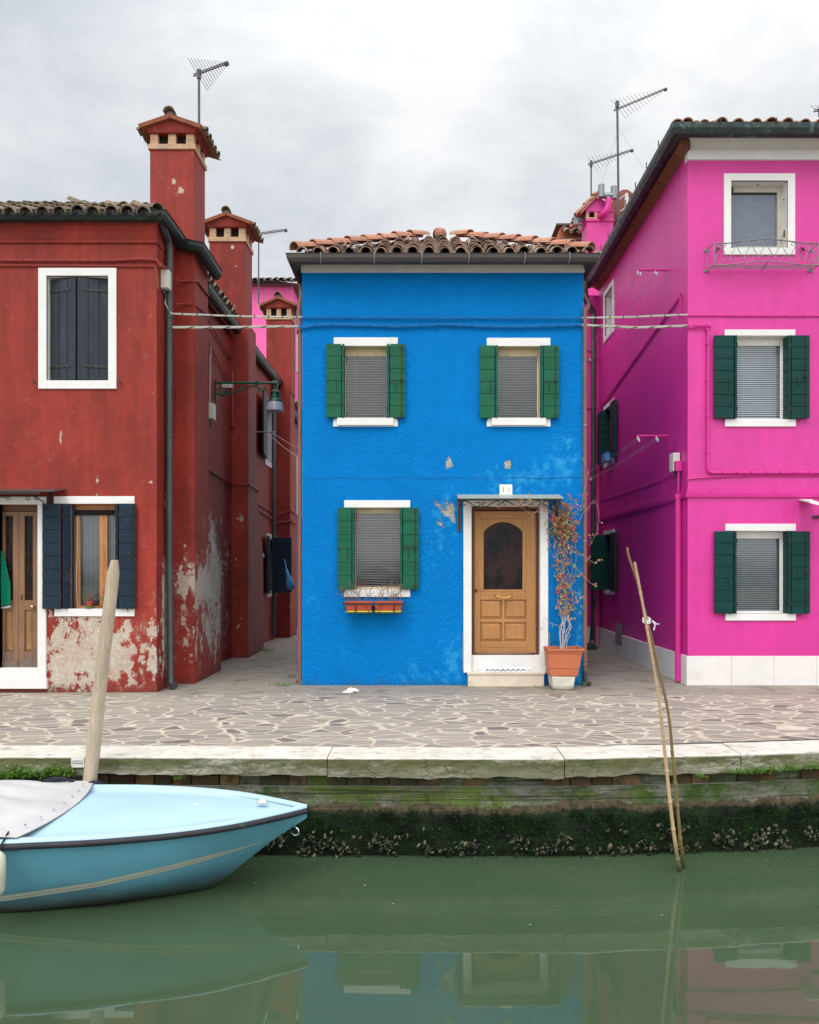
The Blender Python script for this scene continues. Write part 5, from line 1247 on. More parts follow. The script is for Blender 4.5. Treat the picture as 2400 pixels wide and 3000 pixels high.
m.box(pcx0+.23, pcx1-.003, pcy+.003, pcy+.5, zt+.051, zt+.209)
pch = m.build('chimney', M['pink'], ph, attrs=PA, recalc=False); pch['label'] = 'pink chimney with a bent flue pipe rising behind the blue roof'
one('vent', M['brick'], pch, lambda m: (m.box(pcx0-.02, pcx0+.05, pcy-.01, pcy+.5, zt+.051, zt+.209), m.box(pcx0+.17, pcx0+.225, pcy-.01, pcy+.1, zt+.051, zt+.209), m.box(pcx0-.02, pcx0+.22, pcy-.012, pcy+.5, zt+.045, zt+.085)))
bx('flue', M['dark'], pch, (pcx0+.05, pcx0+.22, pcy+.12, pcy+.5, zt+.085, zt+.205))
def pct(m):
    a = V((pcx0-.14, pcy-.1, zt+.14)); b = V(((pcx0+pcx1)/2-.04, pcy-.1, zt+.56)); u = (b-a).normalized(); n = V((-u.z, 0, u.x))
    m.prism([a, b, b+n*.03, a+n*.03], (0, .8, 0)); tile_field(m, a+n*.02, Yv, u, n, .8, (b-a).length, lambda p, s: True, pitch=.17, course=.26, r=.07, lift=.01)
one('tiles', M['tilenew'], pch, pct)
one('flue_pipe', M['pinkpaint'], pch, lambda m: m.tube(bez((wx(1268, 17.9), 17.98, wz(456, 18)), (wx(1268, 17.9), 17.8, wz(458, 18)), (wx(1281, 17.9), 17.85, wz(452, 18)), (wx(1281, 17.9), 17.85, wz(425, 18))), .075, 12), smooth=True)
def cowl(m):
    x, z = wx(1281, 17.85), wz(414, 17.85)
    m.tube([(x, 17.85, wz(424, 17.85)), (x, 17.85, z+.03)], .06, 12); m.tube([(x-.1, 17.85, z+.02), (x+.1, 17.85, z+.02)], .07, 12)
    m.tube([(wx(1266.5, 17.85), 17.85, wz(422, 18)), (wx(1266.5, 17.85), 17.85, wz(396, 18))], .068, 14); m.tube([(wx(1293, 17.85), 17.85, wz(425, 18)), (wx(1293, 17.85), 17.85, wz(399, 18))], .065, 14)
one('cowl', M['steel'], pch, cowl, smooth='auto')
one('side_pipe', M['steel'], pch, lambda m: (m.tube([(pcx0+.05, pcy+.2, zt+.10), (pcx0-.2, pcy+.15, zt+.11)], .06, 10), m.tube([(pcx0-.2, pcy+.15, zt+.20), (pcx0-.2, pcy+.15, zt-.02)], .07, 10)))

# other roofs seen beyond
fh = thing('house', (-5, 27, 0), 'distant light pink house seen at the end of the left alley', 'house')
fx = wx(616.5, 27); fz = wz(603, 27)
m = MB(); m.sheet((-9, 27, 0), X, Z, 0, fx+9, 0, fz, cell=1); m.sheet((fx, 27, 0), Yv, Z, 0, 6, 0, fz, cell=1); m.sheet((-9, 33, 0), X, Z, 0, fx+9, 0, fz, cell=1)
m.build('wall', M['pink2'], fh, attrs=PA, recalc=False)
fr_ = one('roof', M['roofbase'], fh, lambda m: m.add([(-9, 26.7, fz), (fx+.2, 26.7, fz), (fx+.2, 33, fz), (-9, 33, fz), (-6.5, 29, fz+1), (-6.5, 31, fz+1)], [(0,1,4), (1,2,5,4), (2,3,5), (0,4,5,3), (0,3,2,1)]))
one('roof_tiles', M['tileold'], fr_, lambda m: tile_field(m, (-9, 26.65, fz), X, V((0,1,.4)), V((0,-.4,1)), fx+9.2, .6, lambda u, s: True, pitch=.22, r=.1, course=.34))
fw_ = one('window', M['white'], fh, lambda m: (m.box(fx-.02, fx+.03, 27.8, 27.9, fz-2.6, fz-.5), m.box(fx-.02, fx+.03, 28.5, 28.6, fz-2.6, fz-.5), m.box(fx-.02, fx+.03, 27.9, 28.5, fz-.6, fz-.5), m.box(fx-.02, fx+.03, 27.9, 28.5, fz-2.6, fz-2.5)))
one('shutter', M['roofbase'], fw_, lambda m: m.box(fx+.0, fx+.025, 27.9, 28.5, fz-2.5, fz-.6))
oh = thing('house', (4.3, 22, 0), 'orange attic gable with mossy tiles between the blue and pink roofs', 'house')
def ohw(m):
    x0, x1 = wx(1176, 22), 5.2; m.box(x0, x1, 22, 24, 0, wz(490, 22)); m.prism([(x0, 22, wz(490, 22)), (x1, 22, wz(490, 22)), (x1, 22, wz(478, 22)), (x0+.05, 22, wz(478, 22))], (0, 2, 0))
one('wall', M['orange'], oh, ohw, attrs=PA)
orf = one('roof', M['roofbase'], oh, lambda m: m.box(wx(1171, 22), 5.3, 21.9, 24.2, wz(476, 22), wz(473, 22)))
one('roof_tiles', M['tileold'], orf, lambda m: tile_field(m, (wx(1186, 21.6), 21.55, wz(494, 21.6)), X, V((0, .5, .33)), V((0,-.5,.8)), 1.5, .55, lambda u, s: True, pitch=.2, r=.085))
one('ledge', M['roofbase'], oh, lambda m: m.box(wx(1180, 21.6), 5.2, 21.6, 22, wz(504, 21.6), wz(500, 21.6)))
rc = thing('chimney', (wx(1318, 20), 20.3, 6), 'rusty red bell shaped chimney pot behind the pink gutter', 'chimney')
def bell(m):
    c = (wx(1316, 20.3), 20.3, 0); m.lathe([(.42, wz(470, 20)), (.40, wz(440, 20)), (.33, wz(415, 20)), (.22, wz(398, 20)), (.10, wz(389, 20)), (.02, wz(387, 20))], c, 20, 1, .6)
one('hood', mat('rusty_red_hood', (.16,.04,.025), .7, .3), rc, bell, smooth=True)
one('shaft', M['soffit'], rc, lambda m: m.box(wx(1304, 20), wx(1330, 20), 20.1, 20.5, 7.25, wz(462, 20)))

# ================================================================ CABLES, LINES, LAMP, BOXES
def sagline(pts, n=10):
    out = []
    for (a, b) in zip(pts, pts[1:]):
        a, b = V(a), V(b); out += [a+(b-a)*i/n for i in range(n)]
    return out+[V(pts[-1])]
def cable(name_label, segs, r, tie, tiestep, grp):
    t = thing('overhead_cable', segs[0][1][0], name_label, 'cable', grp)
    for nm, pts, mt in segs:
        def f(m):
            P_ = [V(p) for p in pts]
            for k, (dz, dy, rr) in enumerate(((0, 0, r), (r*1.5, r*.5, r*.7))): m.tube([p+V((0, dy, dz+mnoise.noise(p*5+V((k*9, 0, 0)))*.005)) for p in P_], rr, 5)
            m.k = 1; L = 0
            for a, b in zip(P_, P_[1:]):
                d = (b-a).length; u = (b-a).normalized(); s = (tiestep-L % tiestep)
                while s < d:
                    p = a+u*s; 
                    if tie: m.tube([p+V((0, -r, -r*2.2)), p+V((0, -r*1.6, r*2.8))], .0055, 4)
                    else: m.tube([p-u*.05+V((0, -r*.6, -r)), p+V((0, -r*1.6, 0)), p+u*.05+V((0, -r*.3, r))], .005, 4)
                    s += tiestep
                L += d
        one(nm, [mt, M['black'] if mt is M['cable'] else mt], t, f, recalc=False)
    return t
yB = FB-.035
A0 = V((-3.34, 10.98, wz(661, 10.98))); B0 = V(((636-CX)*yB/F, yB, wz(668, yB))); B1 = V((wx(1226, yB), yB, wz(669.5, yB))); C0 = V((PX-.01, FP-.04, wz(664.5, FP)))
cable('upper cable bundle with dark ties crossing from the red house to the pink house', [('wire', sagline([V((-3.39, 11.02, wz(600, 11))), V((-3.42, 10.98, wz(640, 11))), A0, (A0+B0)/2-Z*.012, B0]), M['cable']),
    ('painted_wire', sagline([B0, B0+(B1-B0)*.5-Z*.006, B1], 24), M['bluepaint']), ('wire', sagline([B1, (B1+C0)/2-Z*.012, C0]), M['cable'])], .0085, True, .19, 'cables strung across the house fronts')
A0 = V((-3.32, 10.98, wz(690, 10.98))); B0 = V(((628-CX)*yB/F, yB, wz(688, yB))); B1 = V((wx(1226, yB), yB, wz(685, yB))); C0 = V((PX-.01, FP-.04, wz(688.5, FP)))
cable('lower cable bundle wound with wire and sagging, below the clipped one', [('wire', sagline([A0, (A0+B0)/2-Z*.005, B0]), M['cable']),
    ('painted_wire', [V((wx(a, yB), yB, wz(b, yB))) for a, b in ((628, 688), (640, 690), (660, 685.5), (700, 684), (760, 685), (840, 688), (920, 684.5), (935, 683.5), (960, 685), (1040, 688), (1100, 688), (1160, 686), (1226, 684.5))], M['bluepaint']), ('wire', sagline([B1, B1+(C0-B1)*.5-Z*.03, C0]), M['cable'])], .0115, False, .24, 'cables strung across the house fronts')

def meter(label, c, sx, sy, sz, grp='electric boxes on the walls'):
    t = thing('electric_box', c, label, 'electric box', grp); c = V(c)
    bx('casing', M['plastic'], t, (c.x-sx, c.x+sx, c.y-sy, c.y+sy, c.z-sz, c.z+sz), bevel=.006)
    bx('lid', M['plastic'], t, (c.x-sx*.9, c.x+sx*.9, c.y-sy-.012, c.y-sy-.001, c.z-sz*.93, c.z+sz*.93), bevel=.004)
    def gl(m):
        m.tube([c-Z*sz, c-Z*(sz+.05)], .022, 8); m.tube([c+V((.0, 0, -sz)), c+V((.03, 0, -sz-.08)), c+V((.0, .0, -sz-.15))], .008, 5)
    one('cable_gland', M['grey_pipe'], t, gl); return t
meter('cream electric box beside the dark downpipe on the red corner house', (wx(343, 10.9), 10.95, wz(588, 10.9)), .085, .07, .125)
meter('cream electric box under the green street lamp bracket', (SX+.09, 13.0, wz(867, 13.0)), .085, .10, .125)
m2 = meter('cream electric box on top of the pink pipe by the pink corner', (PX-.06, 11.75, wz(974, 11.75)), .05, .09, .13)

# street lamp on its scrolled wall bracket
ly = 13.75; lx0 = SX; lz = wz(806, ly); lx1 = wx(578.5, ly)
la = thing('street_lamp', (lx0, ly, lz-.5), 'dark green wall street lamp on a scrolled arm over the left alley', 'street lamp')
one('arm', M['lampgreen'], la, lambda m: (m.tube([(lx0, ly, lz), (lx1, ly, lz)], .022, 10), m.tube([(lx1-.03, ly, lz+.0), (lx1+.045, ly, lz)], .04, 10), m.tube([(lx0+.70, ly, lz-.03), (lx0+.70, ly, lz+.03)], .03, 8), m.box(lx0-.01, lx0+.03, ly-.03, ly+.03, lz-.30, lz+.04)))
def ls(m):
    zb_ = wz(832, ly)
    m.tube(bez((lx0+.02, ly, zb_+.02), (lx0+.22, ly, zb_-.05), (lx0+.42, ly, lz-.08), (lx0+.60, ly, lz-.06))+bez((lx0+.60, ly, lz-.06), (lx0+.68, ly, lz-.04), (lx0+.72, ly, lz-.06), (lx0+.78, ly, lz-.10))[1:], .014, 7)
    m.tube(spiral((lx0+.74, ly, lz-.13), X, Z, .01, .04, PI, PI*2.8), .012, 6); m.tube(spiral((lx0+.85, ly, lz-.10), X, Z, .01, .035, 0, -PI*1.6), .012, 6)
    m.tube(spiral((lx0+.10, ly, lz-.15), X, Z, .012, .085, 0, PI*3.2), .010, 6); m.tube(spiral((lx0+.42, ly, lz-.10), X, Z, .008, .04, 0, PI*2.5), .010, 6)
    m.tube(bez((lx0+.12, ly, lz-.22), (lx0+.2, ly, lz-.18), (lx0+.15, ly, lz-.12), (lx0+.25, ly, lz-.15)), .018, 6)
one('scroll', M['lampgreen'], la, ls, smooth=True)
def lh(m):
    c = V((lx1+.005, ly, 0)); z = lambda v: wz(v, ly)
    m.lathe([(.02, z(824)), (.022, z(806)), (.04, z(804)), (.03, z(801))][::-1], c, 12); m.lathe([(.09, z(826.5)), (.085, z(825)), (.045, z(822)), (.022, z(819))], c, 20)
    m.lathe([(.125, z(846.5)), (.12, z(843)), (.10, z(840)), (.09, z(839)), (.075, z(828)), (.09, z(826.6))], c, 20)
one('lamp_head', M['lampgreen'], la, lh, smooth='auto')
gm = mat('frosted_lamp_glass', (.42,.42,.48), .25, .5, var=.08, bump=0)
one('lamp_glass', gm, la, lambda m: m.lathe([(.135, wz(866, ly)), (.15, wz(865.5, ly)), (.15, wz(861, ly)), (.14, wz(855, ly)), (.12, wz(846.7, ly))], (lx1+.005, ly, 0), 24), smooth='auto')
sg = one('sign_plate', M['sign'], la, lambda m: m.box(wx(468, ly-.03), wx(491.8, ly-.03), ly-.034, ly-.03, wz(816.5, ly), wz(809.5, ly)))
text('BU', .056, (wx(474.5, ly-.03), ly-.0355, wz(813, ly)), M['redink'], sg); text('N 48', .05, (wx(485.5, ly-.03), ly-.0355, wz(813, ly)), M['ink'], sg)
one('divider', M['ink'], sg, lambda m: m.box(wx(479.4, ly-.03), wx(479.9, ly-.03), ly-.0352, ly-.0342, wz(816.3, ly), wz(809.8, ly)))
def lc(m):
    x = SX+.02; m.tube([(x, 13.1, wz(715, 13.1)), (x+.02, 13.3, wz(728, 13.3)), (x, 13.35, wz(745, 13.3)), (x, 13.3, wz(850, 13.0))], .014, 6)
one('lamp_cable', M['cable'], la, lc)

# clothes lines
def clothes(label, bars, pairs, mt, grp='clothes lines across the alleys'):
    t = thing('clothes_line', bars[0][0], label, 'clothes line', grp)
    for a, b in bars: one('bracket', M[mt], t, lambda m: m.tube([a, b], .016, 6))
    for a, b in pairs:
        one('cord', M['cord'], t, lambda m: (m.tube(sagline([a, (V(a)+V(b))/2-Z*.03, b], 6), .0035, 4), m.tube([V(a)+V((0,0,.02)), V(a)-V((0,0,.03))], .014, 6), m.tube([V(b)+V((0,0,.02)), V(b)-V((0,0,.03))], .014, 6)))
    return t
for z, lab in ((6.09, 'upper clothes line on a pink bar high over the right alley'), (3.61, 'lower clothes line on a pink bar over the right alley')):
    y1 = 12.27; y2 = PE-.1
    pr2 = [((3.26, y1, z-.03), (2.95+.42, y2, z-.08)), ((3.30, y1, z-.05), (2.98+.42, y2, z-.10)), ((3.52, y1, z-.03), (3.5, y2, z-.14)), ((3.55, y1, z-.05), (3.53, y2, z-.16))] if z > 5 else [((3.26, y1, z-.03), (3.34, y2, z-.05)), ((3.28, y1, z-.06), (3.36, y2, z-.07)), ((3.54, y1, z-.03), (3.52, y2, z-.12)), ((3.56, y1, z-.06), (3.55, y2, z-.14))]
    clothes(lab, [((3.24, y1, z), (PX+.02, y1, z)), ((3.1, y2+.1, z-.08), (3.66, y2, z-.08))], pr2, 'pinkpaint')
zc = wz(907, 16.6); clothes('clothes line beside the slate shutters in the left alley', [((SX2, 16.75, zc), (-2.98, 16.75, zc))], [((-3.1, 16.75, zc-.03), (-1.72, 12.3, wz(975, 12.3))), ((-3.12, 16.75, zc-.05), (-1.72, 12.5, wz(972, 12.5))), ((-3.0, 16.75, zc-.03), (-1.72, 12.9, wz(955, 12.9)))], 'steel')

# flower basket of scrolled iron under the top pink window
fbk = thing('flower_basket', P(1600, 540, FP-.12), 'empty scrolled grey iron flower basket fixed under the top window of the pink house', 'flower basket')
yf_ = FP-.24
def Q(x, y): return P(x, y, yf_)
def toprail(t): return Q(1503.7+220*t, 512.2-8.5*max(0, math.sin(PI*min(1, max(0, (t-.12)/.76))))**1.2)
def botrail(t): return Q(1503.7+220*t, 558-7.5*max(0, math.sin(PI*min(1, max(0, (t-.12)/.76))))**1.2)
def rails(m):
    m.tube([toprail(i/30) for i in range(31)], .0085, 6); m.tube([botrail(i/30) for i in range(31)], .008, 6)
    for t in (0, 1):
        a, b = toprail(t), botrail(t); m.tube([a, b], .008, 6)
        wa, wb = P(1488.5 if t == 0 else 1707, 527, FP-.01), P(1488.5 if t == 0 else 1707, 570, FP-.01)
        m.tube([a, wa], .007, 5); m.tube([b, wb], .007, 5); m.tube([wa-Yv*.03, wb-Yv*.03], .007, 5)
        for w_ in (wa, wb): m.box(w_.x-.035, w_.x+.035, FP-.012, FP-.0005, w_.z-.017, w_.z+.017)
one('rail', M['wrack'], fbk, rails)
def floorbars(m):
    a, b = botrail(0), botrail(1); zf = wz(570, FP)
    for i in range(1, 5): y = yf_+.045*i+.01; m.tube([(a.x, y, zf+.01), (b.x, y, zf+.01)], .005, 5)
    m.tube([botrail(.52), (botrail(.52).x, FP-.03, zf)], .008, 5)
one('floor_bar', M['wrack'], fbk, floorbars)
def hearts(m):
    n = 7
    for i in range(n):
        t0, t1 = i/n+.004, (i+1)/n-.004; tm = (t0+t1)/2; A, B = toprail(tm), botrail(tm); w_ = (toprail(t1)-toprail(t0)).length/2; h = (A-B).length
        for sg in (-1, 1):
            c = B+X*sg*w_*.48+Z*w_*.5
            sp_ = spiral(c, X*sg, -Z, w_*.14, w_*.48, -PI*1.6, 0, 18)     # foot scroll running out to the side
            top = spiral(A+X*sg*w_*.42-Z*w_*.33, X*sg, Z, w_*.10, w_*.34, -PI*.9, PI*.95, 14)[::-1]
            m.tube(sp_+bez(sp_[-1], sp_[-1]+Z*h*.25, A-Z*h*.40+X*sg*w_*.12, A-Z*w_*.12+X*sg*.004)[1:], .0048, 5); m.tube(top, .0045, 5)
one('scroll', M['wrack'], fbk, hearts)
for px in (1514, 1691): one('shutter_stay', M['black'], fbk, lambda m: m.tube([P(px-4, 521, FP-.02), P(px-1, 526, FP-.05), P(px+1, 522, FP-.05), P(px+3, 528, FP-.03)], .012, 5))

# tv antennas
def antenna(label, base, mast_top, boom0, boom1, n, L0, L1, r=.02, low=None, tilt=V((.75, -.4, -.55))):
    t = thing('tv_antenna', base, label, 'antenna', 'television antennas on the roofs'); a, b = V(boom0), V(boom1); d = (b-a).normalized()
    one('mast', M['antenna'], t, lambda m: m.tube([base, mast_top], r, 6))
    one('boom', M['antenna'], t, lambda m: (m.tube([a-d*.05, b], .012, 5), m.tube([a-d*.05+Z*.03, b+Z*.03], .009, 5), m.tube([V(mast_top)-Z*.1, V(mast_top)+Z*.04], r*1.8, 6), m.tube([b-d*.03, b+d*.03], .035, 6)))
    e = tilt-d*tilt.dot(d)*.55; e.normalize()
    for i in range(n):
        f = i/(n-1); p = a+(b-a)*(.06+.9*f); h = e*(L0+(L1-L0)*f)/2
        one('element', M['antenna'], t, lambda m: m.tube([p-h, p+h], .0042, 4))
    return t
def guy(t, pts): one('guy_wire', M['cord'], t, lambda m: [m.tube([a, b], .004, 3) for a, b in pts])
Y1 = 12.9; antenna('antenna on a tall mast behind the tallest red chimney', P(420, 500, Y1), P(419, 152, Y1), P(413, 158, Y1), P(477, 134, Y1-.2), 12, .62, .10, tilt=V((.9, -.2, -.75)))
Y2 = 17.5; antenna('small antenna behind the second red chimney', P(544.5, 640, Y2), P(545, 487, Y2), P(543, 494, Y2), P(602, 485, Y2), 11, .35, .08, .016, tilt=V((.7, -.3, -.5)))
Y3 = 18.6; t3 = antenna('tallest antenna above the pink chimney pointing up to the right', (wx(1306, Y3), Y3, 7.3), P(1300, 217, Y3), P(1297, 232, Y3), P(1402, 188, Y3-.3), 14, .62, .10, .026, tilt=V((.8, -.3, -.7)))
guy(t3, [(P(1303, 272, Y3), P(1240, 430, Y3)), (P(1303, 272, Y3), P(1262, 402, Y3)), (P(1305, 272, Y3), P(1362, 365, Y3)), (P(1303, 280, Y3), P(1255, 420, Y3))])
one('junction_box', M['plastic'], t3, lambda m: m.box(wx(1316, Y3), wx(1322, Y3), Y3-.05, Y3+.02, wz(450, Y3), wz(408, Y3)))
one('coax_cable', M['cord'], t3, lambda m: m.tube(bez(P(1305, 420, Y3), P(1325, 395, Y3), P(1335, 430, Y3), P(1306, 445, Y3)), .012, 5))
antenna('lower antenna left of the tallest one above the pink chimney', (wx(1246, 18.3), 18.3, 7.3), P(1245, 342, 18.3), P(1243, 346, 18.3), P(1331, 317, 18.1), 12, .42, .08, .018, tilt=V((.8, -.3, -.7)))
antenna('antenna tip cut off at the right edge above the pink roof', (wx(1728, 14), 14, 8.3), P(1728, 232, 14), P(1720, 234, 14), P(1790, 222, 14), 8, .4, .1, .02)

# broom and bag in the alleys
br = thing('broom', (wx(1242, 16.6), 16.6, .05), 'dark broom leaning against the wall at the end of the right alley', 'broom')
one('handle', M['black'], br, lambda m: (m.tube([(wx(1242, 16.5), 16.5, .10), (wx(1254, 16.75), 16.75, 1.30)], .016, 6)))
one('brush', M['blackrub'], br, lambda m: m.prism([(wx(1236, 16.5), 16.42, .0), (wx(1249, 16.5), 16.42, .0), (wx(1247, 16.5), 16.45, .13), (wx(1238, 16.5), 16.45, .13)], (0, .1, 0)), bevel=.01)
br2 = thing('broom', (wx(1250, 16.5), 16.4, .05), 'green headed broom leaning against the wall at the end of the right alley', 'broom')
one('handle', M['grey_pipe'], br2, lambda m: m.tube([(wx(1251, 16.4), 16.4, .08), (wx(1256, 16.7), 16.7, 1.35)], .014, 6)); one('brush', M['lampgreen'], br2, lambda m: m.box(wx(1249, 16.4), wx(1257, 16.4), 16.35, 16.43, 0, .1), bevel=.01)
th = thing('thermometer', (wx(1241, PE-.1), PE-.1, 1.4), 'orange wall thermometer at the end of the right alley', 'thermometer')
one('plate', mat('orange_plate', (.55,.12,.05), .6), th, lambda m: m.box(wx(1237.5, PE), wx(1245.5, PE), PE-.05, PE-.02, wz(1228, PE), wz(1180, PE)), bevel=.005)
one('scale', M['ink'], th, lambda m: [m.box(wx(1239, PE-.05), wx(1243, PE-.05), PE-.056, PE-.0505, wz(1193+3*i, PE), wz(1191.5+3*i, PE)) for i in range(6)])
bb = thing('box', (PX-.05, 15.9, 3.66), 'small blue box on the middle alley window sill of the pink house', 'box')
bx('body', M['bluebag'], bb, (PX-.16, PX-.03, 15.75, 16.05, 3.70, 3.86), bevel=.01); bx('lid', mat('dark_blue_lid', (.01,.03,.12)), bb, (PX-.165, PX-.025, 15.745, 16.055, 3.861, 3.885), bevel=.004)
bg = thing('bag', (-2.93, 17.9, 1.8), 'light blue plastic bag hanging from the open black shutter in the left alley', 'bag')
def bag(m):
    Yb = 17.7; pts = [(602, 1194), (605, 1197), (612, 1212), (620, 1228), (622, 1238), (613, 1243), (602, 1240)]
    poly = [P(x, y, Yb) for x, y in pts]; n = len(poly); c = sum(poly, V())/n
    f = [p+V((0, -.02, 0)) for p in poly]; mid = [c+(p-c)*.6+V((0, -.08, 0)) for p in poly]; bk = [c+(p-c)*.6+V((0, .06, 0)) for p in poly]
    m.add(f+mid+bk+[c+V((0,-.10,0)), c+V((0,.08,0))], [(i, (i+1) % n, n+(i+1) % n, n+i) for i in range(n)]+[((i+1) % n, i, 2*n+i, 2*n+(i+1) % n) for i in range(n)]+[(n+i, n+(i+1) % n, 3*n) for i in range(n)]+[(2*n+(i+1) % n, 2*n+i, 3*n+1) for i in range(n)])
one('body', M['bluebag'], bg, bag, smooth=True); one('handle', M['bluebag'], bg, lambda m: m.tube([P(603, 1197, 17.7), P(601, 1185, 17.78), P(599, 1178, 17.82)], .012, 5))

# ================================================================ FLOWER BOXES, POTS, PLANTS
def plant_twigs(p, n, spread, h, mt, leaves=None, seed=1, parent=None, lc=30, ls=.02):
    rnd = random.Random(seed); st = MB(); lf = MB()
    for i in range(n):
        b = p+V((rnd.uniform(-spread, spread), rnd.uniform(-.03, .03), 0)); d = V((rnd.uniform(-.7, .7), rnd.uniform(-.5, .1), 1)).normalized(); pts = [b]
        for k in range(6): d = (d+V((rnd.uniform(-.6, .6), rnd.uniform(-.3, .3), rnd.uniform(-.2, .3)))).normalized(); pts.append(pts[-1]+d*h*rnd.uniform(.12, .22))
        st.tube(pts, [.0045*(1-.1*k) for k in range(7)], 4, False)
        for k in range(3):
            q = pts[rnd.randint(2, 5)]; e = V((rnd.uniform(-1, 1), rnd.uniform(-.5, .2), rnd.uniform(0, .8))).normalized(); st.tube([q, q+e*h*.16, q+(e+Z*.5)*h*.22], .0022, 3, False)
    if leaves:
        for c, r, k in leaves:
            for i in range(k): q = V(c)+V((rnd.gauss(0, r*.5), rnd.gauss(0, r*.3), abs(rnd.gauss(0, r*.6)))); leafq(lf, q, V((rnd.uniform(-1, 1), rnd.uniform(-1, .2), rnd.uniform(-.1, 1))), Z, ls*rnd.uniform(.7, 1.3), ls*.3)
    st.build('twigs', M[mt], parent, recalc=False)
    if lf.v: lf.build('leaves', M['succ'], parent, recalc=False)
yf = FB-.17
rk = thing('planter_rack', (wx(787, yf), yf, wz(1291, yf)), 'black iron rack holding two flower boxes under the blue house window', 'rack')
def rack(m):
    y0, y1 = FB-.27, FB-.04; a, b = wx(722, y0), wx(854, y0); zt, zb_ = wz(1271, y0), wz(1290, y0)
    m.box(a, b, y0-.004, y0+.001, zt-.012, zt+.006)
    for x, s in ((a, 1), (b, -1)):
        m.tube([(x+s*.06, y0, zb_), (x, y0, zt), (x, y1+.04, zt+.01)], .006, 5); m.tube([(x+s*.06, y0, zb_), (x+s*.06, y1+.04, zb_)], .006, 5)
    m.box(a+.06, b-.06, y0-.003, y0+.004, zb_-.012, zb_); m.box(a+.06, b-.06, y1, y1+.004, zb_-.012, zb_)
    for px in (749, 830): x = wx(px, y0); m.box(x-.009, x+.009, y0-.011, y0-.005, zb_-.012, zt+.004); m.box(x-.009, x+.009, y0, y1, zb_-.019, zb_-.013)
    for px, s in ((772, 1), (803, -1)):
        x = wx(px, y0); m.tube(bez((x-s*.03, y0-.01, zt-.02), (x+s*.03, y0-.01, zt+.0), (x, y0-.01, zb_), (x+s*.06, y0-.01, zb_))+spiral((x+s*.07, y0-.01, zb_+.03), X*s, Z, .03, .018, -PI/2, PI*.9)[1:], .0035, 4)
one('frame', M['black'], rk, rack)
one('mount', M['rust'], rk, lambda m: m.box(wx(735, FB), wx(845, FB), FB-.04, FB-.015, wz(1283, FB), wz(1278, FB)))
for k, (a, b, lab) in enumerate(((727, 784, 'left red flower box with bare twigs and a yellow green saucer'), (789, 846, 'right red flower box with bare twigs, next to the other box in the rack'))):
    y0, y1 = FB-.26, FB-.06; X0, X1 = wx(a, y0), wx(b, y0); z0, z1 = wz(1286, y0), wz(1266.5, y0)
    t = thing('flower_box', ((X0+X1)/2, (y0+y1)/2, z0-.02), lab, 'flower box', 'flower boxes under the blue house window')
    def fb(m):
        i = .014; m.add([(X0+i, y0+i, z0), (X1-i, y0+i, z0), (X1-i, y1-i, z0), (X0+i, y1-i, z0), (X0, y0, z1-.02), (X1, y0, z1-.02), (X1, y1, z1-.02), (X0, y1, z1-.02)], [(0,3,2,1), (0,1,5,4), (1,2,6,5), (2,3,7,6), (3,0,4,7)])
        m.box(X0-.008, X1+.008, y0-.008, y0+.006, z1-.02, z1); m.box(X0-.008, X1+.008, y1-.006, y1+.008, z1-.02, z1); m.box(X0-.008, X0+.006, y0+.006, y1-.006, z1-.02, z1); m.box(X1-.006, X1+.008, y0+.006, y1-.006, z1-.02, z1)
    one('box', M['redpot'], t, fb, bevel=.003)
    bx('soil', M['soil'], t, (X0+.006, X1-.006, y0+.006, y1-.006, z1-.03, z1-.012))
    bx('saucer', M['lime'], t, (X0+.002, X1-.002, y0-.004, y1, z0-.022, z0-.002), bevel=.006)
    c = V(((X0+X1)/2, y0+.07, z1-.012))
    lv = [(c+V((-.16, 0, .03)), .05, 26), (c+V((-.19, 0, .10)), .02, 5)] if k == 0 else [(c+V((-.17, 0, .03)), .045, 34), (c+V((-.03, -.02, .30)), .012, 4), (c+V((.02, 0, .19)), .012, 4)]
    plant_twigs(c, 15, .17, .26, 'twig', lv, 5+k, t, ls=.022)

# big terracotta trough with the climbing plant
py_ = 11.02
tb = thing('stone_block', (wx(1187, py_), py_, 0), 'mossy white stone block under the terracotta pot by the blue house', 'block')
def blk(m): x0, x1 = wx(1162, 10.87), wx(1212, 10.87); m.add([(x0+.02, 10.88, 0), (x1-.03, 10.87, 0), (x1-.02, 11.2, 0), (x0+.02, 11.2, 0), (x0, 10.86, .185), (x1, 10.87, .18), (x1, 11.2, .18), (x0, 11.2, .18)], [(0,3,2,1),(4,5,6,7),(0,1,5,4),(1,2,6,5),(2,3,7,6),(3,0,4,7)])
one('stone', M['block'], tb, blk, bevel=.012)
po = thing('potted_plant', (wx(1190, py_), py_, .19), 'reddish climbing plant with thin bare stems in a square terracotta pot beside the oak door', 'climbing plant')
pY = 10.84; qx0, qx1, qx2, qx3 = wx(1159, pY), wx(1218, pY), wx(1154, pY), wx(1231, pY); qz0, qz1 = wz(1424, pY), wz(1366, pY)
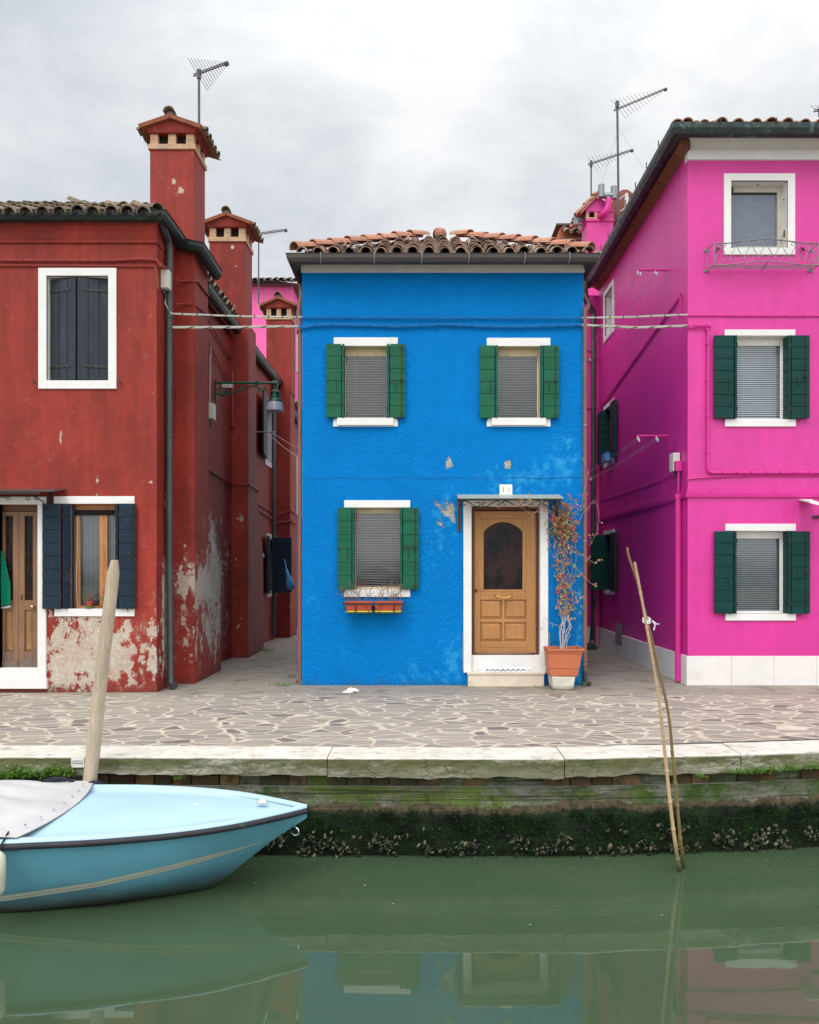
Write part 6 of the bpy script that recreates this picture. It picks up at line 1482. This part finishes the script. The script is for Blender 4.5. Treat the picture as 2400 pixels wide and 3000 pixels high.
def pot(m):
    yb_ = 11.22; z0 = qz0
    def ring(x0, x1, y0, y1, z): return [(x0, y0, z), (x1, y0, z), (x1, y1, z), (x0, y1, z)]
    rs = [ring(qx0, qx1, pY+.03, yb_-.04, z0), ring(qx0-.008, qx1+.012, pY+.022, yb_-.03, z0+.10), ring(qx0-.014, qx1+.018, pY+.016, yb_-.024, z0+.103), ring(qx0-.02, qx1+.05, pY+.006, yb_-.01, qz1-.065), ring(qx0-.028, qx1+.06, pY-.002, yb_, qz1-.062), ring(qx0-.03, qx1+.066, pY-.004, yb_, qz1-.03), ring(qx2, qx3, pY-.022, yb_+.015, qz1-.028), ring(qx2, qx3, pY-.022, yb_+.015, qz1), ring(qx2+.03, qx3-.03, pY+.01, yb_-.015, qz1), ring(qx2+.03, qx3-.03, pY+.01, yb_-.015, qz1-.06)]
    vs = [p for r in rs for p in r]; m.add(vs, [(4*i+k, 4*i+(k+1) % 4, 4*i+4+(k+1) % 4, 4*i+4+k) for i in range(len(rs)-1) for k in range(4)]+[(3,2,1,0)])
    for a in (qx0+.02, qx1-.08): m.box(a, a+.06, pY+.05, pY+.12, z0-.02, z0-.0005)
one('pot', M['terracotta'], po, pot, bevel=.005)
bx('soil', M['soil'], po, (qx2+.031, qx3-.031, pY+.011, 11.20, qz1-.10, qz1-.03))
# steel mesh for the climber, fixed to the wall
tr = thing('trellis', (wx(1190, FB), FB-.03, qz1), 'thin dark wire mesh trellis on the blue wall behind the climbing plant', 'trellis')
def trl(m):
    a, b = wx(1161, FB), wx(1218, FB); zt = wz(1100, FB); zb_ = wz(1368, FB); n = 10
    for i in range(n+1): x = a+(b-a)*i/n; m.tube([(x, FB-.03, zb_), (x, FB-.03, zt)], .0014, 3)
    k = int((zt-zb_)/.045)
    for i in range(k+1): z = zb_+(zt-zb_)*i/k; m.tube([(a, FB-.033, z), (b, FB-.033, z)], .0014, 3)
one('mesh', M['wire'], tr, trl, recalc=False)
rnd = random.Random(21); st = MB(); lf = MB()
root = V((wx(1188, 11.0), 11.03, qz1-.03))
def vine(pts, r0, r1, leaves, spread=.03, ls=.032):
    P_ = [V(p) for p in pts]; out = [P_[0]]
    for a, b in zip(P_, P_[1:]):
        n = max(2, int((b-a).length/.06))
        for i in range(1, n+1): out.append(a+(b-a)*i/n+V((rnd.uniform(-1, 1), rnd.uniform(-1, 1)*.5, rnd.uniform(-.5, .5)))*.014)
    st.tube(out, [r0+(r1-r0)*i/(len(out)-1) for i in range(len(out))], 5, False)
    for i in range(leaves):
        q = out[rnd.randint(len(out)//4, len(out)-1)]; c = q+V((rnd.gauss(0, spread), rnd.uniform(-.05, .0), rnd.gauss(0, spread)))
        st.tube([q, c], .0014, 3, False); dd_ = V((rnd.uniform(-1, 1), rnd.uniform(-1, 0), rnd.uniform(-.7, .9)))
        for k in range(rnd.randint(3, 5)): leafq(lf, c, dd_+V((rnd.uniform(-1, 1), rnd.uniform(-1, .5), rnd.uniform(-1, 1)))*.9, (0,-1,.2), ls*rnd.uniform(.6, 1.15), ls*.22)
def W(px, py, d=.06): y = FB-d; return P(px, py, y)
for i in range(10):
    x0 = rnd.uniform(-.04, .04); top = rnd.uniform(1060, 1150); xs = [1188+rnd.uniform(-22, 24) for _ in range(5)]
    vine([root+V((x0, rnd.uniform(-.03, .03), 0)), W(1185+rnd.uniform(-14, 20), 1320, .18), W(xs[0], 1270), W(xs[1], 1210), W(xs[2], 1150), W(xs[3], 1105), W(xs[4]-4, top)], .006 if i < 4 else .0035, .0015, 24, .04, .046)
for i in range(13):       # the bushy top, spilling under the canopy
    a = (rnd.uniform(1165, 1215), rnd.uniform(1060, 1120)); vine([W(a[0], a[1]+40), W(*a), W(a[0]-rnd.uniform(-26, 26), a[1]-rnd.uniform(-8, 22), .12)], .0025, .0012, 16, .045, .044)
vine([W(1172, 1090), W(1150, 1075, .2), W(1120, 1068, .33), W(1095, 1058, .36), W(1078, 1068, .36)], .0035, .0015, 15, .022, .030)
vine([W(1165, 1080), W(1135, 1062, .3), W(1105, 1049, .37), W(1090, 1052, .37)], .0035, .0015, 16, .025, .030)
vine([W(1172, 1085), W(1145, 1066, .25), W(1118, 1083, .33), W(1096, 1066, .35), W(1045, 1066, .37)], .003, .0012, 12, .018, .026)
vine([W(1200, 1100), W(1222, 1070, .1), W(1232, 1030, .1), W(1240, 990, .1), W(1231, 975, .1)], .003, .0012, 12, .03)
vine([W(1205, 1120), W(1232, 1075, .12), W(1256, 1050, .15), W(1262, 1075, .15), W(1258, 1120, .15), W(1240, 1150, .12)], .003, .0012, 10, .03)
vine([W(1205, 1160), W(1228, 1170, .12), W(1250, 1185, .15), W(1264, 1178, .15)], .003, .0012, 8, .02)
vine([W(1210, 1190), W(1230, 1215, .12), W(1245, 1228, .15), W(1258, 1232, .15)], .003, .0012, 8, .02)
vine([W(1200, 1240), W(1225, 1255, .12), W(1236, 1265, .12), W(1222, 1290, .1)], .003, .0012, 10, .02)
vine([W(1178, 1318, .14), W(1160, 1312, .14), W(1145, 1300, .14), W(1146, 1320, .14)], .003, .0012, 2, .02)
vine([W(1165, 1110), W(1154, 1120, .12), W(1156, 1145, .12), W(1168, 1180)], .003, .0012, 6, .02)
st.build('stems', M['stem'], po, recalc=False); lf.build('leaves', M['leaf'], po, recalc=False)
# pots on the red sill
sy = FR+.02
def smallpot(c, r, h, label, saucer, leaves, flower=False, seed=3):
    t = thing('flower_pot', c, label, 'flower pot', 'pots on the red house window sill'); c = V(c)
    one('pot', M['redpot'], t, lambda m: m.lathe([(r*.7, .014), (r*.95, h), (r*1.08, h), (r*1.08, h+.014), (r*.9, h+.014), (r*.85, h-.005)], c, 18), smooth='auto')
    if saucer: one('saucer', M['greenpl'], t, lambda m: m.lathe([(r*.9, .001), (r*1.25, .006), (r*1.3, .018), (r*1.2, .018), (r*.9, .008)], c, 18), smooth='auto')
    plant_twigs(c+Z*h, 9, r*.6, .13, 'twig', leaves, seed, t, ls=.024)
    if flower:
        fm = mat('red_petals', (.45,.01,.02), .5); one('flower', fm, t, lambda m: [leafq(m, c+V((-.01, -.02, .20)), V((math.cos(a), -.4, math.sin(a))), (0,-1,0), .032, .011) for a in [k*PI/4 for k in range(8)]])
cc = V((wx(189, sy), sy, wz(1281.4, FR)+.005)); smallpot(cc, .05, .075, 'small terracotta pot with green succulent and green saucer on the red house sill', True, [(cc+V((-.04, 0, .10)), .06, 46), (cc+V((.07, 0, .10)), .045, 26), (cc+V((-.07, 0, .15)), .04, 14)])
c2_ = V((wx(223, sy), sy+.01, wz(1281.4, FR)+.005)); smallpot(c2_, .04, .05, 'small pot with a red flower half hidden behind the wooden post on the sill', False, [(c2_+V((0, 0, .06)), .04, 16)], True, 9)

# door mat, litter
dm = thing('door_mat', (wx(1065, FB-.06), FB-.07, wz(1416, FB-.06)), 'white door mat with blue grey zigzag lines on the stone door step', 'door mat')
zt_m = wz(1420.5, FB-.13)+.030
def mt_(m):
    a, b = wx(1008, FB-.1), wx(1123, FB-.1); m.prism([(a, FB-.135, zt_m), (a, FB-.135, zt_m+.012), (a+.0, FB-.02, zt_m+.012), (a, FB+.015, zt_m+.06), (a, FB+.018, zt_m)], (b-a, 0, 0))
one('cloth', mat('white_mat', (.74,.74,.74), .9), dm, mt_, bevel=.003)
def zz(m):
    a, b = wx(1022, FB-.1), wx(1109, FB-.1); n = 16
    pts = [V((a+(b-a)*i/n, FB-.11+.10*(i % 2), zt_m+.0135+(.022 if i % 2 else 0))) for i in range(n+1)]
    for p, q in zip(pts, pts[1:]): m.tube([p, q], .0055, 4)
    for x in (a-.03, a-.05, b+.03, b+.05, a-.07, b+.07): m.tube([(x, FB-.11, zt_m+.0135), (x, FB-.02, zt_m+.0145), (x, FB+.0, zt_m+.038)], .003, 4)
one('pattern', mat('mat_pattern', (.12,.14,.18), .9), dm, zz)
pl_ = thing('litter', P(742, 1458, 10.75), 'crumpled white paper lying on the paving before the blue house', 'litter')
def pap(m):
    c = P(742, 1458, 10.72); c.z = .0; n = 9; vs = []
    for j in range(4):
        for i in range(n): a = 2*PI*i/n; r = (.10, .09, .06, .02)[j]*ru(.5, 1.3); vs.append(c+V((math.cos(a)*r*1.1, math.sin(a)*r*.7, (.004, .03, .045, .05)[j]*ru(.6, 1.3))))
    m.add(vs, [(j*n+i, j*n+(i+1) % n, (j+1)*n+(i+1) % n, (j+1)*n+i) for j in range(3) for i in range(n)]+[tuple(range(3*n, 4*n))])
one('paper', M['paper'], pl_, pap)

# no mooring sign on the coping
nm = thing('sign', P(163, 1606, 7.0), 'tiny white metal sign forbidding mooring, fixed to the coping beside the wooden post', 'sign')
a, b = P(150, 1616, 6.995), P(177, 1597.5, 6.995); one('plate', M['sign'], nm, lambda m: m.box(a.x, b.x, 6.992, 7.005, a.z, b.z), bevel=.001)
text('DIVIETO DI\nORMEGGIO', .0185, ((a.x+b.x)/2, 6.9905, (a.z+b.z)/2+.006), M['ink'], nm, ext=.0004)

# ================================================================ POST, BAMBOO
po_ = thing('mooring_post', P(176, 1790, 6.86), 'leaning weathered wooden mooring post beside the blue boat', 'post')
def post(m):
    A, B = P(241, 1176, 6.72), P(189, 1652, 6.84); d = (A-B).normalized(); bot = B-d*1.2; n = 26; k = 14; vs = []
    for i in range(n+1):
        p = bot+(A-bot)*i/n; f = i/n; r = .064+(.049-.064)*f
        if i == n: r *= .55
        if i == n-1: r *= .97
        p = p+V((mnoise.noise(p*1.2)*.01, 0, 0))
        for j in range(k): a = 2*PI*j/k; q = V((math.cos(a), math.sin(a), 0)); vs.append(p+q*r*(1+mnoise.noise(q*1.5+p*.9)*.12)+(Z*(.0 if i < n else -.012)))
    m.add(vs, [(i*k+j, i*k+(j+1) % k, (i+1)*k+(j+1) % k, (i+1)*k+j) for i in range(n) for j in range(k)]+[tuple(range(n*k, (n+1)*k)), tuple(range(k))[::-1]])
one('shaft', M['pole'], po_, post, smooth='auto')
def bamb(px, mt, label, r0, r1):
    pts = [P(x, y, Y) for x, y, Y in px]; t = thing('bamboo_pole', pts[-1], label, 'bamboo pole', 'bamboo poles standing in the canal')
    m = MB(); out = []; L = 0; rs = []
    tot = sum((b-a).length for a, b in zip(pts, pts[1:])); run = 0
    for a, b in zip(pts, pts[1:]):
        n = max(2, int((b-a).length/.03))
        for i in range(n): out.append(a+(b-a)*i/n)
    out.append(pts[-1])
    smth = [sum(out[max(0, i-3):i+4], V())/len(out[max(0, i-3):i+4]) for i in range(len(out))]; node = 0; pos_ = []; run = 0
    for i, p in enumerate(smth):
        if i: run += (p-smth[i-1]).length
        r = r0+(r1-r0)*run/tot
        if run >= node: pos_.append((i, r)); node += .24+.03*math.sin(node*9)
        rs.append(r)
    m.tube(smth, rs, 8)
    m.k = 0
    for i, r in pos_[1:]:
        p = smth[i]; d = (smth[min(i+1, len(smth)-1)]-smth[i-1]).normalized(); m.tube([p-d*.012, p-d*.005, p, p+d*.006, p+d*.014], [r, r*1.28, r*1.05, r*1.3, r], 8)
        if random.random() < .6: s = random.choice((-1, 1)); m.tube([p, p+V((s*.02, 0, .015))], [.006, .003], 5)
    m.build('culm', M[mt], t, smooth='auto')
    return t
bamb([(1320, 1139, 6.50), (1324, 1183, 6.50), (1339, 1205, 6.51), (1350, 1258, 6.52), (1366, 1318, 6.54), (1385, 1400, 6.56), (1400, 1460, 6.58), (1411, 1520, 6.60), (1416, 1585, 6.62), (1424, 1665, 6.64), (1434, 1780, 6.66), (1443, 1840, 6.66), (1450, 1950, 6.68)], 'bamboo2', 'greenish brown bamboo pole, crooked at its tip, tied to the straw coloured one', .009, .016)
bamb([(1334, 1170, 6.44), (1343, 1215, 6.45), (1357, 1290, 6.47), (1371, 1370, 6.49), (1383, 1440, 6.51), (1392, 1500, 6.53), (1401, 1590, 6.55), (1410, 1680, 6.57), (1421, 1770, 6.59), (1432, 1840, 6.60), (1443, 1950, 6.62)], 'bamboo', 'straight straw coloured bamboo pole leaning left in the canal', .010, .017)
ti = thing('rope', P(1364, 1308, 6.45), 'white string knotted round the two bamboo poles', 'rope')
def tie(m):
    c = P(1362, 1306, 6.50)
    for k in range(4): m.tube([c+V((math.cos(a)*.030, math.sin(a)*.034, .008*k-.012+.012*math.sin(a))) for a in [j*PI/6 for j in range(13)]], .0045, 4)
    m.tube([c+V((.03, -.05, 0)), c+V((.05, -.06, -.03)), c+V((.04, -.06, -.075))], .006, 4); m.tube([c+V((.03, -.05, 0)), c+V((.07, -.05, -.03)), c+V((.085, -.05, -.025))], .004, 4)
one('knot', M['string'], ti, tie)

# ================================================================ BOAT
bo = thing('boat', (-2.6, 6.2, WATER), 'light blue speedboat with a grey cover moored at the quay on the left', 'boat')
tipX, tipY = -.87, 6.29
def cl_(s): return V((tipX-s*.998, tipY-.062*s, 0))
def lerp(T, s):
    for (a, b), (c, d) in zip(T, T[1:]):
        if a <= s <= c:
            t = (s-a)/(c-a); return b+(d-b)*t
    return T[-1][1]
def smt(T, s, h=.09): return sum(lerp(T, min(max(s+h*k, T[0][0]), T[-1][0])) for k in (-1, -.5, 0, .5, 1))/5 if s > .15 else lerp(T, s)
HW = [(0, .012), (.12, .10), (.25, .185), (.5, .33), (.75, .43), (1.0, .50), (1.4, .585), (2.0, .635), (2.6, .655), (3.4, .65), (4.4, .60)]
CW = [(0, .006), (.27, .012), (.5, .13), (.75, .225), (.95, .29), (1.4, .36), (2.0, .36), (2.6, .36), (3.4, .36), (4.4, .34)]
CZ = [(0, -.30), (.27, -.47), (.5, -.545), (.95, -.645), (1.4, -.745), (2.0, -.83), (2.6, -.86), (4.4, -.88)]
KZ = [(0, -.29), (.27, -.475), (.72, -.83), (1.0, -.96), (1.5, -1.05), (4.4, -1.08)]
def rail(s, sg):      # sheer line, slightly heeled towards the camera
    w = smt(HW, s); n = V((.062, -.998, 0)); z = -.235-.02*min(1, s*2)*0
    return cl_(s)+n*sg*w+V((0, 0, -.235-.028*sg*min(1, w*2)+.0*s))
def chine(s, sg):
    n = V((.062, -.998, 0)); return cl_(s)+n*sg*smt(CW, s)+V((0, 0, smt(CZ, s)))
SS = [4.4*(i/70)**1.35 for i in range(71)]
def hul(m):
    for sg in (1, -1):
        vs = []; K = 12
        for s in SS:
            a, c = rail(s, sg), chine(s, sg); k = cl_(s)+V((0, 0, min(smt(KZ, s), c.z-.004)))
            if s < .27: c = (a+k)/2 if False else a+(k-a)*.85
            for j in range(K):
                t = j/(K-1); p = a+(c-a)*t; p += V((.062, -.998, 0))*sg*(.02*math.sin(t*PI))*min(1, s); vs.append(p)
            for j in range(1, 5): vs.append(c+(k-c)*j/4)
        n = K+4; m.add(vs, [(i*n+j, i*n+j+1, (i+1)*n+j+1, (i+1)*n+j) for i in range(len(SS)-1) for j in range(n-1)])
    s = 4.4; a, b = rail(s, 1), rail(s, -1); c, d = chine(s, 1), chine(s, -1); k = cl_(s)+V((0, 0, KZ[-1][1])); m.add([a, c, k, d, b], [(0,1,2,3,4)])
one('hull', M['hull'], bo, hul, smooth='auto')
def rr_(m):
    for sg in (1, -1): m.tube([rail(s, sg)+V((0, -.006*sg, -.010)) for s in SS], .0225, 8)
one('rub_rail', M['blackrub'], bo, rr_, smooth=True)
NV = V((.062, -.998, 0))
def dk(m):
    prof = [(1.0, .012, .02), (.99, .028, .0), (.955, .036, -.0), (.90, .032, 0), (.86, .012, 0), (.80, .006, 0), (.6, .022, 0), (.35, .034, 0), (0, .04, 0)]
    vs = []; cols = [(f, h) for f, h, _ in prof]+[(-f, h) for f, h, _ in prof[::-1][1:]]
    for s in SS:
        w = smt(HW, s); c = cl_(s); hl = -.028*min(1, w*2)
        for f, h in cols:
            hh = h if abs(f) > .84 else h*(min(1, w*2.2))
            q = f*w if abs(f) < .84 else math.copysign(max(0, w-(1-abs(f))*.55), f)
            vs.append(c+NV*q+V((0, 0, -.235+hl*f+hh)))
    n = len(cols); m.add(vs, [(i*n+j, i*n+j+1, (i+1)*n+j+1, (i+1)*n+j) for i in range(len(SS)-1) for j in range(n-1)])
one('deck', M['deck'], bo, dk, smooth=True)
def cov(m):       # canvas over the cockpit; its front edge runs in a curve from the far rail down to the near rail
    n, k = 40, 24; vs = []
    for i in range(n+1):
        for j in range(k+1):
            f = -1+2*j/k
            s0 = 1.86+.05*f-.10*(1-f*f)
            s = s0+(4.35-s0)*i/n; w = smt(HW, s); c = cl_(s)
            q = f*w*.985 if abs(f) < .9 else f*w*.985
            h = .055+.20*(1-f*f)*min(1, (s-s0)*1.0+.0)+mnoise.noise(V((s*3, f*3, 0)))*.02+mnoise.noise(V((s*2+f*5, f*9, 3)))*.014*min(1,(s-s0)*5)+.014*math.sin(f*10+s*5)*min(1, (s-s0)*2)*(1-abs(f))
            if i == 0: h = .047
            vs.append(c+NV*q+V((0, 0, -.235-.028*f+h)))
    m.add(vs, [(i*(k+1)+j, i*(k+1)+j+1, (i+1)*(k+1)+j+1, (i+1)*(k+1)+j) for i in range(n) for j in range(k)])
    # small hem along the front edge
    m.tube([vs[j]+V((0, 0, .001)) for j in range(k+1)], .006, 5)
cv = one('cover', M['canvas'], bo, cov, smooth=True)
def stud(m):
    for f in (-.75, -.5, -.25, 0, .25, .5, .75):
        s0 = 1.86+.05*f-.10*(1-f*f)+.06; w = smt(HW, s0); p = cl_(s0)+NV*f*w*.985+V((0, 0, -.235-.028*f+.072)); m.tube([p, p+Z*.012], .008, 8)
one('studs', M['chrome'], cv, stud)
def strp(m, a, b):
    vs = []
    for s in [x for x in SS if x > .30]:
        A, Cn = rail(s, 1), chine(s, 1)
        zt = lerp([(.25, -.445), (.5, -.475), (1.0, -.545), (1.5, -.625), (2.1, -.70), (4.4, -.76)], s)
        th = min(1, (s-.28)*2.2)
        for dz in (a*th, b*th):
            z = zt+dz; t = (z-A.z)/(Cn.z-A.z); t = min(.985, max(0, t)); p = A+(Cn-A)*t; p += NV*(.02*math.sin(t*PI)*min(1, s)+.003); vs.append(p)
    n = len(vs)//2; m.add(vs, [(2*i, 2*i+1, 2*i+3, 2*i+2) for i in range(n-1)])
sm_ = mat('beige_stripe', (.50,.50,.40), .5, .3, var=.1, col2=(.3,.32,.28), c2=(.6,.8), bump=0)
one('stripe', sm_, bo, lambda m: (strp(m, .002, .026), strp(m, -.020, -.002)), recalc=False)
cs = cl_(.34)+V((0, 0, -.19))
def clt(m): m.lathe([(.045, 0), (.045, .010), (.03, .03), (.012, .042), (.002, .044)], cs, 18, 1.0, .5); 
one('cleat', M['chrome'], bo, clt, smooth='auto')
def eye(m):
    p = V((-.98, 6.27, -.38)); m.tube([p+V((0, -.0, .03)), p+V((.05, -.02, .0)), p+V((.055, -.02, -.035)), p+V((.02, -.01, -.05)), p+V((-.01, 0, -.03))], .007, 6)
one('bow_eye', M['chrome'], bo, eye, smooth=True)
def vnt(m): 
    for s, f in ((1.05, -.35), (.85, -.1)): p = cl_(s)+NV*f*.5+V((0, 0, -.196)); m.lathe([(.02, 0), (.018, .003), (.002, .004)], p, 12)
one('deck_fitting', M['sign'], bo, vnt)
rp = thing('rope', rail(1.7, -1), 'dark mooring rope looped round the wooden post over the far side of the boat', 'rope')
def rpe_(m):
    c = V((-2.76, 6.84, -.20)); 
    m.tube([rail(1.72, -1)+V((0, .02, .03)), V((-2.70, 6.77, -.15)), V((-2.78, 6.76, -.175)), V((-2.86, 6.80, -.15)), V((-3.0, 6.78, -.14)), V((-3.12, 6.76, -.15)), V((-3.16, 6.74, -.22))], .012, 7)
    m.tube([c+V((math.cos(a)*.085, math.sin(a)*.085, .02*math.sin(a))) for a in [j*PI/8 for j in range(17)]], .012, 6)
    m.tube(bez(V((-2.84, 6.76, -.17)), V((-2.9, 6.70, -.08)), V((-3.1, 6.70, -.08)), V((-3.14, 6.72, -.2))), .012, 6)
one('strand', M['rope'], rp, rpe_, smooth=True)
fe = thing('fender', (-2.87, 5.5, -.7), 'cream boat fender hanging on the boat side at the left edge of the photo', 'fender')
fxp = wx(-1, 5.42)
one('body', mat('cream_fender', (.62,.60,.48), .5, .4, var=.1, col2=(.35,.33,.22), c2=(.55,.75), c2s=8), fe, lambda m: m.lathe([(.01, wz(1891, 5.42)), (.035, wz(1887, 5.42)), (.05, wz(1876, 5.42)), (.055, wz(1840, 5.42)), (.052, wz(1806, 5.42)), (.03, wz(1798, 5.42)), (.012, wz(1793, 5.42))], (fxp-.027, 5.44, 0), 16), smooth=True)
one('cord', M['rope'], fe, lambda m: m.tube([(fxp-.027, 5.44, wz(1796, 5.42)), (fxp-.03, 5.46, -.27), (fxp-.03, 5.60, -.19)], .007, 5))
# drifting leaves
for i, (px, py) in enumerate(((773, 1865), (825, 1905), (1398, 1930), (540, 1862), (1120, 1950))):
    Y = (H-WATER)*F/(py-CY); p = P(px, py, Y); t = thing('floating_leaf', p+Z*.003, 'small yellow brown leaf floating on the canal', 'leaf', 'leaves floating on the canal')
    one('blade', M['succ'], t, lambda m: leafq(m, p+Z*.004, V((ru(-1,1), ru(-1,1), 0)), Z, .03, .008))

# ================================================================ LIGHT, SKY, CAMERA
sc = bpy.context.scene
w = bpy.data.worlds.new('World'); sc.world = w; w.use_nodes = True; nt = w.node_tree; nt.nodes.clear()
def wn(t, **k):
    x = nt.nodes.new(t)
    for a, b in k.items(): setattr(x, a, b)
    return x
out = wn('ShaderNodeOutputWorld'); bgn = wn('ShaderNodeBackground'); bgn.inputs[1].default_value = .10
SUN_EL, SUN_AZ = math.radians(52), math.radians(200)
sky = wn('ShaderNodeTexSky'); sky.sky_type = 'NISHITA'; sky.sun_disc = False; sky.sun_elevation = SUN_EL; sky.sun_rotation = SUN_AZ; sky.altitude = 0; sky.dust_density = 2
tc = wn('ShaderNodeTexCoord')
mp = wn('ShaderNodeMapping'); mp.inputs['Scale'].default_value = (1.2, 1.2, 2.4); mp.inputs['Location'].default_value = (.35, .1, .2); nt.links.new(tc.outputs['Generated'], mp.inputs[0])
n1 = wn('ShaderNodeTexNoise'); n1.inputs['Scale'].default_value = 2.3; n1.inputs['Detail'].default_value = 7; n1.inputs['Roughness'].default_value = .58; n1.inputs['Distortion'].default_value = .25; nt.links.new(mp.outputs[0], n1.inputs['Vector'])
def mth(op, a, b=0, clamp=False):
    x = wn('ShaderNodeMath', operation=op); x.use_clamp = clamp
    for i, v in enumerate((a, b)):
        if hasattr(v, 'links'): nt.links.new(v, x.inputs[i])
        else: x.inputs[i].default_value = v
    return x.outputs[0]
def blob(px, py, sharp, amp):       # soft bright or dark cloud mass in a fixed direction of the sky
    d = V(((px-CX)/F, 1, (CY-py)/F)).normalized(); x = wn('ShaderNodeVectorMath', operation='DOT_PRODUCT'); nt.links.new(tc.outputs['Generated'], x.inputs[0]); x.inputs[1].default_value = d
    return mth('MULTIPLY', mth('POWER', mth('MAXIMUM', x.outputs['Value'], 0), sharp), amp)
f = mth('SUBTRACT', n1.outputs['Fac'], .5)
f = mth('MULTIPLY', f, 1.5)
for a in ((1050, 120, 60, .16), (60, 330, 160, -.05), (850, 480, 160, .07), (1180, 255, 200, -.26), (950, 330, 200, -.14), (720, 405, 160, -.16), (480, 300, 60, .16), (100, 60, 120, -.08), (1550, 200, 60, -.10), (900, 200, 120, .10)):
    f = mth('ADD', f, blob(*a))
mr = wn('ShaderNodeMapRange'); nt.links.new(f, mr.inputs[0])
for i, v in enumerate((-.26, .20, 0, 1)): mr.inputs[i+1].default_value = v
mc = wn('ShaderNodeMix', data_type='RGBA'); nt.links.new(mr.outputs[0], mc.inputs[0]); mc.inputs[6].default_value = (6.2, 6.7, 7.25, 1); mc.inputs[7].default_value = (10.1, 10.2, 10.3, 1)
# an overcast sky is brighter overhead and behind the camera, where the sun is
sp = wn('ShaderNodeSeparateXYZ'); nt.links.new(tc.outputs['Generated'], sp.inputs[0])
zz_ = wn('ShaderNodeMapRange'); nt.links.new(sp.outputs[2], zz_.inputs[0])
for i, v in enumerate((.5, .9, 1, 1.7)): zz_.inputs[i+1].default_value = v
yy_ = wn('ShaderNodeMapRange'); nt.links.new(sp.outputs[1], yy_.inputs[0])
for i, v in enumerate((.3, -.7, 1, 1.9)): yy_.inputs[i+1].default_value = v
sv = wn('ShaderNodeVectorMath', operation='SCALE'); nt.links.new(mc.outputs[2], sv.inputs[0]); nt.links.new(mth('MULTIPLY', zz_.outputs[0], yy_.outputs[0]), sv.inputs['Scale'])
hz = wn('ShaderNodeMapRange'); nt.links.new(sp.outputs[2], hz.inputs[0])
for i, v in enumerate((-.02, .02, 0, 1)): hz.inputs[i+1].default_value = v
gm_ = wn('ShaderNodeMix', data_type='RGBA'); nt.links.new(hz.outputs[0], gm_.inputs[0]); gm_.inputs[6].default_value = (1.6, 1.6, 1.5, 1); nt.links.new(sv.outputs[0], gm_.inputs[7])
mx = wn('ShaderNodeMix', data_type='RGBA'); mx.inputs[0].default_value = .95; nt.links.new(sky.outputs[0], mx.inputs[6]); nt.links.new(gm_.outputs[2], mx.inputs[7])
nt.links.new(mx.outputs[2], bgn.inputs[0]); nt.links.new(bgn.outputs[0], out.inputs[0])
sl = bpy.data.lights.new('sun', 'SUN'); sl.energy = 1.2; sl.angle = math.radians(28); sl.color = (1, .97, .93)
so = bpy.data.objects.new('sun', sl); C.objects.link(so)
d = V((math.sin(SUN_AZ)*math.cos(SUN_EL), math.cos(SUN_AZ)*math.cos(SUN_EL), math.sin(SUN_EL)))
so.rotation_euler = (-d).to_track_quat('-Z', 'Y').to_euler(); so.location = d*30
cam = bpy.data.cameras.new('camera'); co = bpy.data.objects.new('camera', cam); C.objects.link(co)
co.location = (0, 0, H); co.rotation_euler = (PI/2, 0, 0); cam.sensor_fit = 'HORIZONTAL'; cam.sensor_width = 24; cam.lens = 24*F/1725
cam.shift_x = -(CX-862.5)/1725; cam.shift_y = (CY-1078)/1725; cam.clip_end = 500; cam.clip_start = .1
sc.camera = co
sc.view_settings.view_transform = 'Standard'; sc.view_settings.look = 'None'; sc.view_settings.gamma = 1; sc.view_settings.exposure = 0.0
sc.cycles.max_bounces = 6
try: sc.cycles.use_denoising = True
except Exception: pass
